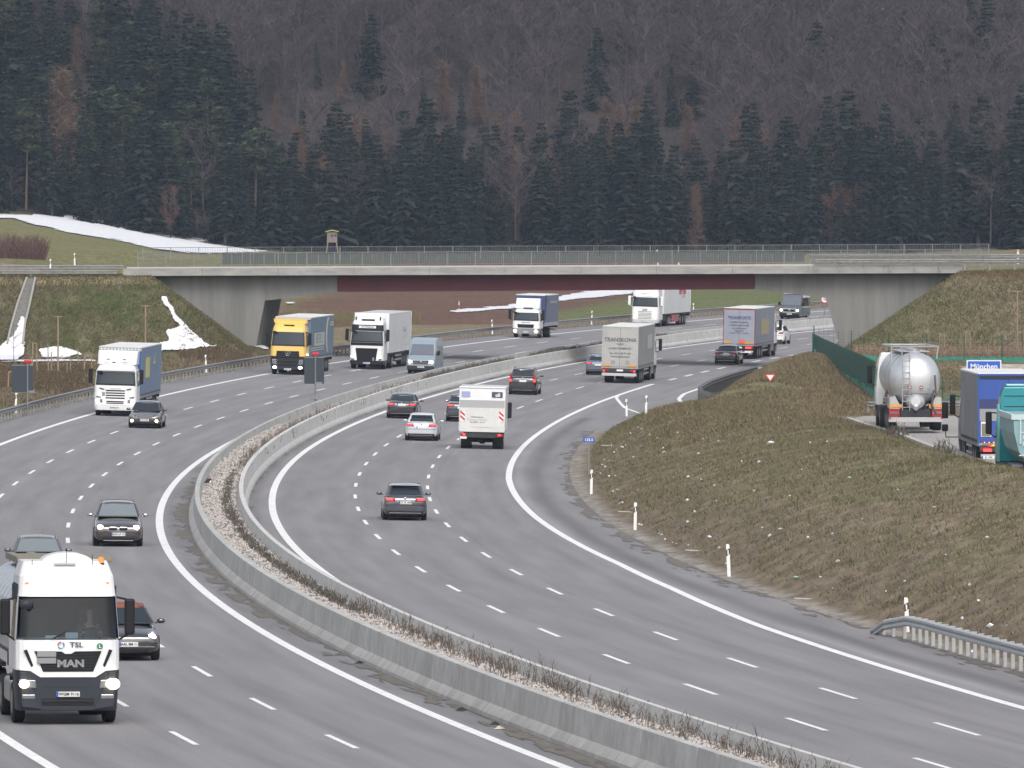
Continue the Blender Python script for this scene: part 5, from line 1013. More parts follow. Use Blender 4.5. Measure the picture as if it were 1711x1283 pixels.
for s in (-1, 1): mb = MB(); mb.ball((s * .90, yf(-.02), .50), .11, 10, sc_=(1.25, .4, .7)); mb.build('lit_lamp', m_lit, t, smooth=True)
plate(t, yf(-.0), .38, 'front', 'BI KU 99'); mb = MB(); mb.box(-.36, .36, yf(.46), yf(.40), 3.42, 3.50); mb.build('roof_vent', m_black, t)
mb = MB(); mb.prism([(-1.13, 3.60), (1.13, 3.60), (1.20, 3.88), (-1.20, 3.88)], 'y', yf(1.2), yf(1.1)); mb.loft([ringcab(z, 1.13, d_, .25, 2.3, yf) for z, d_ in ((3.58, .85), (3.86, 1.25))]); mb.build('roof_deflector', m_yel, t)
tractor_rest(t, yf); tr = trailer(t, yf, 2.7, 13.6, m_slate, m_roof, m_slate, m_slate); mb = MB(); mb.box(-1.24, 1.26, yf(2.74), yf(2.5), 3.84, 4.02); mb.build('roof_bow', M('bow_pale', (.48, .46, .42)), tr)
decal(tr, yf(10.8), yf(4.9), -1.283, 1.95, 2.85, m_cream, name='cream_panel', face='left'); text(tr, 'BERTPLUS', .95, (-1.293, yf(7.85), 2.40), 'left', m_slate, bold=.0, sx=1.05)
for z in (1.62, 1.78): decal(tr, yf(10.5), yf(2.9), -1.283, z, z + .07, m_cream, name='cream_stripe', face='left')
for z in (3.25, 3.42): decal(tr, yf(16.2), yf(13.9), -1.2995, z, z + .09, m_cream, name='cream_stripe', face='left')
mb = MB(); mb.loft([[(-x, yf(12.9) + 1.2 * math.cos(a), 2.62 + 1.25 * math.sin(a)) for a in [2 * math.pi * i / 20 for i in range(20)]] for x in (1.28, 1.290)]); mb.build('cream_disc', m_cream, tr)
mb = MB(); mb.loft([[(-x, yf(13.4) + 1.0 * math.cos(a), 2.62 + 1.18 * math.sin(a)) for a in [2 * math.pi * i / 20 for i in range(20)]] for x in (1.285, 1.297)]); mb.build('slate_disc', m_slate, tr)
# ---- 4 white refrigerated lorry ---------------------------------------------------
t, yf = lorry('lorry', 'white lorry with very large black grille and white box trailer, left of the van', -10.95, 693.5, True, ROWL)
lv = cab(t, yf, m_wht, dict(zb=.62, zw0=1.92, zw1=2.78, ztop=3.72, slope=.2, bump=m_dgrey))
band(lv, yf, 2.78, 3.22, 2, 9, out=.02).build('header_band', m_black, t); decal(t, -.62, .62, yf(.22), 2.97, 3.14, m_wht, name='name_board', face='front', th=.05); text(t, 'WITTMANN', .15, (0, yf(.155), 3.055), 'front', M('ink_blue', (.05, .12, .5)), sx=1.1)
mb = MB(); mb.prism([(-.80, 1.52), (.80, 1.52), (.68, .58), (-.68, .58)], 'y', yf(-.02), yf(.2)); g = mb.build('grille', m_black, t)
for i in range(7): mb = MB(); mb.box(-.66, .66, yf(-.032), yf(0), .66 + i * .12, .68 + i * .12); mb.build('grille_slat', m_dgrey, g)
decal(t, -.58, -.44, yf(-.03), .62, .86, MATS['plate_grey'], name='number_sticker', face='front')
for s in (-1, 1): mb = MB(); mb.prism([(s * .86, .64), (s * 1.1, .66), (s * 1.14, 1.12), (s * .93, .98)], 'y', yf(-.012), yf(.3)); mb.build('headlight', m_lamp, t, bevel=.02); mb = MB(); mb.ball((s * .99, yf(-.03), .92), .12, 10, sc_=(1, .4, 1)); mb.build('lit_lamp', m_lit if s > 0 else m_litw, t, smooth=True)
plate(t, yf(.02), .45, 'front', 'EH SE 97'); mb = MB(); mb.box(-.48, .48, yf(.60), yf(.50), 3.40, 3.62); mb.build('roof_window', m_black, t)
for s in (-1, 1): mb = MB(); mb.box(s * .85, s * .92, yf(.75), yf(.5), 3.55, 3.78); mb.build('roof_horn', m_black, t)
band(lv, yf, 1.72, 1.93, 3, 8, out=.02, n=1).build('scuttle_band', m_black, t)
tractor_rest(t, yf); tr = trailer(t, yf, 2.7, 13.6, m_wht, m_wht, m_wht, m_wht, kind='box'); text(tr, 'FRISCHE', .45, (-1.285, yf(12.2), 2.75), 'left', M('ink_pale', (.42, .43, .45)), bold=.01); text(tr, 'LOGISTIK', .3, (-1.285, yf(12.3), 2.25), 'left', MATS['ink_pale']); text(tr, 'THERMO', .18, (-1.285, yf(13), 1.6), 'left', MATS['ink_pale'])
# ---- 5 blue box lorry under the bridge ---------------------------------------------
m_navy = M('curtain_navy', (.045, .06, .16), rough=.55); m_mesh = M('curtain_dusty_blue', (.15, .165, .22), rough=.6, var=.12, vscale=.8)
t, yf = lorry('lorry', 'short lorry with white cab, white roof deflector and dark blue cover, just beyond the overpass', -14.9, 811, True, 9.6)
lv = cab(t, yf, m_wht, dict(zb=.80, zw0=1.42, zw1=2.18, ztop=2.55, W=2.35, slope=.15, bump=M('bumper_grey', (.22, .23, .24), rough=.5), back=1.9))
mb = MB(); mb.prism([(-.72, 1.16), (.72, 1.16), (.66, .86), (-.66, .86)], 'y', yf(-.02), yf(.2)); g = mb.build('grille', m_black, t); text(t, 'SPEDITION', .14, (0, yf(.02), 1.3), 'front', M('ink_slate', (.2, .24, .3)), bold=.004, sx=1.1)
for z in (.93, 1.05): mb = MB(); mb.box(-.66, .66, yf(-.03), yf(0), z, z + .03); mb.build('grille_slat', m_dgrey, g)
headlamps(t, lv, yf, .58, x=.90, w_=.34, h=.2, lit=m_litw, r=.13); plate(t, yf(.0), .52, 'front', 'UL P 1216')
mb = MB(); mb.prism([(-1.02, 2.50), (1.02, 2.50), (1.0, 3.34), (-1.0, 3.34)], 'y', yf(1.65), yf(1.6)); mb.loft([[(x, yf(d), z) for x, d, z in ((-1.02, .55, 2.5), (1.02, .55, 2.5), (1.02, 1.6, 2.5), (-1.02, 1.6, 2.5))], [(x, yf(d), z) for x, d, z in ((-1.0, 1.15, 3.34), (1.0, 1.15, 3.34), (1.0, 1.62, 3.34), (-1.0, 1.62, 3.34))]]); mb.build('roof_deflector', m_wht, t)
mb = MB(); mb.box(-.5, .3, yf(.5), yf(.45), 2.5, 2.58); mb.build('roof_vent', m_black, t); mb = MB(); mb.box(-.4, .4, yf(9.3), yf(.5), .6, .95); mb.build('chassis', m_chas, t); axle(t, yf, 1.2, r=.42, W=2.35); axle(t, yf, 5.6, r=.42, dual=True, W=2.4)
tr = trailer(t, yf, 2.05, 7.4, m_mesh, m_roof, m_navy, m_navy, z0=1.15, z1=3.62, W=2.5, axles=(), underbits=False); decal(tr, yf(9.4), yf(2.1), -1.262, .98, 1.28, M('dropside_alu', (.42, .43, .44), rough=.5, metal=.3), name='dropside', face='left', th=.012); decal(tr, yf(8.6), yf(5.0), -1.262, 2.9, 3.1, M('ink_faded', (.30, .32, .37)), name='faded_lettering', face='left')
mb = MB(); mb.prism([(yf(2.06), 1.2), (yf(2.06), 3.6), (yf(3.4), 3.6), (yf(2.5), 1.2)], 'x', -1.252, -1.266); mb.build('navy_corner', m_navy, tr)
# ---- 6 white lorry with red box below ---------------------------------------------
t, yf = lorry('lorry', 'farthest lorry, white with white box trailer and red pallet box, beneath the red girder', -14.35, 869, True, ROWL)
lv = cab(t, yf, m_wht, dict(zb=.62, zw0=1.78, zw1=2.68, ztop=3.75, slope=.12, bump=M('bumper_pale', (.55, .56, .57), rough=.45), mirror=m_wht))
band(lv, yf, 2.76, 3.2, 2, 9, out=.04).build('header_band', m_wht, t); text(t, 'TRANS FRIO', .17, (0, yf(.12), 2.98), 'front', M('ink_grey2', (.35, .35, .37)))
for i, z in enumerate((.72, .84, .96, 1.08, 1.2, 1.34)): fbox(lv, yf, -.62, .62, z, z + .035, .02).build('grille_slot', m_dgrey, t)
text(t, 'DAF', .2, (0, yf(-.01), 1.52), 'front', m_dgrey, bold=.006, sx=1.2); headlamps(t, lv, yf, .86, x=.93, w_=.34, h=.2, lit=m_litw, r=.10); plate(t, yf(.02), .48, 'front', 'GZ 1123')
tractor_rest(t, yf); tr = trailer(t, yf, 2.7, 13.6, m_wht, m_wht, m_wht, m_wht, kind='box'); text(tr, 'Ibe·Tran', 1.0, (-1.285, yf(12.0), 3.15), 'left', M('ink_red', (.55, .06, .08)), bold=.02); text(tr, 'logistica', .5, (-1.285, yf(12.4), 2.7), 'left', MATS['ink_pale'])
for s in (-1, 1): mb = MB(); mb.box(s * 1.0, s * 1.27, yf(10.2), yf(7.2), .35, 1.08); mb.build('red_pallet_box', M('pallet_box_red', (.38, .12, .12), rough=.6), tr)
# ---- 7 grey silver trailer with lettering, seen from behind -------------------------
m_gt = M('trailer_grey', (.36, .36, .345), rough=.6, var=.10, vscale=.9); m_lg = M('trailer_side_grey', (.30, .30, .29), rough=.6, var=.1, vscale=.7)
def rear_truck(name, label, u, Y, side, rear, frame, cabcol, txt):
    t, yf = lorry(name, label, u, Y, False, ROWL); lv = cab(t, yf, cabcol, dict(zb=1.0, zw0=1.9, zw1=2.8, ztop=3.6, slope=.2)); headlamps(t, lv, yf, .9); tractor_rest(t, yf); tr = trailer(t, yf, 2.7, 13.7, side, m_roof, rear, rear, frame=frame); y = -ROWL / 2 - .048
    for s_, sz, z, mt, sx in txt: text(tr, s_, sz, (0, y, z), 'rear', mt, bold=.006 if sz > .2 else .002, sx=sx)
    plate(tr, -ROWL / 2 - .06, .91, 'rear', w_=.5); return t, tr, yf, y
m_dk = M('ink_dark_grey', (.09, .095, .10)); m_or = M('reflector_orange', (.60, .30, .05), rough=.5)
t, tr, yf, y = rear_truck('lorry', 'grey box trailer lettered TRANSKONA seen from behind, hiding part of a silver blue estate car', 9.15, 673.6, m_lg, m_gt, m_gt, m_wht, [('TRANSKONA', .385, 3.05, m_dk, .98), ('GmbH', .17, 2.76, m_dk, 1.0), ('A-6020 INNSBRUCK', .18, 2.45, m_dk, 1.0), ('Tel. +43 5125 79 154', .18, 2.10, m_dk, .95), ('www.transkona.at', .18, 1.88, m_dk, 1.0)])
for x0_, x1_ in ((-1.2, -.62), (.55, 1.15)): decal(tr, x0_, x1_, y + .004, 1.19, 1.34, m_or, name='reflector_board')
for x0_ in (-.62, .40): decal(tr, x0_, x0_ + .3, y, 1.35, 1.6, M('patch_grey', (.27, .27, .26)), name='grey_patch')
decal(tr, yf(8.6), yf(5.0), 1.284, 2.3, 3.3, M('panel_pale', (.45, .45, .44)), name='pale_panel', face='right')
mb = MB(); mb.box(-1.24, 1.2, yf(16.5), yf(16.42), .52, .72); mb.build('tail_lift_beam', M('beam_silver', (.50, .50, .49), rough=.4, metal=.3), tr)
for x in (-1.1, 1.05): mb = MB(); mb.box(x - .06, x + .06, yf(16.52), yf(16.50), .80, .92); mb.build('lit_lamp', m_redl, tr)
# ---- 8 pale blue trailer with red frame, seen from behind ----------------------------
m_pb = M('trailer_pale_blue', (.29, .31, .36), rough=.55, var=.06, vscale=.7); m_rf = M('frame_dark_red', (.20, .035, .035), rough=.5); m_nb = M('ink_navy', (.06, .07, .20))
t, tr, yf, y = rear_truck('lorry', 'pale blue trailer with thin red frame and dark blue writing, ahead of the black saloon', 9.85, 757.5, M('curtain_steel_blue', (.25, .28, .34), rough=.55, var=.08, vscale=.8), m_pb, m_rf, m_wht, [('TRANSPORTE', .33, 3.25, m_nb, .9), ('Spedition · Lagerung', .17, 2.92, m_nb, 1.0), ('D-89231 NEU-ULM', .19, 2.66, m_nb, 1.0), ('Nah- und Fernverkehr', .14, 2.42, m_nb, .95), ('Telefon 0731', .14, 2.22, m_nb, 1.0), ('Tel. 0731 / 97 48 11  Fax 0731', .13, 2.04, m_nb, .95)])
decal(tr, -1.18, -.62, y, 1.22, 1.40, m_or, name='reflector_board'); decal(tr, .48, 1.15, y, 1.20, 1.36, m_or, name='reflector_board'); decal(tr, .05, .48, y - .01, 1.22, 1.52, M('warning_orange', (.80, .12, .05), rough=.5), name='orange_warning_plate')
decal(tr, yf(12.2), yf(6.6), 1.284, 1.85, 3.1, M('panel_ochre', (.42, .36, .23)), name='ochre_lettering_panel', face='right')
mb = MB(); mb.box(-1.2, 1.0, yf(16.5), yf(16.42), .50, .64); mb.build('pale_bumper_beam', m_wht, tr); mb = MB(); mb.box(.55, 1.0, yf(16.52), yf(16.45), .82, .98); mb.build('lit_lamp', m_redl, tr)
# ---- 9 small white box lorry from behind ------------------------------------------------
t, yf = lorry('box_lorry', 'small white box lorry with closed tail lift and red striped warning boards, seen from behind', 9.45, 513.0, False, 7.6)
lv = cab(t, yf, m_wht, dict(zb=.8, zw0=1.4, zw1=2.15, ztop=2.5, W=2.1, slope=.2, back=1.9)); headlamps(t, lv, yf, .75, x=.8)
mb = MB(); mb.box(-1.24, 1.24, yf(7.45), yf(2.1), .98, 3.30); bxx = mb.build('box_body', m_wht, t, bevel=.03); mb = MB(); mb.box(-1.26, 1.26, yf(7.5), yf(2.05), 3.27, 3.34); mb.build('box_roof', m_wht, bxx, bevel=.02); yr = yf(7.48)
tw = M('tailboard_white', (.60, .60, .585), rough=.5, var=.08, vscale=1.2); mb = MB(); mb.box(-1.2, 1.22, yr - .06, yr, .92, 2.20); tb = mb.build('tail_lift_board', tw, bxx, bevel=.01); mb = MB(); mb.box(-1.2, 1.2, yr - .005, yr + .01, 2.20, 2.62); mb.build('grey_panel', M('panel_mid_grey', (.36, .36, .36), rough=.5), bxx)
decal(bxx, -1.12, -.66, yr, 2.78, 3.08, M('poster_blue', (.30, .34, .55)), name='blue_poster'); q = decal(bxx, .50, 1.08, yr, 2.78, 3.08, M('poster_dark', (.05, .07, .11)), name='dark_poster'); text(q, 'oli', .26, (.82, yr - .012, 2.91), 'rear', m_wht, bold=.01)
for s in (-1, 1):
    q = decal(bxx, s * .92, s * 1.16, yr - .07, 1.48, 1.98, m_wht, name='warning_board'); mb = MB()
    for k in range(2): z = 1.50 + k * .24; mb.prism([(s * .92, z + (0 if s < 0 else .20)), (s * 1.16, z + (.20 if s < 0 else 0)), (s * 1.16, z + (.20 if s < 0 else 0) + .12 - .0), (s * .92, z + (0 if s < 0 else .20) + .12)][::1], 'y', yr - .077, yr - .086)
    mb.build('red_stripes', M('stripe_red', (.55, .03, .03)), q)
for z, s_ in ((1.72, 'Kühltransporte'), (1.58, 'Frischdienst Süd GmbH'), (1.44, 'Tel. 07331 / 64 10')): text(tb, s_, .11, (-.25, yr - .072, z), 'rear', MATS['ink_pale'] if z == 1.58 else m_dk)
text(tb, 'Wir fahren für Sie - auch nachts', .09, (0, yr - .072, 1.18), 'rear', MATS['ink_pale'])
mb = MB(); mb.box(-.45, .45, yf(7.2), yf(.6), .55, .92); mb.build('chassis', m_chas, t); mb = MB(); mb.box(-.95, .95, yr - .0, yr + .35, .62, .95); mb.build('lift_frame', m_chas, bxx); mb = MB(); mb.bar((-.8, yf(5.9), .42), (.8, yf(5.9), .42), .09, 8); mb.ball((0, yf(5.9), .42), .2, 8); mb.build('rear_axle', m_chas, t)
for s in (-1, 1): mb = MB(); mb.box(s * .82, s * 1.15, yr - .05, yr + .05, .70, .84); l = mb.build('taillight', m_red, bxx); mb = MB(); mb.box(s * .88, s * 1.02, yr - .07, yr - .05, .72, .82); mb.build('lit_lamp', m_redl, l)
plate(bxx, yr - .04, .60, 'rear', x=-1.0, w_=.4); axle(t, yf, 1.2, r=.38, wd=.24, W=2.1); axle(t, yf, 5.9, r=.38, dual=True, W=2.3)
# ---- vans
def van(name, label, u, Y, onc, col, L_, W, H_, zw0, zw1, dn, lower=None, rack=False, litm=None, white_top=None, stripe=False):
    loc, rz, rx, ry = place(u, Y, L_, onc); t = thing(name, label, 'van', loc, rz, None, rx, ry); yf = lambda d: L_ / 2 - d; hw = W / 2
    prof = [(0, .30), (0, .75), (.12, .98), (.62, zw0), (dn, zw1), (dn + .45, H_ - .05), (dn + 1.2, H_), (L_ - .3, H_ - .02), (L_ - .08, H_ - .15), (L_, .35)]
    def rg(x, ins): 
        return [(x, yf(max(d, 0) + (ins if i < 5 else 0)), z - (0.06 if z > zw1 else 0) * (ins > 0)) for i, (d, z) in enumerate(prof)]
    def sect(w_, ins): return rg(w_, ins)
    # body as a loft across the width : tumblehome towards the roof
    mb = MB(); cols = []
    for fx, ins in ((-1, .14), (-.93, .03), (-.5, 0), (.5, 0), (.93, .03), (1, .14)):
        cols.append([(fx * hw * (1 - .10 * max(0, (z - 1.0)) / (H_ - 1.0)), yf(d + (ins if d < dn + .3 else 0)), z - (.07 if abs(fx) == 1 and z > zw1 else 0)) for d, z in prof])
    mb.loft(cols); mb.build('body', col, t, bevel=.02)
    def wz(z): return hw * (1 - .10 * max(0, z - 1.0) / (H_ - 1.0))
    a, b = (.62, zw0), (dn, zw1); q = [(-wz(a[1]) * .88, yf(a[0] + .02), a[1] + .03), (wz(a[1]) * .88, yf(a[0] + .02), a[1] + .03), (wz(b[1]) * .84, yf(b[0] + .0), b[1] - .03), (-wz(b[1]) * .84, yf(b[0] + .0), b[1] - .03)]; slab(q, .03).build('windscreen', M('van_glass', (.09, .105, .135), rough=.07, coat=1.0, spec=.8), t)
    for s in (-1, 1):
        for y0_, y1_ in ((1.15, 1.95), (2.1, 3.3), (3.45, 4.6)):
            if stripe or y0_ < 1.5: q = [(s * (wz(zw0) + .004), yf(y0_), zw0 + .02), (s * (wz(zw0) + .004), yf(y1_), zw0 + .02), (s * (wz(zw1) + .004), yf(y1_), zw1 - .1), (s * (wz(zw1) + .004), yf(y0_ + .3 * (y0_ < 1.5)), zw1 - .1)]; slab(q, .01).build('side_window', m_glass, t)
        mb = MB(); mb.box(s * (hw + .05), s * (hw + .27), yf(.95), yf(.82), zw0 + .02, zw0 + .34); mb.bar((s * hw * .9, yf(.9), zw0 + .1), (s * (hw + .1), yf(.9), zw0 + .12), .03); mb.build('door_mirror', m_black, t, bevel=.04)
        for d in (.95, L_ - 1.3): wheel(t, s * (hw - .12), yf(d), .35, .22, side=s)
        mb = MB(); mb.prism([(s * hw * .60, .72), (s * hw * .93, .78), (s * hw * .95, 1.04), (s * hw * .72, .92)], 'y', yf(-.01), yf(.4)); mb.build('headlight', m_lamp, t, bevel=.03); mb = MB(); mb.ball((s * hw * .78, yf(-.04), .86), .11, 10, sc_=(1, .4, .9)); mb.build('lit_lamp', litm or m_litw, t, smooth=True)
    mb = MB(); mb.prism([(-.52, .70), (.52, .70), (.56, .95), (-.56, .95)], 'y', yf(-.02), yf(.2)); g = mb.build('grille', m_black, t)
    for z in (.74, .80, .86): mb = MB(); mb.box(-.5, .5, yf(-.035), yf(0), z, z + .025); mb.build('grille_slat', m_chrome if not stripe else m_dgrey, g)
    if stripe: mb = MB(); mb.prism([(-.62, .66), (.62, .66), (.66, .70), (-.66, .70)], 'y', yf(-.03), yf(.1)); mb.prism([(-.70, .97), (.70, .97), (.66, 1.01), (-.66, 1.01)], 'y', yf(-.0), yf(.2)); mb.build('white_surround', m_wht, t)
    mb = MB(); mb.box(-hw + .03, hw - .03, yf(-.03), yf(.3), .26, .60); mb.build('bumper', lower or m_dgrey, t, bevel=.05); plate(t, yf(-.05), .50, 'front', 'S DH 410')
    mb = MB(); mb.ball((0, yf(-.04), .86), .08, 8, sc_=(1, .3, 1)); mb.build('emblem', m_chrome, t); mb = MB(); mb.bar((0, yf(dn + .5), H_), (0, yf(dn + .6), H_ + .12), .015); mb.build('aerial', m_black, t)
    if white_top:
        mb = MB(); mb.box(-hw * .86, hw * .86, yf(L_ - .4), yf(dn + .35), H_ - .03, H_ + .06); mb.build('white_roof', white_top, t, bevel=.04)
        for s in (-1, 1): decal(t, yf(L_ - .2), yf(1.2), s * (hw + .003), 1.12, 1.2, white_top, name='white_stripe', face='left'); decal(t, yf(L_ - .2), yf(2.1), s * (wz(zw1) + .0), zw1 - .08, zw1 + .14, white_top, name='white_upper_side', face='left', th=.03)
    mb = MB(); mb.box(-.8, .8, yf(L_ - .5), yf(.5), .14, .34); mb.build('underbody', m_black, t); return t
van('van', 'high roofed steel blue delivery van with lit headlights, right of the white box lorry', -5.95, 684, True, paint('steel_blue', (.27, .33, .38), metal=.2), 5.9, 2.0, 2.55, 1.32, 2.12, 1.25, lower=m_dgrey)
van('van', 'dark grey minibus with white roof and side stripes, the farthest vehicle beyond the overpass', -10.3, 920, True, paint('slate', (.09, .105, .125)), 5.6, 2.02, 2.42, 1.28, 2.15, 1.3, lower=m_black, white_top=m_wht, stripe=True)
# ---- cars
c_brown = paint('dark_brown', (.030, .022, .022), rough=.22, coat=1.0); c_black = paint('black', (.012, .013, .016), rough=.22, coat=1.0); c_grey = paint('grey', (.06, .065, .08), rough=.25, coat=1.0, metal=.3); c_silver = paint('silver', (.60, .62, .66), rough=.3, coat=.8, metal=.25); c_sb = paint('silver_blue', (.17, .20, .26), rough=.25, coat=.8, metal=.4); c_white = paint('white', (.72, .73, .74)); c_titan = paint('titan', (.14, .135, .13), rough=.25, coat=.8, metal=.5)
car('car', 'dark brown offroad style car with twin chrome rimmed grille, alone in the near oncoming lane', 'suv', -5.85, 358.2, True, c_brown, lights='head', litm=m_litw, trim='kidney', plate_s='SAÜ LP 13', lower='silver', rails=True, glass=m_glassl)
car('car', 'taupe grey saloon mostly hidden behind the tank lorry in the foreground', 'saloon', -9.3, 322, True, c_titan, rails=True, glass=m_glassl, trim='chrome')
car('car', 'black beetle shaped car with reddish brown soft top half hidden by the tank lorry', 'beetle', -9.25, 263, True, c_black, roofcol=M('soft_top_brown', (.20, .065, .045), rough=.8), lights='head', round_lamps=True, trim='beetle', plate_s='AAL EM 11')
car('car', 'black saloon with chrome grille and orange glowing fog lamps beside the white lorry at left', 'saloon', -10.25, 537.5, True, c_brown, lights='fog', litm=m_litw, trim='chrome', plate_s='UL K 527')
car('estate_car', 'dark grey estate car alone in the middle of the leaving carriageway, nearest car driving away', 'wagon', 6.05, 394, False, c_grey, lights='on', plate_s='LÖ TS 1947', spoiler=True)
car('estate_car', 'silver estate car between the black saloon and the white box lorry', 'wagon', 5.75, 526.5, False, c_silver, lights='on', spoiler=True)
car('car', 'black saloon with bright red tail lamps in the left lane beside the concrete barrier', 'saloon', 2.35, 572, False, c_black, lights='on')
car('car', 'dark blue grey car half hidden behind the left edge of the white box lorry', 'suv', 6.1, 568.5, False, c_grey, lights='on')
car('car', 'black tall estate with high upright red tail lamps, in front of the lettered grey trailer', 'bigsuv', 5.55, 636, False, c_black, lights='on', rails=True)
car('estate_car', 'silver blue estate car partly hidden by the left edge of the lettered grey trailer', 'wagon', 5.65, 695, False, c_sb, lights='on')
car('car', 'black saloon close behind the pale blue trailer with red frame', 'saloon', 10.95, 738, False, c_black, lights=None)
t_ = car('car', 'small white car emerging at the right side of the pale blue trailer', 'suv', 5.55, 815, False, c_white, lights=None)
# ------------------------------------------------------------------ parked lorries
def parked(name, label, x, y, z, rz, L_): return thing(name, label, 'lorry', (x, y, z), rz), (lambda d: L_ / 2 - d)
def pk(px, Y): return (px - CX) * Y / F
LZ = 2.545
# silver tanker : rear centre at px 1530, front turned left
hd_ = R(.6); L_ = 14.0; rx_, ry_ = pk(1530, 446), 446; t, yf = parked('tank_lorry', 'shiny silver tank lorry parked on the right, seen from behind with a ladder', rx_ - math.sin(hd_) * L_ / 2, ry_ + math.cos(hd_) * L_ / 2, LZ + .1, hd_, L_)
m_tank = M('polished_tank', (.62, .63, .65), rough=.36, metal=.65, var=.06, vscale=1.2); m_alu = M('aluminium', (.48, .48, .49), rough=.35, metal=.7)
mb = MB(); rg = []
def tring(d, rw, rh, zc): return [(rw * math.cos(a), yf(d), zc + rh * math.sin(a)) for a in [2 * math.pi * j / 36 for j in range(36)]]
prof = [(14.0, .12), (13.97, .35), (13.9, .55), (13.75, .75), (13.5, .90), (13.15, .97), (12.7, 1.0), (9.5, 1.0), (9.2, .985), (6, 1.0), (3.6, 1.0), (3.2, .92), (3.0, .7)]
mb.loft([tring(d, 1.20 * k, (1.32 if d > 8 else 1.22) * k, 2.38 + (0 if d > 8 else .1)) for d, k in prof]); tk = mb.build('tank', m_tank, t, smooth=True)
mb = MB(); mb.loft([tring(d, 1.225, 1.345, 2.38) for d in (12.75, 12.65)]); mb.loft([tring(d, 1.225, 1.345, 2.38) for d in (9.5, 9.4)]); mb.build('tank_ring', m_alu, tk, smooth=True)
mb = MB(); ps = [(1.02, 3.35), (1.08, 3.92), (-1.08, 3.92), (-1.12, 2.9)]
for a, b in zip(ps, ps[1:]): mb.bar((a[0], yf(13.3), a[1]), (b[0], yf(13.3), b[1]), .04, 6)
for x in (-1.08, 1.08): mb.bar((x, yf(13.3), 3.92), (x, yf(4), 3.92), .035, 6)
mb.bar((-1.08, yf(4), 3.92), (1.08, yf(4), 3.92), .035, 6); mb.build('roof_rail', m_alu, tk)
mb = MB(); mb.box(-.7, .7, yf(13.0), yf(4), 3.66, 3.70); 
for i in range(5): mb.bar((0, yf(5 + i * 1.9), 3.6), (0, yf(5 + i * 1.9), 3.80), .28, 12)
mb.build('walkway', m_alu, tk)
mb = MB(); 
for x in (-.62, -.28): mb.bar((x, yf(14.08), .95), (x, yf(14.0), 3.3), .025, 6); mb.bar((x, yf(14.0), 3.3), (x, yf(13.3), 3.9), .025, 6)
for i in range(9): mb.bar((-.62, yf(14.06), 1.1 + i * .27), (-.28, yf(14.06), 1.1 + i * .27), .02, 6)
mb.build('ladder', m_alu, t)
mb = MB(); mb.loft([[(.0 + .48 * k * math.cos(a), yf(13.7 + dd), 1.35 + .42 * k * math.sin(a)) for a in [2 * math.pi * j / 20 for j in range(20)]] for dd, k in ((0, 1), (.25, .85), (.40, .45))]); mb.bar((0, yf(14.1), 1.15), (0, yf(14.3), 1.05), .11, 12); mb.build('outlet_cone', m_tank, tk, smooth=False)
mb = MB(); mb.bar((.85, yf(14.0), 1.9), (.75, yf(14.1), 1.2), .05, 8); mb.bar((.75, yf(14.1), 1.2), (.95, yf(14.1), .8), .05, 8); mb.bar((-.5, yf(14.05), 1.72), (.6, yf(14.05), 1.72), .025, 6); mb.bar((.9, yf(13.9), 2.6), (.95, yf(14.0), 1.6), .04, 8); mb.build('pipes_and_hose', M('pipe_dark', (.09, .09, .09), rough=.5, metal=.4), tk)
for x in (-.28, .26): 
    mb = MB(); mb.loft([[(x + .09 * math.cos(a), yf(dd), 2.02 + .09 * math.sin(a)) for a in [2 * math.pi * j / 14 for j in range(14)]] for dd in (13.85, 14.02)]); q = mb.build('speed_roundel', m_red, tk); text(q, '80' if x < 0 else '60', .1, (x, yf(14.03), 2.02), 'rear', m_wht, bold=.004)
for s in (-1, 1):
    mb = MB(); mb.prism([(s * .65, 1.05), (s * 1.2, 1.05), (s * 1.2, 1.55), (s * .95, 1.62)], 'y', yf(13.95), yf(11.5)); mb.build('mudguard', m_alu, t); decal(t, s * .62, s * 1.22, yf(14.02), 1.10, 1.24, m_or, name='reflector_board')
    mb = MB(); mb.box(s * .74, s * 1.25, yf(14.08), yf(13.9), .66, 1.06); q = mb.build('lamp_cluster', m_red, t, bevel=.02); decal(q, s * .78, s * 1.2, yf(14.09), .80, .90, m_lamp, name='lamp_lens')
    mb = MB(); mb.prism([(s * 1.14, .56), (s * 1.26, .56), (s * 1.2, .68)], 'y', yf(14.17), yf(14.14)); mb.build('triangle_reflector', m_red, t); 
mb = MB(); mb.box(-1.26, 1.26, yf(14.14), yf(13.98), .42, .64); mb.build('bumper_beam', m_alu, t); mb = MB(); mb.box(-.7, .7, yf(14.0), yf(13.7), .66, 1.0); mb.build('rear_crossmember', m_dgrey, t)
for a in (10.3, 11.6, 12.9): axle(t, yf, a, wd=.40)
mb = MB(); mb.box(-.5, .5, yf(13.5), yf(3.0), .8, 1.15); mb.build('trailer_chassis', m_chas, t); mb = MB(); mb.bar((-1.1, yf(10.9), 1.35), (-1.1, yf(8.6), 1.35), .17, 12); mb.build('hose_tube', m_chrome, tk)
mb = MB(); mb.bar((-1.0, yf(9.0), 2.0), (-1.24, yf(9.6), 1.2), .04, 6); mb.bar((-1.0, yf(8.0), 2.0), (-1.24, yf(8.6), 1.2), .04, 6); mb.build('red_brace', m_rf, tk)
lv = cab(t, yf, m_wht, dict(zb=1.0, zw0=1.9, zw1=2.8, ztop=3.5)); tractor_rest(t, yf)
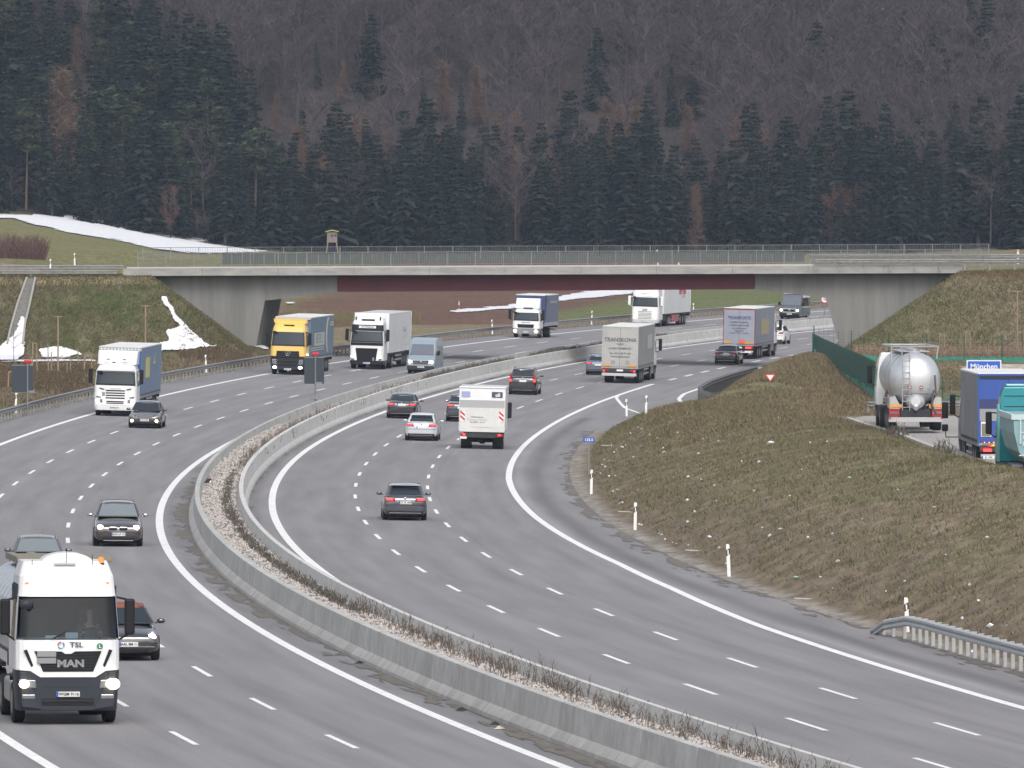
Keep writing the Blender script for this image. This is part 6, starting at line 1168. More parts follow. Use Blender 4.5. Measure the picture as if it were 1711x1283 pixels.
# blue curtain trailer
hd_ = R(.3); L_ = ROWL; rX = pk(1634, 395) + 1.27; t, yf = parked('lorry', 'blue trailer with worn grey side parked below the town sign, mirror sticking out at left', rX - math.sin(hd_) * L_ / 2, 395 + math.cos(hd_) * L_ / 2, LZ - .50, hd_, L_)
m_rb = M('trailer_royal_blue', (.025, .075, .32), rough=.45, coat=.3); m_wg = M('curtain_worn_grey', (.215, .22, .24), rough=.7, var=.25, vscale=.45)
lv = cab(t, yf, paint('cab_blue', (.05, .10, .3)), dict(zb=1.0, zw0=1.9, zw1=2.8, ztop=3.5)); tractor_rest(t, yf); tr = trailer(t, yf, 2.7, 13.7, m_wg, m_roof, m_rb, m_rb, frame=m_rb); y = -ROWL / 2 - .05
decal(tr, -1.2, 1.2, y, 2.55, 2.95, M('band_navy', (.03, .04, .13)), name='navy_band'); decal(tr, -1.2, 1.2, y - .002, 2.05, 2.55, M('band_grey', (.27, .27, .28)), name='grey_band'); decal(tr, -1.2, 1.2, y, 3.78, 3.92, m_dgrey, name='grey_edge')
q = decal(tr, -1.15, -.72, y - .004, 1.40, 2.02, m_wht, name='notice_frame'); decal(q, -1.12, -.75, y - .012, 1.42, 1.94, M('notice_olive', (.17, .17, .13)), name='notice_panel'); decal(tr, -.25, .6, y - .004, 1.05, 2.02, m_wht, name='white_frame'); decal(tr, -.21, .56, y - .012, 1.09, 1.98, m_rb, name='frame_panel')
for i in range(4): mb = MB(); mb.loft([[(-1.0 + i * .19 + .06 * math.cos(a), y - dd, 1.16 + .06 * math.sin(a)) for a in [2 * math.pi * j / 10 for j in range(10)]] for dd in (0, .01)]); q = mb.build('speed_roundel', m_red, tr); mb = MB(); mb.box(-1.03 + i * .19, -.97 + i * .19, y - .016, y - .010, 1.13, 1.19); mb.build('roundel_centre', m_wht, q)
mb = MB(); mb.box(-.85, .2, y - .012, y, .92 + .25 - .20 + .03, 1.12 - .02); q = mb.build('red_yellow_strip', M('strip_red', (.75, .06, .04), rough=.5), tr)
for i in range(3): mb = MB(); mb.prism([(-.75 + i * .33, 1.0), (-.62 + i * .33, 1.0), (-.52 + i * .33, 1.1), (-.65 + i * .33, 1.1)], 'y', y - .014, y - .018); mb.build('yellow_stripe', M('stripe_yellow', (.65, .55, .08)), q)
plate(tr, y - .01, .55, 'rear', 'D 1184', x=-.85); mb = MB(); mb.box(-1.05, -.7, y - .01, y, .78, .9); mb.build('lit_lamp', m_redl, tr)
for z, w_ in ((2.2, .7), (1.45, .3)): mb = MB(); mb.box(-1.95, -1.68, yf(.4), yf(.2), z - w_ / 2, z + w_ / 2); mb.build('wing_mirror', m_black, t, bevel=.05)
mb = MB(); mb.bar((-1.8, yf(.3), 1.4), (-1.78, yf(.3), 1.05), .02); mb.bar((-1.78, yf(.3), 1.05), (-1.1, yf(.5), 1.05), .02); mb.build('mirror_arm', m_black, t)
# turquoise tipper
L_ = 15.0; hd_ = R(.2); Yc = 366.; xl = pk(1668, Yc + 0); t, yf = parked('tipper_lorry', 'turquoise cab with pale rounded tipper trailer at the right edge, nearest parked lorry', xl + 1.25 + math.sin(hd_) * 0, Yc - L_ / 2 + 2.3, LZ - .45, hd_, L_)
m_tq = paint('turquoise', (.012, .23, .27)); m_tp = M('tipper_pale', (.22, .36, .39), rough=.5, var=.10, vscale=.6)
lv = cab(t, yf, m_tq, dict(zb=1.0, zw0=1.9, zw1=2.85, ztop=3.85, slope=.3)); 
tractor_rest(t, yf); mb = MB(); rg = []
for d, k in ((3.0, .94), (3.15, 1.0), (12.0, 1.0), (12.3, .98)): rg.append([(-1.22 * 1, yf(d), 2.95), (-1.20 * k, yf(d), 2.3), (-1.02 * k, yf(d), 1.6), (-.6 * k, yf(d), 1.12), (0, yf(d), .98), (.6 * k, yf(d), 1.12), (1.02 * k, yf(d), 1.6), (1.20 * k, yf(d), 2.3), (1.22, yf(d), 2.95)])
mb.loft(rg); tp = mb.build('tipper_body', m_tp, t); mb = MB()
for s in (-1, 1): mb.box(s * 1.17, s * 1.29, yf(12.35), yf(2.9), 2.80, 3.0)
mb.box(-1.17, 1.17, yf(12.35), yf(12.2), 2.80, 3.0); mb.build('tipper_rim', M('rim_pale', (.46, .56, .58), rough=.5), tp)
mb = MB(); mb.box(-1.255, -1.17, yf(2.3), yf(1.7), 1.0, 3.2); mb.box(1.17, 1.255, yf(2.3), yf(1.7), 1.0, 3.2); mb.build('side_fairing', M('fairing_pale_teal', (.10, .36, .38), rough=.4), t)
for z in (2.35, 3.1, 3.5): mb = MB(); mb.box(-1.0, 1.0, yf(2.215), yf(2.2), z, z + .03); mb.build('cab_rear_seam', m_dgrey, t)
mb = MB(); mb.box(-.95, .95, yf(2.0), yf(1.0), 3.84, 3.98); mb.build('roof_deflector', m_tq, t, bevel=.06)
for z in (1.45, 2.3): mb = MB(); mb.box(-1.0, 1.0, yf(12.33), yf(12.28), z, z + .05); mb.build('body_rib', M('rim_pale', (.46, .56, .58)), tp)
for x in (-.95, -.5, 0, .5, .95): mb = MB(); mb.box(x - .03, x + .03, yf(12.37), yf(12.28), 1.25 if abs(x) < .9 else 1.9, 2.8); mb.build('body_rib', MATS['rim_pale'], tp)
mb = MB(); mb.loft([[(-.25 + .28 * math.cos(a), yf(dd), 1.95 + .48 * math.sin(a)) for a in [2 * math.pi * j / 18 for j in range(18)]] for dd in (12.34, 12.40)]); mb.build('oval_emblem', M('emblem_pale', (.45, .53, .55)), tp)
for x in (-.75, .25): 
    for z in (1.9, 2.15): decal(tp, x - .12, x + .12, yf(12.32), z - .08, z + .08, MATS['emblem_pale'], name='faded_lettering')
for a in (9.2, 10.5, 11.8):
    axle(t, yf, a, wd=.38)
    for s in (-1, 1): mb = MB(); mb.loft([[(s * x, yf(a + .62 * math.cos(b)), .5 + .64 * math.sin(b)) for b in [math.pi * j / 12 for j in range(13)]] for x in (.85, 1.25)], cap=False, closed=False); mb.build('mudguard', M('mudguard_grey', (.13, .135, .14), rough=.6), t)
mb = MB(); mb.box(-.5, .5, yf(12.6), yf(3.0), .7, 1.0); mb.build('trailer_chassis', m_chas, t)
for s in (-1, 1): mb = MB(); mb.box(s * .7, s * 1.2, yf(12.8), yf(12.5), .72, 1.06); q = mb.build('lamp_board', m_dgrey, t); mb = MB(); mb.box(s * .82, s * 1.0, yf(12.84), yf(12.8), .8, .95); mb.build('taillight', m_red, q)
mb = MB(); mb.box(-1.2, 1.2, yf(12.75), yf(12.6), .45, .58); mb.build('bumper_beam', m_alu, t)
# ================================================================== road furniture
m_pw = M('post_white', (.74, .74, .72), rough=.6, var=.05, vscale=5)
def delineator(px, py, label, refl='right', ground=True, pos=None, h=1.05, grp='white marker posts with a slanted black band'):
    if pos is None:
        x, y, z = unproj(px, py, 180, 1200) if ground else (*unproj_road(px, py), 0); z = float(G(x, y)) if ground else float(ZR(y, x - float(XC(y))))
    else: x, y, z = pos
    t = thing('delineator_post', label, 'marker post', (x, y, z), random.uniform(-.15, .15), grp); t.rotation_euler[1] = random.uniform(-.05, .05)
    mb = MB(); mb.loft([[(-.06, -.05, -.2), (.06, -.05, -.2), (.04, .06, -.2), (-.04, .06, -.2)], [(-.06, -.05, h - .04), (.06, -.05, h - .04), (.04, .06, h), (-.04, .06, h)]]); mb.build('post', m_pw, t)
    mb = MB(); mb.loft([[(-.063, -.053, h - .42), (.063, -.053, h - .34), (.043, .063, h - .36), (-.043, .063, h - .44)], [(-.063, -.053, h - .20), (.063, -.053, h - .14), (.043, .063, h - .16), (-.043, .063, h - .22)]]); mb.build('black_band', m_ink, t)
    mb = MB(); mb.box(-.022, .022, -.062, -.054, h - .36, h - .20); mb.build('reflector', m_wht, t); return t
for px, py, lab in ((988, 826, 'white marker post left of the litter, beside the rounded end of the bank'), (1061, 886, 'white marker post at the foot of the bank, second from the near end'), (1218, 963, 'white marker post at the foot of the bank, nearest one before the steel guardrail'),
                    (1047, 697, 'left one of the two white marker posts on the tip of the bank'), (1079, 694, 'right one of the two white marker posts on the tip of the bank')): delineator(px, py, lab, h=1.12)
x, y = pk(1516, 300), 300.; delineator(0, 0, 'white marker post standing behind the curved steel guardrail', pos=(pk(1516, 284), 284, float(G(pk(1516, 284), 284))))
for px, py, lab in ((26, 664, 'white marker post below the dark board at the far left'), (344, 603, 'white marker post on the verge above the guardrail beside the left embankment'), (823, 543, 'white marker post on the far verge, left of the blue covered lorry'), (990, 529, 'white marker post on the far verge between the two lorries at the overpass'), (1157, 512, 'white marker post behind the farthest white lorry trailer')):
    ys = np.arange(500, 1100, 1.); us = -19.7; xs = XC(ys) + us; pxs = CX + xs * F / ys; yy = float(ys[np.argmin(np.abs(pxs - px))]); xx = float(XC(yy)) + us; delineator(0, 0, lab, pos=(xx, yy, float(G(xx, yy)) + .0), h=1.25)
for u, Y, lab in ((19.0, 672, 'white marker post at the slip road beside the rounded guardrail end'), (18.6, 742, 'white marker post beyond the slip road, behind the grey roadside cabinet')): xx = float(XC(Y)) + u; delineator(0, 0, lab, pos=(xx, Y, float(ZR(Y, 17))), h=1.0)
for px, lab, z0, yy in ((84, 'white marker post on the left ramp of the overpass', 9.0, 739), (125, 'second white marker post on the left ramp, farther back', 9.45, 742), (1099, 'small pale marker post behind the far railing of the overpass', 9.7, 741.5), (1134, 'white topped marker post between the railings of the overpass', 9.5, 739.5)): delineator(0, 0, lab, pos=(pk(px, yy), yy, z0), h=.95)
t = thing('delineator_post', 'orange topped white post at the right end of the overpass railing', 'marker post', (pk(1701, 741), 741, 9.55)); mb = MB(); mb.box(-.08, .08, -.05, .05, 0, .95); mb.build('post', m_pw, t); mb = MB(); mb.ball((0, 0, 1.03), .11, 8); mb.build('orange_lamp', M('lamp_orange', (.75, .38, .04)), t)
# kilometre board
x, y, z = unproj(984, 792, 400, 560); t = thing('distance_sign', 'small blue board reading 135.5 on a thin post at the edge of the bank', 'sign', (x, y, z), -.05); mb = MB(); mb.bar((0, 0, -.2), (0, 0, 1.75), .03, 8); mb.build('post', m_galvd, t); mb = MB(); mb.box(-.27, .27, -.03, -.01, 1.55, 1.80); b = mb.build('board', M('sign_blue', (.03, .10, .42), rough=.5), t); text(b, '135.5', .19, (0, -.036, 1.675), 'rear', m_wht, bold=.004)
# dark backs of two boards with red lamps
def board(label, x, y, z, w_, h, zb, ring, left):
    t = thing('traffic_board', label, 'sign', (x, y, z), 0.03); mb = MB(); mb.bar((0, 0, -.1), (0, 0, zb + h + .25), .05, 8); mb.build('post', m_galv, t)
    mb = MB(); mb.box(-w_ * left, w_ * (1 - left), .06, .16, zb, zb + h); p = mb.build('panel', M('panel_dark_slate', (.026, .036, .050), rough=.5), t, bevel=.01); mb = MB(); mb.box(-w_ * left - .02, w_ * (1 - left) + .02, .05, .17, zb - .02, zb + .01); mb.box(-w_ * left - .02, w_ * (1 - left) + .02, .05, .17, zb + h - .01, zb + h + .03); mb.build('panel_edge', m_galv, p)
    mb = MB(); mb.box(.02, .42, .02, .06, zb, zb + .12); mb.build('small_tag', m_galv, p)
    for s in (-1, 1): mb = MB(); mb.ball((s * .10, 0, zb + h + .22), .13, 10, sc_=(1, .8, 1)); mb.build('red_lamp', M('lamp_bag_red', (.52, .02, .05), rough=.5), t, smooth=True)
    if ring:
        mb = MB()
        for zz, r in ((.05, .32), (.18, .30)):
            for i in range(16): a, b = 2 * math.pi * i / 16, 2 * math.pi * (i + 1) / 16; mb.bar((r * math.cos(a), .25 * math.sin(a), zz), (r * math.cos(b), .25 * math.sin(b), zz), .03, 5)
        for i in range(8): a, b = math.pi * i / 8, math.pi * (i + 1) / 8; mb.bar((.34 * math.cos(a), 0, .15 + .36 * math.sin(a)), (.34 * math.cos(b), 0, .15 + .36 * math.sin(b)), .02, 5)
        mb.box(-.3, .3, -.2, .2, 0, .08); mb.build('base_cage', m_galvd, t)
Yb_ = 590.; board('dark slate traffic board seen from behind on a post in the gravel median', pk(527, Yb_), Yb_, float(ZR(Yb_, -1.5)) + .62, 1.22, 1.62, .95, True, .56)
Yb_ = 556.; xx = pk(46, Yb_); board('dark slate traffic board seen from behind beyond the guardrail at the far left', xx, Yb_, float(G(xx, Yb_)), 1.22, 1.58, H - (656 - YH) * Yb_ / F - float(G(xx, Yb_)), False, .74)
# small dark box lying on the gravel
x, y = unproj_road(347, 808, .6); t = thing('marker_block', 'small black and white block lying on the gravel of the median', 'block', (x, y, float(ZR(y, -1.9)) + .63), .3); mb = MB(); mb.prism([(-.14, 0), (.16, 0), (.16, .2), (.0, .2)], 'y', -.1, .1); mb.build('block', m_ink, t); mb = MB(); mb.prism([(.02, .02), (.13, .02), (.13, .15)], 'y', -.12, -.105); mb.build('white_wedge', m_wht, t)
# speed sign at the right abutment
yy = 930.; xx = pk(1378, yy); zz = float(ZR(yy, -18)); t = thing('speed_sign', 'round red rimmed speed limit sign at the left edge of the right abutment', 'sign', (xx, yy, zz)); mb = MB(); mb.bar((0, 0, 0), (0, 0, 3.0), .045, 8); mb.build('post', m_galv, t); zc = H - (500 - YH) * yy / F - zz
for r, m_, o in ((.40, M('sign_red', (.55, .03, .04), rough=.5), 0), (.30, m_wht, .01)): mb = MB(); mb.loft([[(r * math.cos(a), -.05 - o - e, zc + r * math.sin(a)) for a in [2 * math.pi * j / 20 for j in range(20)]] for e in (0, .012)]); mb.build('sign_face', m_, t)
text(t, '120', .30, (0, -.08, zc), 'rear', m_ink, bold=.006)
# give way sign, its foot behind the bank
yy = min(np.arange(520., 600., 2.), key=lambda q: abs(H - (630.5 - YH) * q / F - float(G(pk(1287, q), q)) - .52)); xx = pk(1287, yy); t = thing('yield_sign', 'upside down red and white triangle sign just above the crest of the bank', 'sign', (xx, yy, float(G(xx, yy)))); zt_ = H - (630.5 - YH) * yy / F - float(G(xx, yy)); zt_ = max(zt_, .5); mb = MB(); mb.bar((0, .03, -.2), (0, .03, zt_), .03, 6); mb.build('post', m_galv, t)
mb = MB(); mb.prism([(-.34, zt_), (.34, zt_), (0, zt_ - .50)], 'y', -.02, 0); f_ = mb.build('sign_face', MATS['sign_red'], t); mb = MB(); mb.prism([(-.22, zt_ - .07), (.22, zt_ - .07), (0, zt_ - .39)], 'y', -.028, -.021); mb.build('white_centre', m_wht, f_)
# cabinet
yy = 668.; xx = pk(1270, yy); z0 = float(G(xx, yy)); z1 = H - (613 - YH) * yy / F; t = thing('roadside_cabinet', 'pale grey cabinet at the end of the dark guardrail beside the slip road', 'cabinet', (xx, yy, z0)); mb = MB(); mb.box(-.13, .13, -.1, .1, 0, z1 - z0); mb.build('housing', M('cabinet_grey', (.50, .52, .53), rough=.5), t, bevel=.01); mb = MB(); mb.box(-.15, .15, -.12, .12, z1 - z0, z1 - z0 + .04); mb.build('lid', m_galv, t)
# striped rod in the far field
yy = 960.; xx = pk(767, yy); z0 = float(G(xx, yy)); z1 = H - (498 - YH) * yy / F - z0; t = thing('marker_rod', 'thin red and white striped rod in the brown field beyond the overpass', 'rod', (xx, yy, z0))
for i in range(5): a, b = z1 * i / 5, z1 * (i + 1) / 5; mb = MB(); mb.bar((0, 0, a), (0, 0, b), .05, 6); mb.build('rod_band', m_wht if i % 2 else M('rod_red', (.30, .05, .06)), t)
# town sign
yy = 505.; xx = pk(1644, yy); z0 = float(G(xx, yy)); zt_ = H - (601.5 - YH) * yy / F - z0; w_ = 58 * yy / F / 2; t = thing('town_sign', 'large blue sign reading München on two legs behind the blue trailer', 'sign', (xx, yy, z0))
mb = MB(); mb.box(-w_, w_, -.05, 0, zt_ - 1.15, zt_); f_ = mb.build('sign_border', m_wht, t); mb = MB(); mb.box(-w_ + .06, w_ - .06, -.06, -.051, zt_ - 1.1, zt_ - .06); mb.build('sign_face', M('motorway_blue', (.02, .10, .50), rough=.5), f_); text(f_, 'München', .40, (0, -.068, zt_ - .345), 'rear', m_wht, bold=.008, sx=.98)
for x in (-.6, .6): mb = MB(); mb.bar((x, .03, -.2), (x, .03, zt_ - .1), .04, 8); mb.build('leg', m_galv, t)
# ---- green fences
m_fp = M('fence_green', (.015, .07, .05), rough=.5); 
m_net = bpy.data.materials.new('fence_net'); m_net.use_nodes = True; n_ = m_net.node_tree.nodes; l_ = m_net.node_tree.links; n_['Principled BSDF'].inputs['Base Color'].default_value = (.010, .042, .038, 1); n_['Principled BSDF'].inputs['Roughness'].default_value = .6
m_skirt = M('fence_skirt_green', (.03, .20, .14), rough=.6, var=.15, vscale=2)
def fence(label, pts, hgt, density, skirt=.35, step=2.3, wave=.0):
    t = thing('wire_fence', label, 'fence', pts[0]); o = Vector(pts[0]); P = [Vector(p) - o for p in pts]; tot = sum((b - a).length for a, b in zip(P, P[1:]))
    def at(s):
        for a, b in zip(P, P[1:]):
            l = (b - a).length
            if s <= l: return a + (b - a) * (s / l)
            s -= l
        return P[-1]
    n = int(tot / step)
    for i in range(n + 1): p = at(i * tot / n); mb = MB(); mb.bar(p - Vector((0, 0, .3)), p + Vector((0, 0, hgt + .05)), .035, 6); mb.build('post', m_fp, t)
    mb = MB(); k = int(tot / density)
    for i in range(k): p = at(i * tot / k); mb.box(p.x - .006, p.x + .006, p.y - .006, p.y + .006, p.z + .1, p.z + hgt)
    for j in range(int(hgt / .2)):
        z = .1 + j * .2
        for i in range(n * 2): a, b = at(i * tot / n / 2), at((i + 1) * tot / n / 2); mb.bar(a + Vector((0, 0, z)), b + Vector((0, 0, z)), .006, 3)
    tag(mb.build('wire_mesh', m_net, t), kind='stuff')
    mb = MB(); k = int(tot / .4); top = [at(i * tot / k) + Vector((random.uniform(-.06, .06), random.uniform(-.06, .06), skirt + random.uniform(-wave, wave))) for i in range(k + 1)]; bot = [at(i * tot / k) + Vector((random.uniform(-.1, 0), 0, -.15)) for i in range(k + 1)]
    mb.add([tuple(p) for p in top] + [tuple(p) for p in bot], [(i, i + 1, k + 2 + i, k + 1 + i) for i in range(k)]); s_ = mb.build('ground_skirt', m_skirt, t); md = s_.modifiers.new('s', 'SOLIDIFY'); md.thickness = .02
    return t
fl = []
for px, py, Y in ((1462, 664, 540), (1440, 650, 572), (1418, 638, 604), (1398, 627, 632), (1378, 616, 662), (1358, 604, 690)): x = pk(px, Y); fl.append((x, Y, H - (py - YH) * Y / F + .05))
fence('dark green mesh fence with turquoise strip at its foot running away from the parked tanker', fl, 1.95, .075, skirt=.34, wave=.05)
fr = [(pk(px, 682), 682, float(G(pk(px, 682), 682)) + .03) for px in (1360, 1420, 1478, 1537, 1598, 1660, 1722, 1800)]
fence('thin dark green fence with turquoise foot strip crossing behind the parked lorries', fr, 1.95, .35, skirt=.33, step=2.55, wave=.0)
fence('low dark fence beyond the silver tanker beside the parking area', [(pk(px, 540), 540, 2.55) for px in (1575, 1620, 1680)], 1.2, .09, skirt=.05, step=2.2)
# ---- stakes, perches and young trees
m_stk = M('stake_wood', (.30, .225, .15), rough=.85, var=.2, vscale=3); m_stkg = M('stake_grey', (.26, .22, .17), rough=.85)
def perch(px, ptop, pbot, Y, label, wd=.6):
    x = pk(px, Y); z = H - (pbot - YH) * Y / F; zt_ = H - (ptop - YH) * Y / F; z = min(z, float(G(x, Y))); t = thing('bird_perch', label, 'perch', (x, Y, z)); mb = MB(); mb.bar((0, 0, -.3), (0, 0, zt_ - z), .06, 6, 0, .05); mb.build('pole', m_stk, t); mb = MB(); mb.bar((-wd / 2, 0, zt_ - z), (wd / 2, 0, zt_ - z), .035, 6); mb.build('crossbar', m_stk, t)
perch(243, 511, 582, 706, 'tall T shaped bird perch near the snow patch on the left embankment'); perch(97, 529, 618, 650, 'tall T shaped bird perch at the far left in front of the embankment'); perch(1700, 487, 600, 700, 'T shaped wooden bird perch at the right edge above the green fence', .75)
def trestle(px, ptop, pbot, Y, wpx, label, legs=2):
    x = pk(px, Y); z = float(G(x, Y)); h = (pbot - ptop) * Y / F; w_ = wpx * Y / F; t = thing('tree_stake_frame', label, 'stake frame', (x, Y, z), 0, 'wooden support frames for young trees')
    for k in range(legs): xx = -w_ / 2 + w_ * k / (legs - 1); mb = MB(); mb.bar((xx * 1.15, .12 * (k % 2), -.2), (xx * .9, 0, h), .042, 6); mb.build('stake', m_stk, t)
    mb = MB(); mb.bar((-w_ / 2, 0, h - .03), (w_ / 2, 0, h - .03), .035, 6); mb.build('crossbar', m_stk, t)
trestle(58, 569, 622, 655, 7, 'frame of two tall stakes left of the T perch, right of the dark board'); trestle(147, 588, 617, 650, 12, 'low stake frame just left of the white lorry'); trestle(21, 611, 640, 600, 14, 'low stake frame behind the dark board at the far left')
trestle(1574, 553, 592, 706, 8, 'frame of three pale stakes behind the tanker, nearer one', 3); trestle(1617, 543, 585, 710, 8, 'frame of three pale stakes right of the first, above the town sign', 3)
for i, (px, ptop, pbot, Y) in enumerate(((51, 574, 606, 650), (81, 566, 621, 650), (86, 580, 618, 655), (131, 573, 600, 690), (175, 563, 590, 700), (206, 572, 590, 700), (221, 570, 590, 700), (239, 568, 590, 700), (253, 558, 580, 706), (112, 593, 615, 650), (118, 590, 617, 652))):
    x = pk(px, Y); z = float(G(x, Y)); h = (pbot - ptop) * Y / F; o = MB(); o.bar((0, 0, -.2), (random.uniform(-.05, .05), 0, h), .035, 6); b = tag(o.build('wooden_stake', m_stkg), 'plain wooden stake standing in the strip below the left embankment', 'stake', 'plain stakes below the left embankment'); b.location = (x, Y, z)
def sapling(px, py, Y, h, label, seed):
    x = pk(px, Y); z = float(G(x, Y)); t = thing('young_tree', label, 'young tree', (x, Y, z)); r_ = np.random.default_rng(seed); mb = MB(); mb.bar((0, 0, -.1), (0, 0, h), .03, 5, 0, .01); mb.build('trunk', m_bark, t); mb = MB()
    for i in range(16): zz = h * r_.uniform(.3, .95); a = r_.uniform(0, 6.28); l = (h - zz) * .4 + .2; mb.bar((0, 0, zz), (math.cos(a) * l, math.sin(a) * l, zz + l * .7), .012, 4, 0, .004)
    mb.build('crown', M('twig_mid', (.14, .11, .09)), t)
sapling(23, 600, 690, 2.9, 'leafless young tree standing in front of the large snow patch at the left', 1); sapling(1708, 600, 705, 2.2, 'leafless sapling at the right edge by the green fence', 2)
# hedges of dry brush
def brush(name, label, px0, px1, Y0, Y1, n, h, mat, seed, zoff=0): 
    r_ = np.random.default_rng(seed); Y = r_.uniform(Y0, Y1, n); X = (r_.uniform(px0, px1, n) - CX) * Y / F; P = np.stack([X, Y, G(X, Y) + zoff], -1); V, Fq = twigs(r_, P, h * r_.uniform(.5, 1.1, n), 5, .5, .02); return tag(np_mesh(name, V, Fq, mat), label, 'shrub')
brush('shrub', 'reddish brown leafless bush in the field at the far left, above the ramp road', -20, 75, 960, 985, 420, 2.2, M('bush_red_brown', (.12, .07, .065), rough=.9), 5)
b = brush('dry_grass', None, 1430, 1720, 690, 712, 2600, .8, M('grass_straw', (.27, .20, .14), rough=.9), 6); tag(b, kind='stuff'); del b['category']
b = brush('dry_grass', None, 300, 420, 690, 722, 700, .35, gm[2], 7); tag(b, kind='stuff'); del b['category']
b = brush('dry_grass', None, -10, 150, 600, 680, 1500, .4, gm[2], 8); tag(b, kind='stuff'); del b['category']
b = brush('dry_grass', None, 470, 700, 900, 960, 1500, .7, gm[0], 9); tag(b, kind='stuff'); del b['category']
for px, Y, lab in ((1500, 450, 'small leafless shrub on the crest in front of the silver tanker'), (1575, 405, 'small leafless shrub on the crest left of the blue trailer')): brush('shrub', lab, px - 15, px + 15, Y - 14, Y - 10, 14, .75, m_twig, px)
# raised hide at the edge of the wood
yy = 1560.; xx = pk(555, yy); z0 = float(G(xx, yy)); k = yy / F; zb_ = H - (405 - YH) * k - z0; zt_ = H - (388 - YH) * k - z0; hw = 8.5 * k; t = thing('hunting_hide', 'wooden hunting hide on stilts with a yellow roof at the edge of the wood', 'hide', (xx, yy, z0))
mb = MB(); mb.box(-hw, hw, -.8, .8, zb_, zt_); c_ = mb.build('cabin', M('hide_wood', (.20, .165, .155), rough=.85, var=.1, vscale=1), t); mb = MB(); mb.box(-.2, .15, -.83, -.79, zt_ - .75, zt_ - .35); mb.box(hw - .45, hw - .1, -.83, -.79, zt_ - .7, zt_ - .35); mb.build('window', m_ink, c_); mb = MB(); mb.loft([[(-hw - .25, y_, zt_ + .0), (0, y_, zt_ + .28), (hw + .25, y_, zt_ + .05), (hw + .25, y_, zt_ + .16), (0, y_, zt_ + .42), (-hw - .25, y_, zt_ + .16)] for y_ in (-1.1, 1.1)]); mb.build('roof', M('roof_yellow', (.42, .40, .09), rough=.7), t)
for sx in (-1, 1):
    for sy in (-1, 1): mb = MB(); mb.bar((sx * hw * 1.25, sy * .9, -.3), (sx * hw * .85, sy * .7, zb_), .09, 6); mb.build('leg', m_stkg, t)
# drainage chute of stone on the left embankment
P_ = [((45, 469), (59, 469)), ((30, 510), (50, 512)), ((17, 556), (42, 545)), ((12, 580), (38, 580))]; mb = MB(); rows = []
for (a, b) in P_: xa_, ya_, za_ = unproj(*a, 690, 745); xb_, yb_, zb2 = unproj(*b, 690, 745); rows.append([(xa_, ya_, za_ + .22), ((xa_ + xb_) / 2, (ya_ + yb_) / 2, (za_ + zb2) / 2 + .16), (xb_, yb_, zb2 + .22)])
mb.add([p for r in rows for p in r], [(i * 3 + j, i * 3 + j + 1, i * 3 + j + 4, i * 3 + j + 3) for i in range(3) for j in range(2)]); ch = thing('drainage_chute', 'pale stone drainage chute running down the left embankment into the snow', 'drain', (0, 0, 0)); mb.build('channel', M('rubble_stone', (.20, .195, .175), rough=.9, col2=(.10, .095, .085), vscale=3.5, bump=.6, bscale=6), ch)
mb = MB()
for j in (0, 2):
    for a, b in zip(rows, rows[1:]): mb.bar(a[j], b[j], .10, 4)
mb.build('edge_stones', M('edge_stone', (.30, .29, .26), rough=.9), ch)
# ---- litter on the bank : every scrap its own object
lit = [(1150, 800), (1175, 735), (1085, 728), (1098, 733), (1133, 724), (1096, 752), (1109, 757), (1108, 750), (1219, 728), (1201, 738), (1167, 760), (1287, 743), (1171, 784), (1171, 803), (1194, 814), (1196, 838), (1148, 838), (1160, 858), (1187, 838), (1260, 822), (1149, 874), (1185, 900), (1063, 764), (1274, 883), (1303, 886), (1340, 786), (1354, 741), (1371, 966), (1391, 985), (1382, 739), (1268, 774), (1286, 897), (1391, 895), (1400, 940), (1330, 968), (1058, 766), (1022, 745), (1030, 752), (1039, 749), (1045, 745), (1026, 757), (1010, 769), (1018, 771), (1006, 778), (1011, 782), (1003, 792), (1018, 797), (1028, 796), (1032, 820), (1024, 822), (1036, 843), (1040, 842), (1056, 851), (1068, 878), (1072, 879), (1101, 893), (1106, 896), (1111, 904), (1124, 908), (1130, 910), (1150, 912), (1060, 717), (1066, 716), (1072, 718), (1054, 725), (1202, 917), (1215, 945), (1240, 772), (1320, 830), (1440, 870), (1480, 990), (1595, 1003), (1620, 980), (1636, 1006), (1608, 1036), (1683, 1048), (1654, 1048), (1625, 1091), (1512, 973), (1350, 900), (1500, 820), (1560, 850), (1650, 900), (1420, 800), (1300, 700), (1580, 930)]
pm = [M('scrap_white', (.75, .76, .78), rough=.5), M('scrap_bluish', (.45, .52, .62), rough=.5), M('scrap_cream', (.55, .50, .40), rough=.6), M('scrap_green', (.30, .42, .34), rough=.6)]; r_ = np.random.default_rng(77); proto_s = []
for k in range(6):
    mb = MB(); n = 7; V = [tuple(r_.normal(size=3) * np.array([.13, .11, .05])) for _ in range(n)]; V = [(.13 * math.cos(i * .9) * r_.uniform(.4, 1.2), .11 * math.sin(i * .9) * r_.uniform(.4, 1.2), r_.uniform(0, .09)) for i in range(n)] + [(0, 0, .11), (0, 0, -.03)]
    fs = [(i, (i + 1) % n, n) for i in range(n)] + [((i + 1) % n, i, n + 1) for i in range(n)]; mb.add(V, fs); proto_s.append(mb)
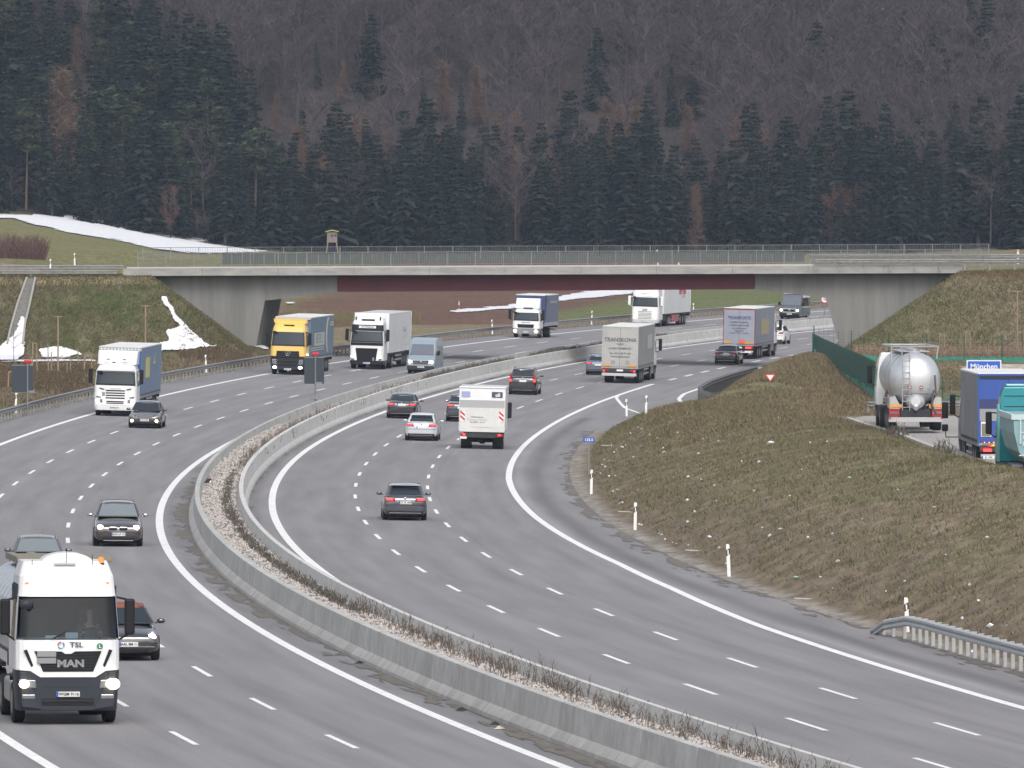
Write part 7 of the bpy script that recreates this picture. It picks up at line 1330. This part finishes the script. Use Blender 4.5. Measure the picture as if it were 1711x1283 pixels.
for i, (px, py) in enumerate(lit):
    x, y, z = unproj(px, py, 230, 620); k = int(r_.integers(0, 6)); mt = pm[int(r_.choice([0, 0, 0, 1, 0, 2, 3]))]; near = px < 1160 and py > 735
    nm = {'scrap_white': 'scrap of white plastic', 'scrap_bluish': 'scrap of pale blue plastic', 'scrap_cream': 'scrap of cream paper', 'scrap_green': 'scrap of pale green plastic'}[mt.name]
    o = proto_s[k].build('litter_scrap', mt); o.location = (x, y, z + .02); o.rotation_euler[2] = r_.uniform(0, 6.28); s = r_.uniform(.5, 1.25) * (1.2 if i in (0, 2, 13, 11, 17) else .8); o.scale = (s, s * r_.uniform(.5, 1.3), s)
    tag(o, nm + (' among the litter along the foot of the bank' if near else ' lying in the brown grass on the face of the bank'), 'litter', nm.replace('scrap', 'scraps') + (' at the foot of the bank' if near else ' on the face of the bank'))
for px, py, lab in ((1350, 1003, 'long pale plank lying at the foot of the bank before the guardrail'), (1165, 922, 'pale plank lying along the foot of the bank'), (1050, 857, 'short pale board beside the second marker post'), (1018, 746, 'short pale board in the heap of litter')):
    x, y, z = unproj(px, py, 230, 620); mb = MB(); mb.box(-.45, .45, -.06, .06, 0, .04); o = tag(mb.build('wooden_plank', M('plank_pale', (.42, .40, .36), rough=.8)), lab, 'plank'); o.location = (x, y, z + .03); o.rotation_euler = (0, .05, .1)
for u, Y, lab in ((-3.15, 229, 'dark twig lying on the road dirt at the foot of the near barrier, nearest one'), (-3.1, 236, 'dark scrap of tyre at the foot of the near barrier'), (-3.0, 262, 'dark broken piece lying against the foot of the near barrier, far one'), (-3.3, 227, 'pale splinter of wood beside the near barrier')):
    mb = MB(); mb.add([(-.25, -.08, 0), (.2, -.1, 0), (.28, .05, 0), (-.1, .12, 0), (0, 0, .08)], [(0, 1, 4), (1, 2, 4), (2, 3, 4), (3, 0, 4), (3, 2, 1, 0)]); o = tag(mb.build('road_debris', m_ink if 'dark' in lab else pm[2]), lab, 'debris'); o.location = (float(XC(Y)) + u, Y, float(ZR(Y, u)) + .015); o.rotation_euler[2] = 1.5 + heading(Y)
# ---- thin winter air between here and the hill
hz = bpy.data.meshes.new('haze'); hb = MB(); hb.box(-1500, 1500, -20, 2400, -2, 330); haze = hb.build('haze', None); haze.data.materials.clear(); mh = bpy.data.materials.new('thin_air'); mh.use_nodes = True; n_ = mh.node_tree.nodes; l_ = mh.node_tree.links; n_.remove(n_['Principled BSDF']); pv = n_.new('ShaderNodeVolumePrincipled'); pv.inputs['Color'].default_value = (.66, .78, 1.0, 1); pv.inputs['Density'].default_value = .000055; l_.new(pv.outputs[0], n_['Material Output'].inputs['Volume']); haze.data.materials.append(mh); tag(haze, kind='stuff')
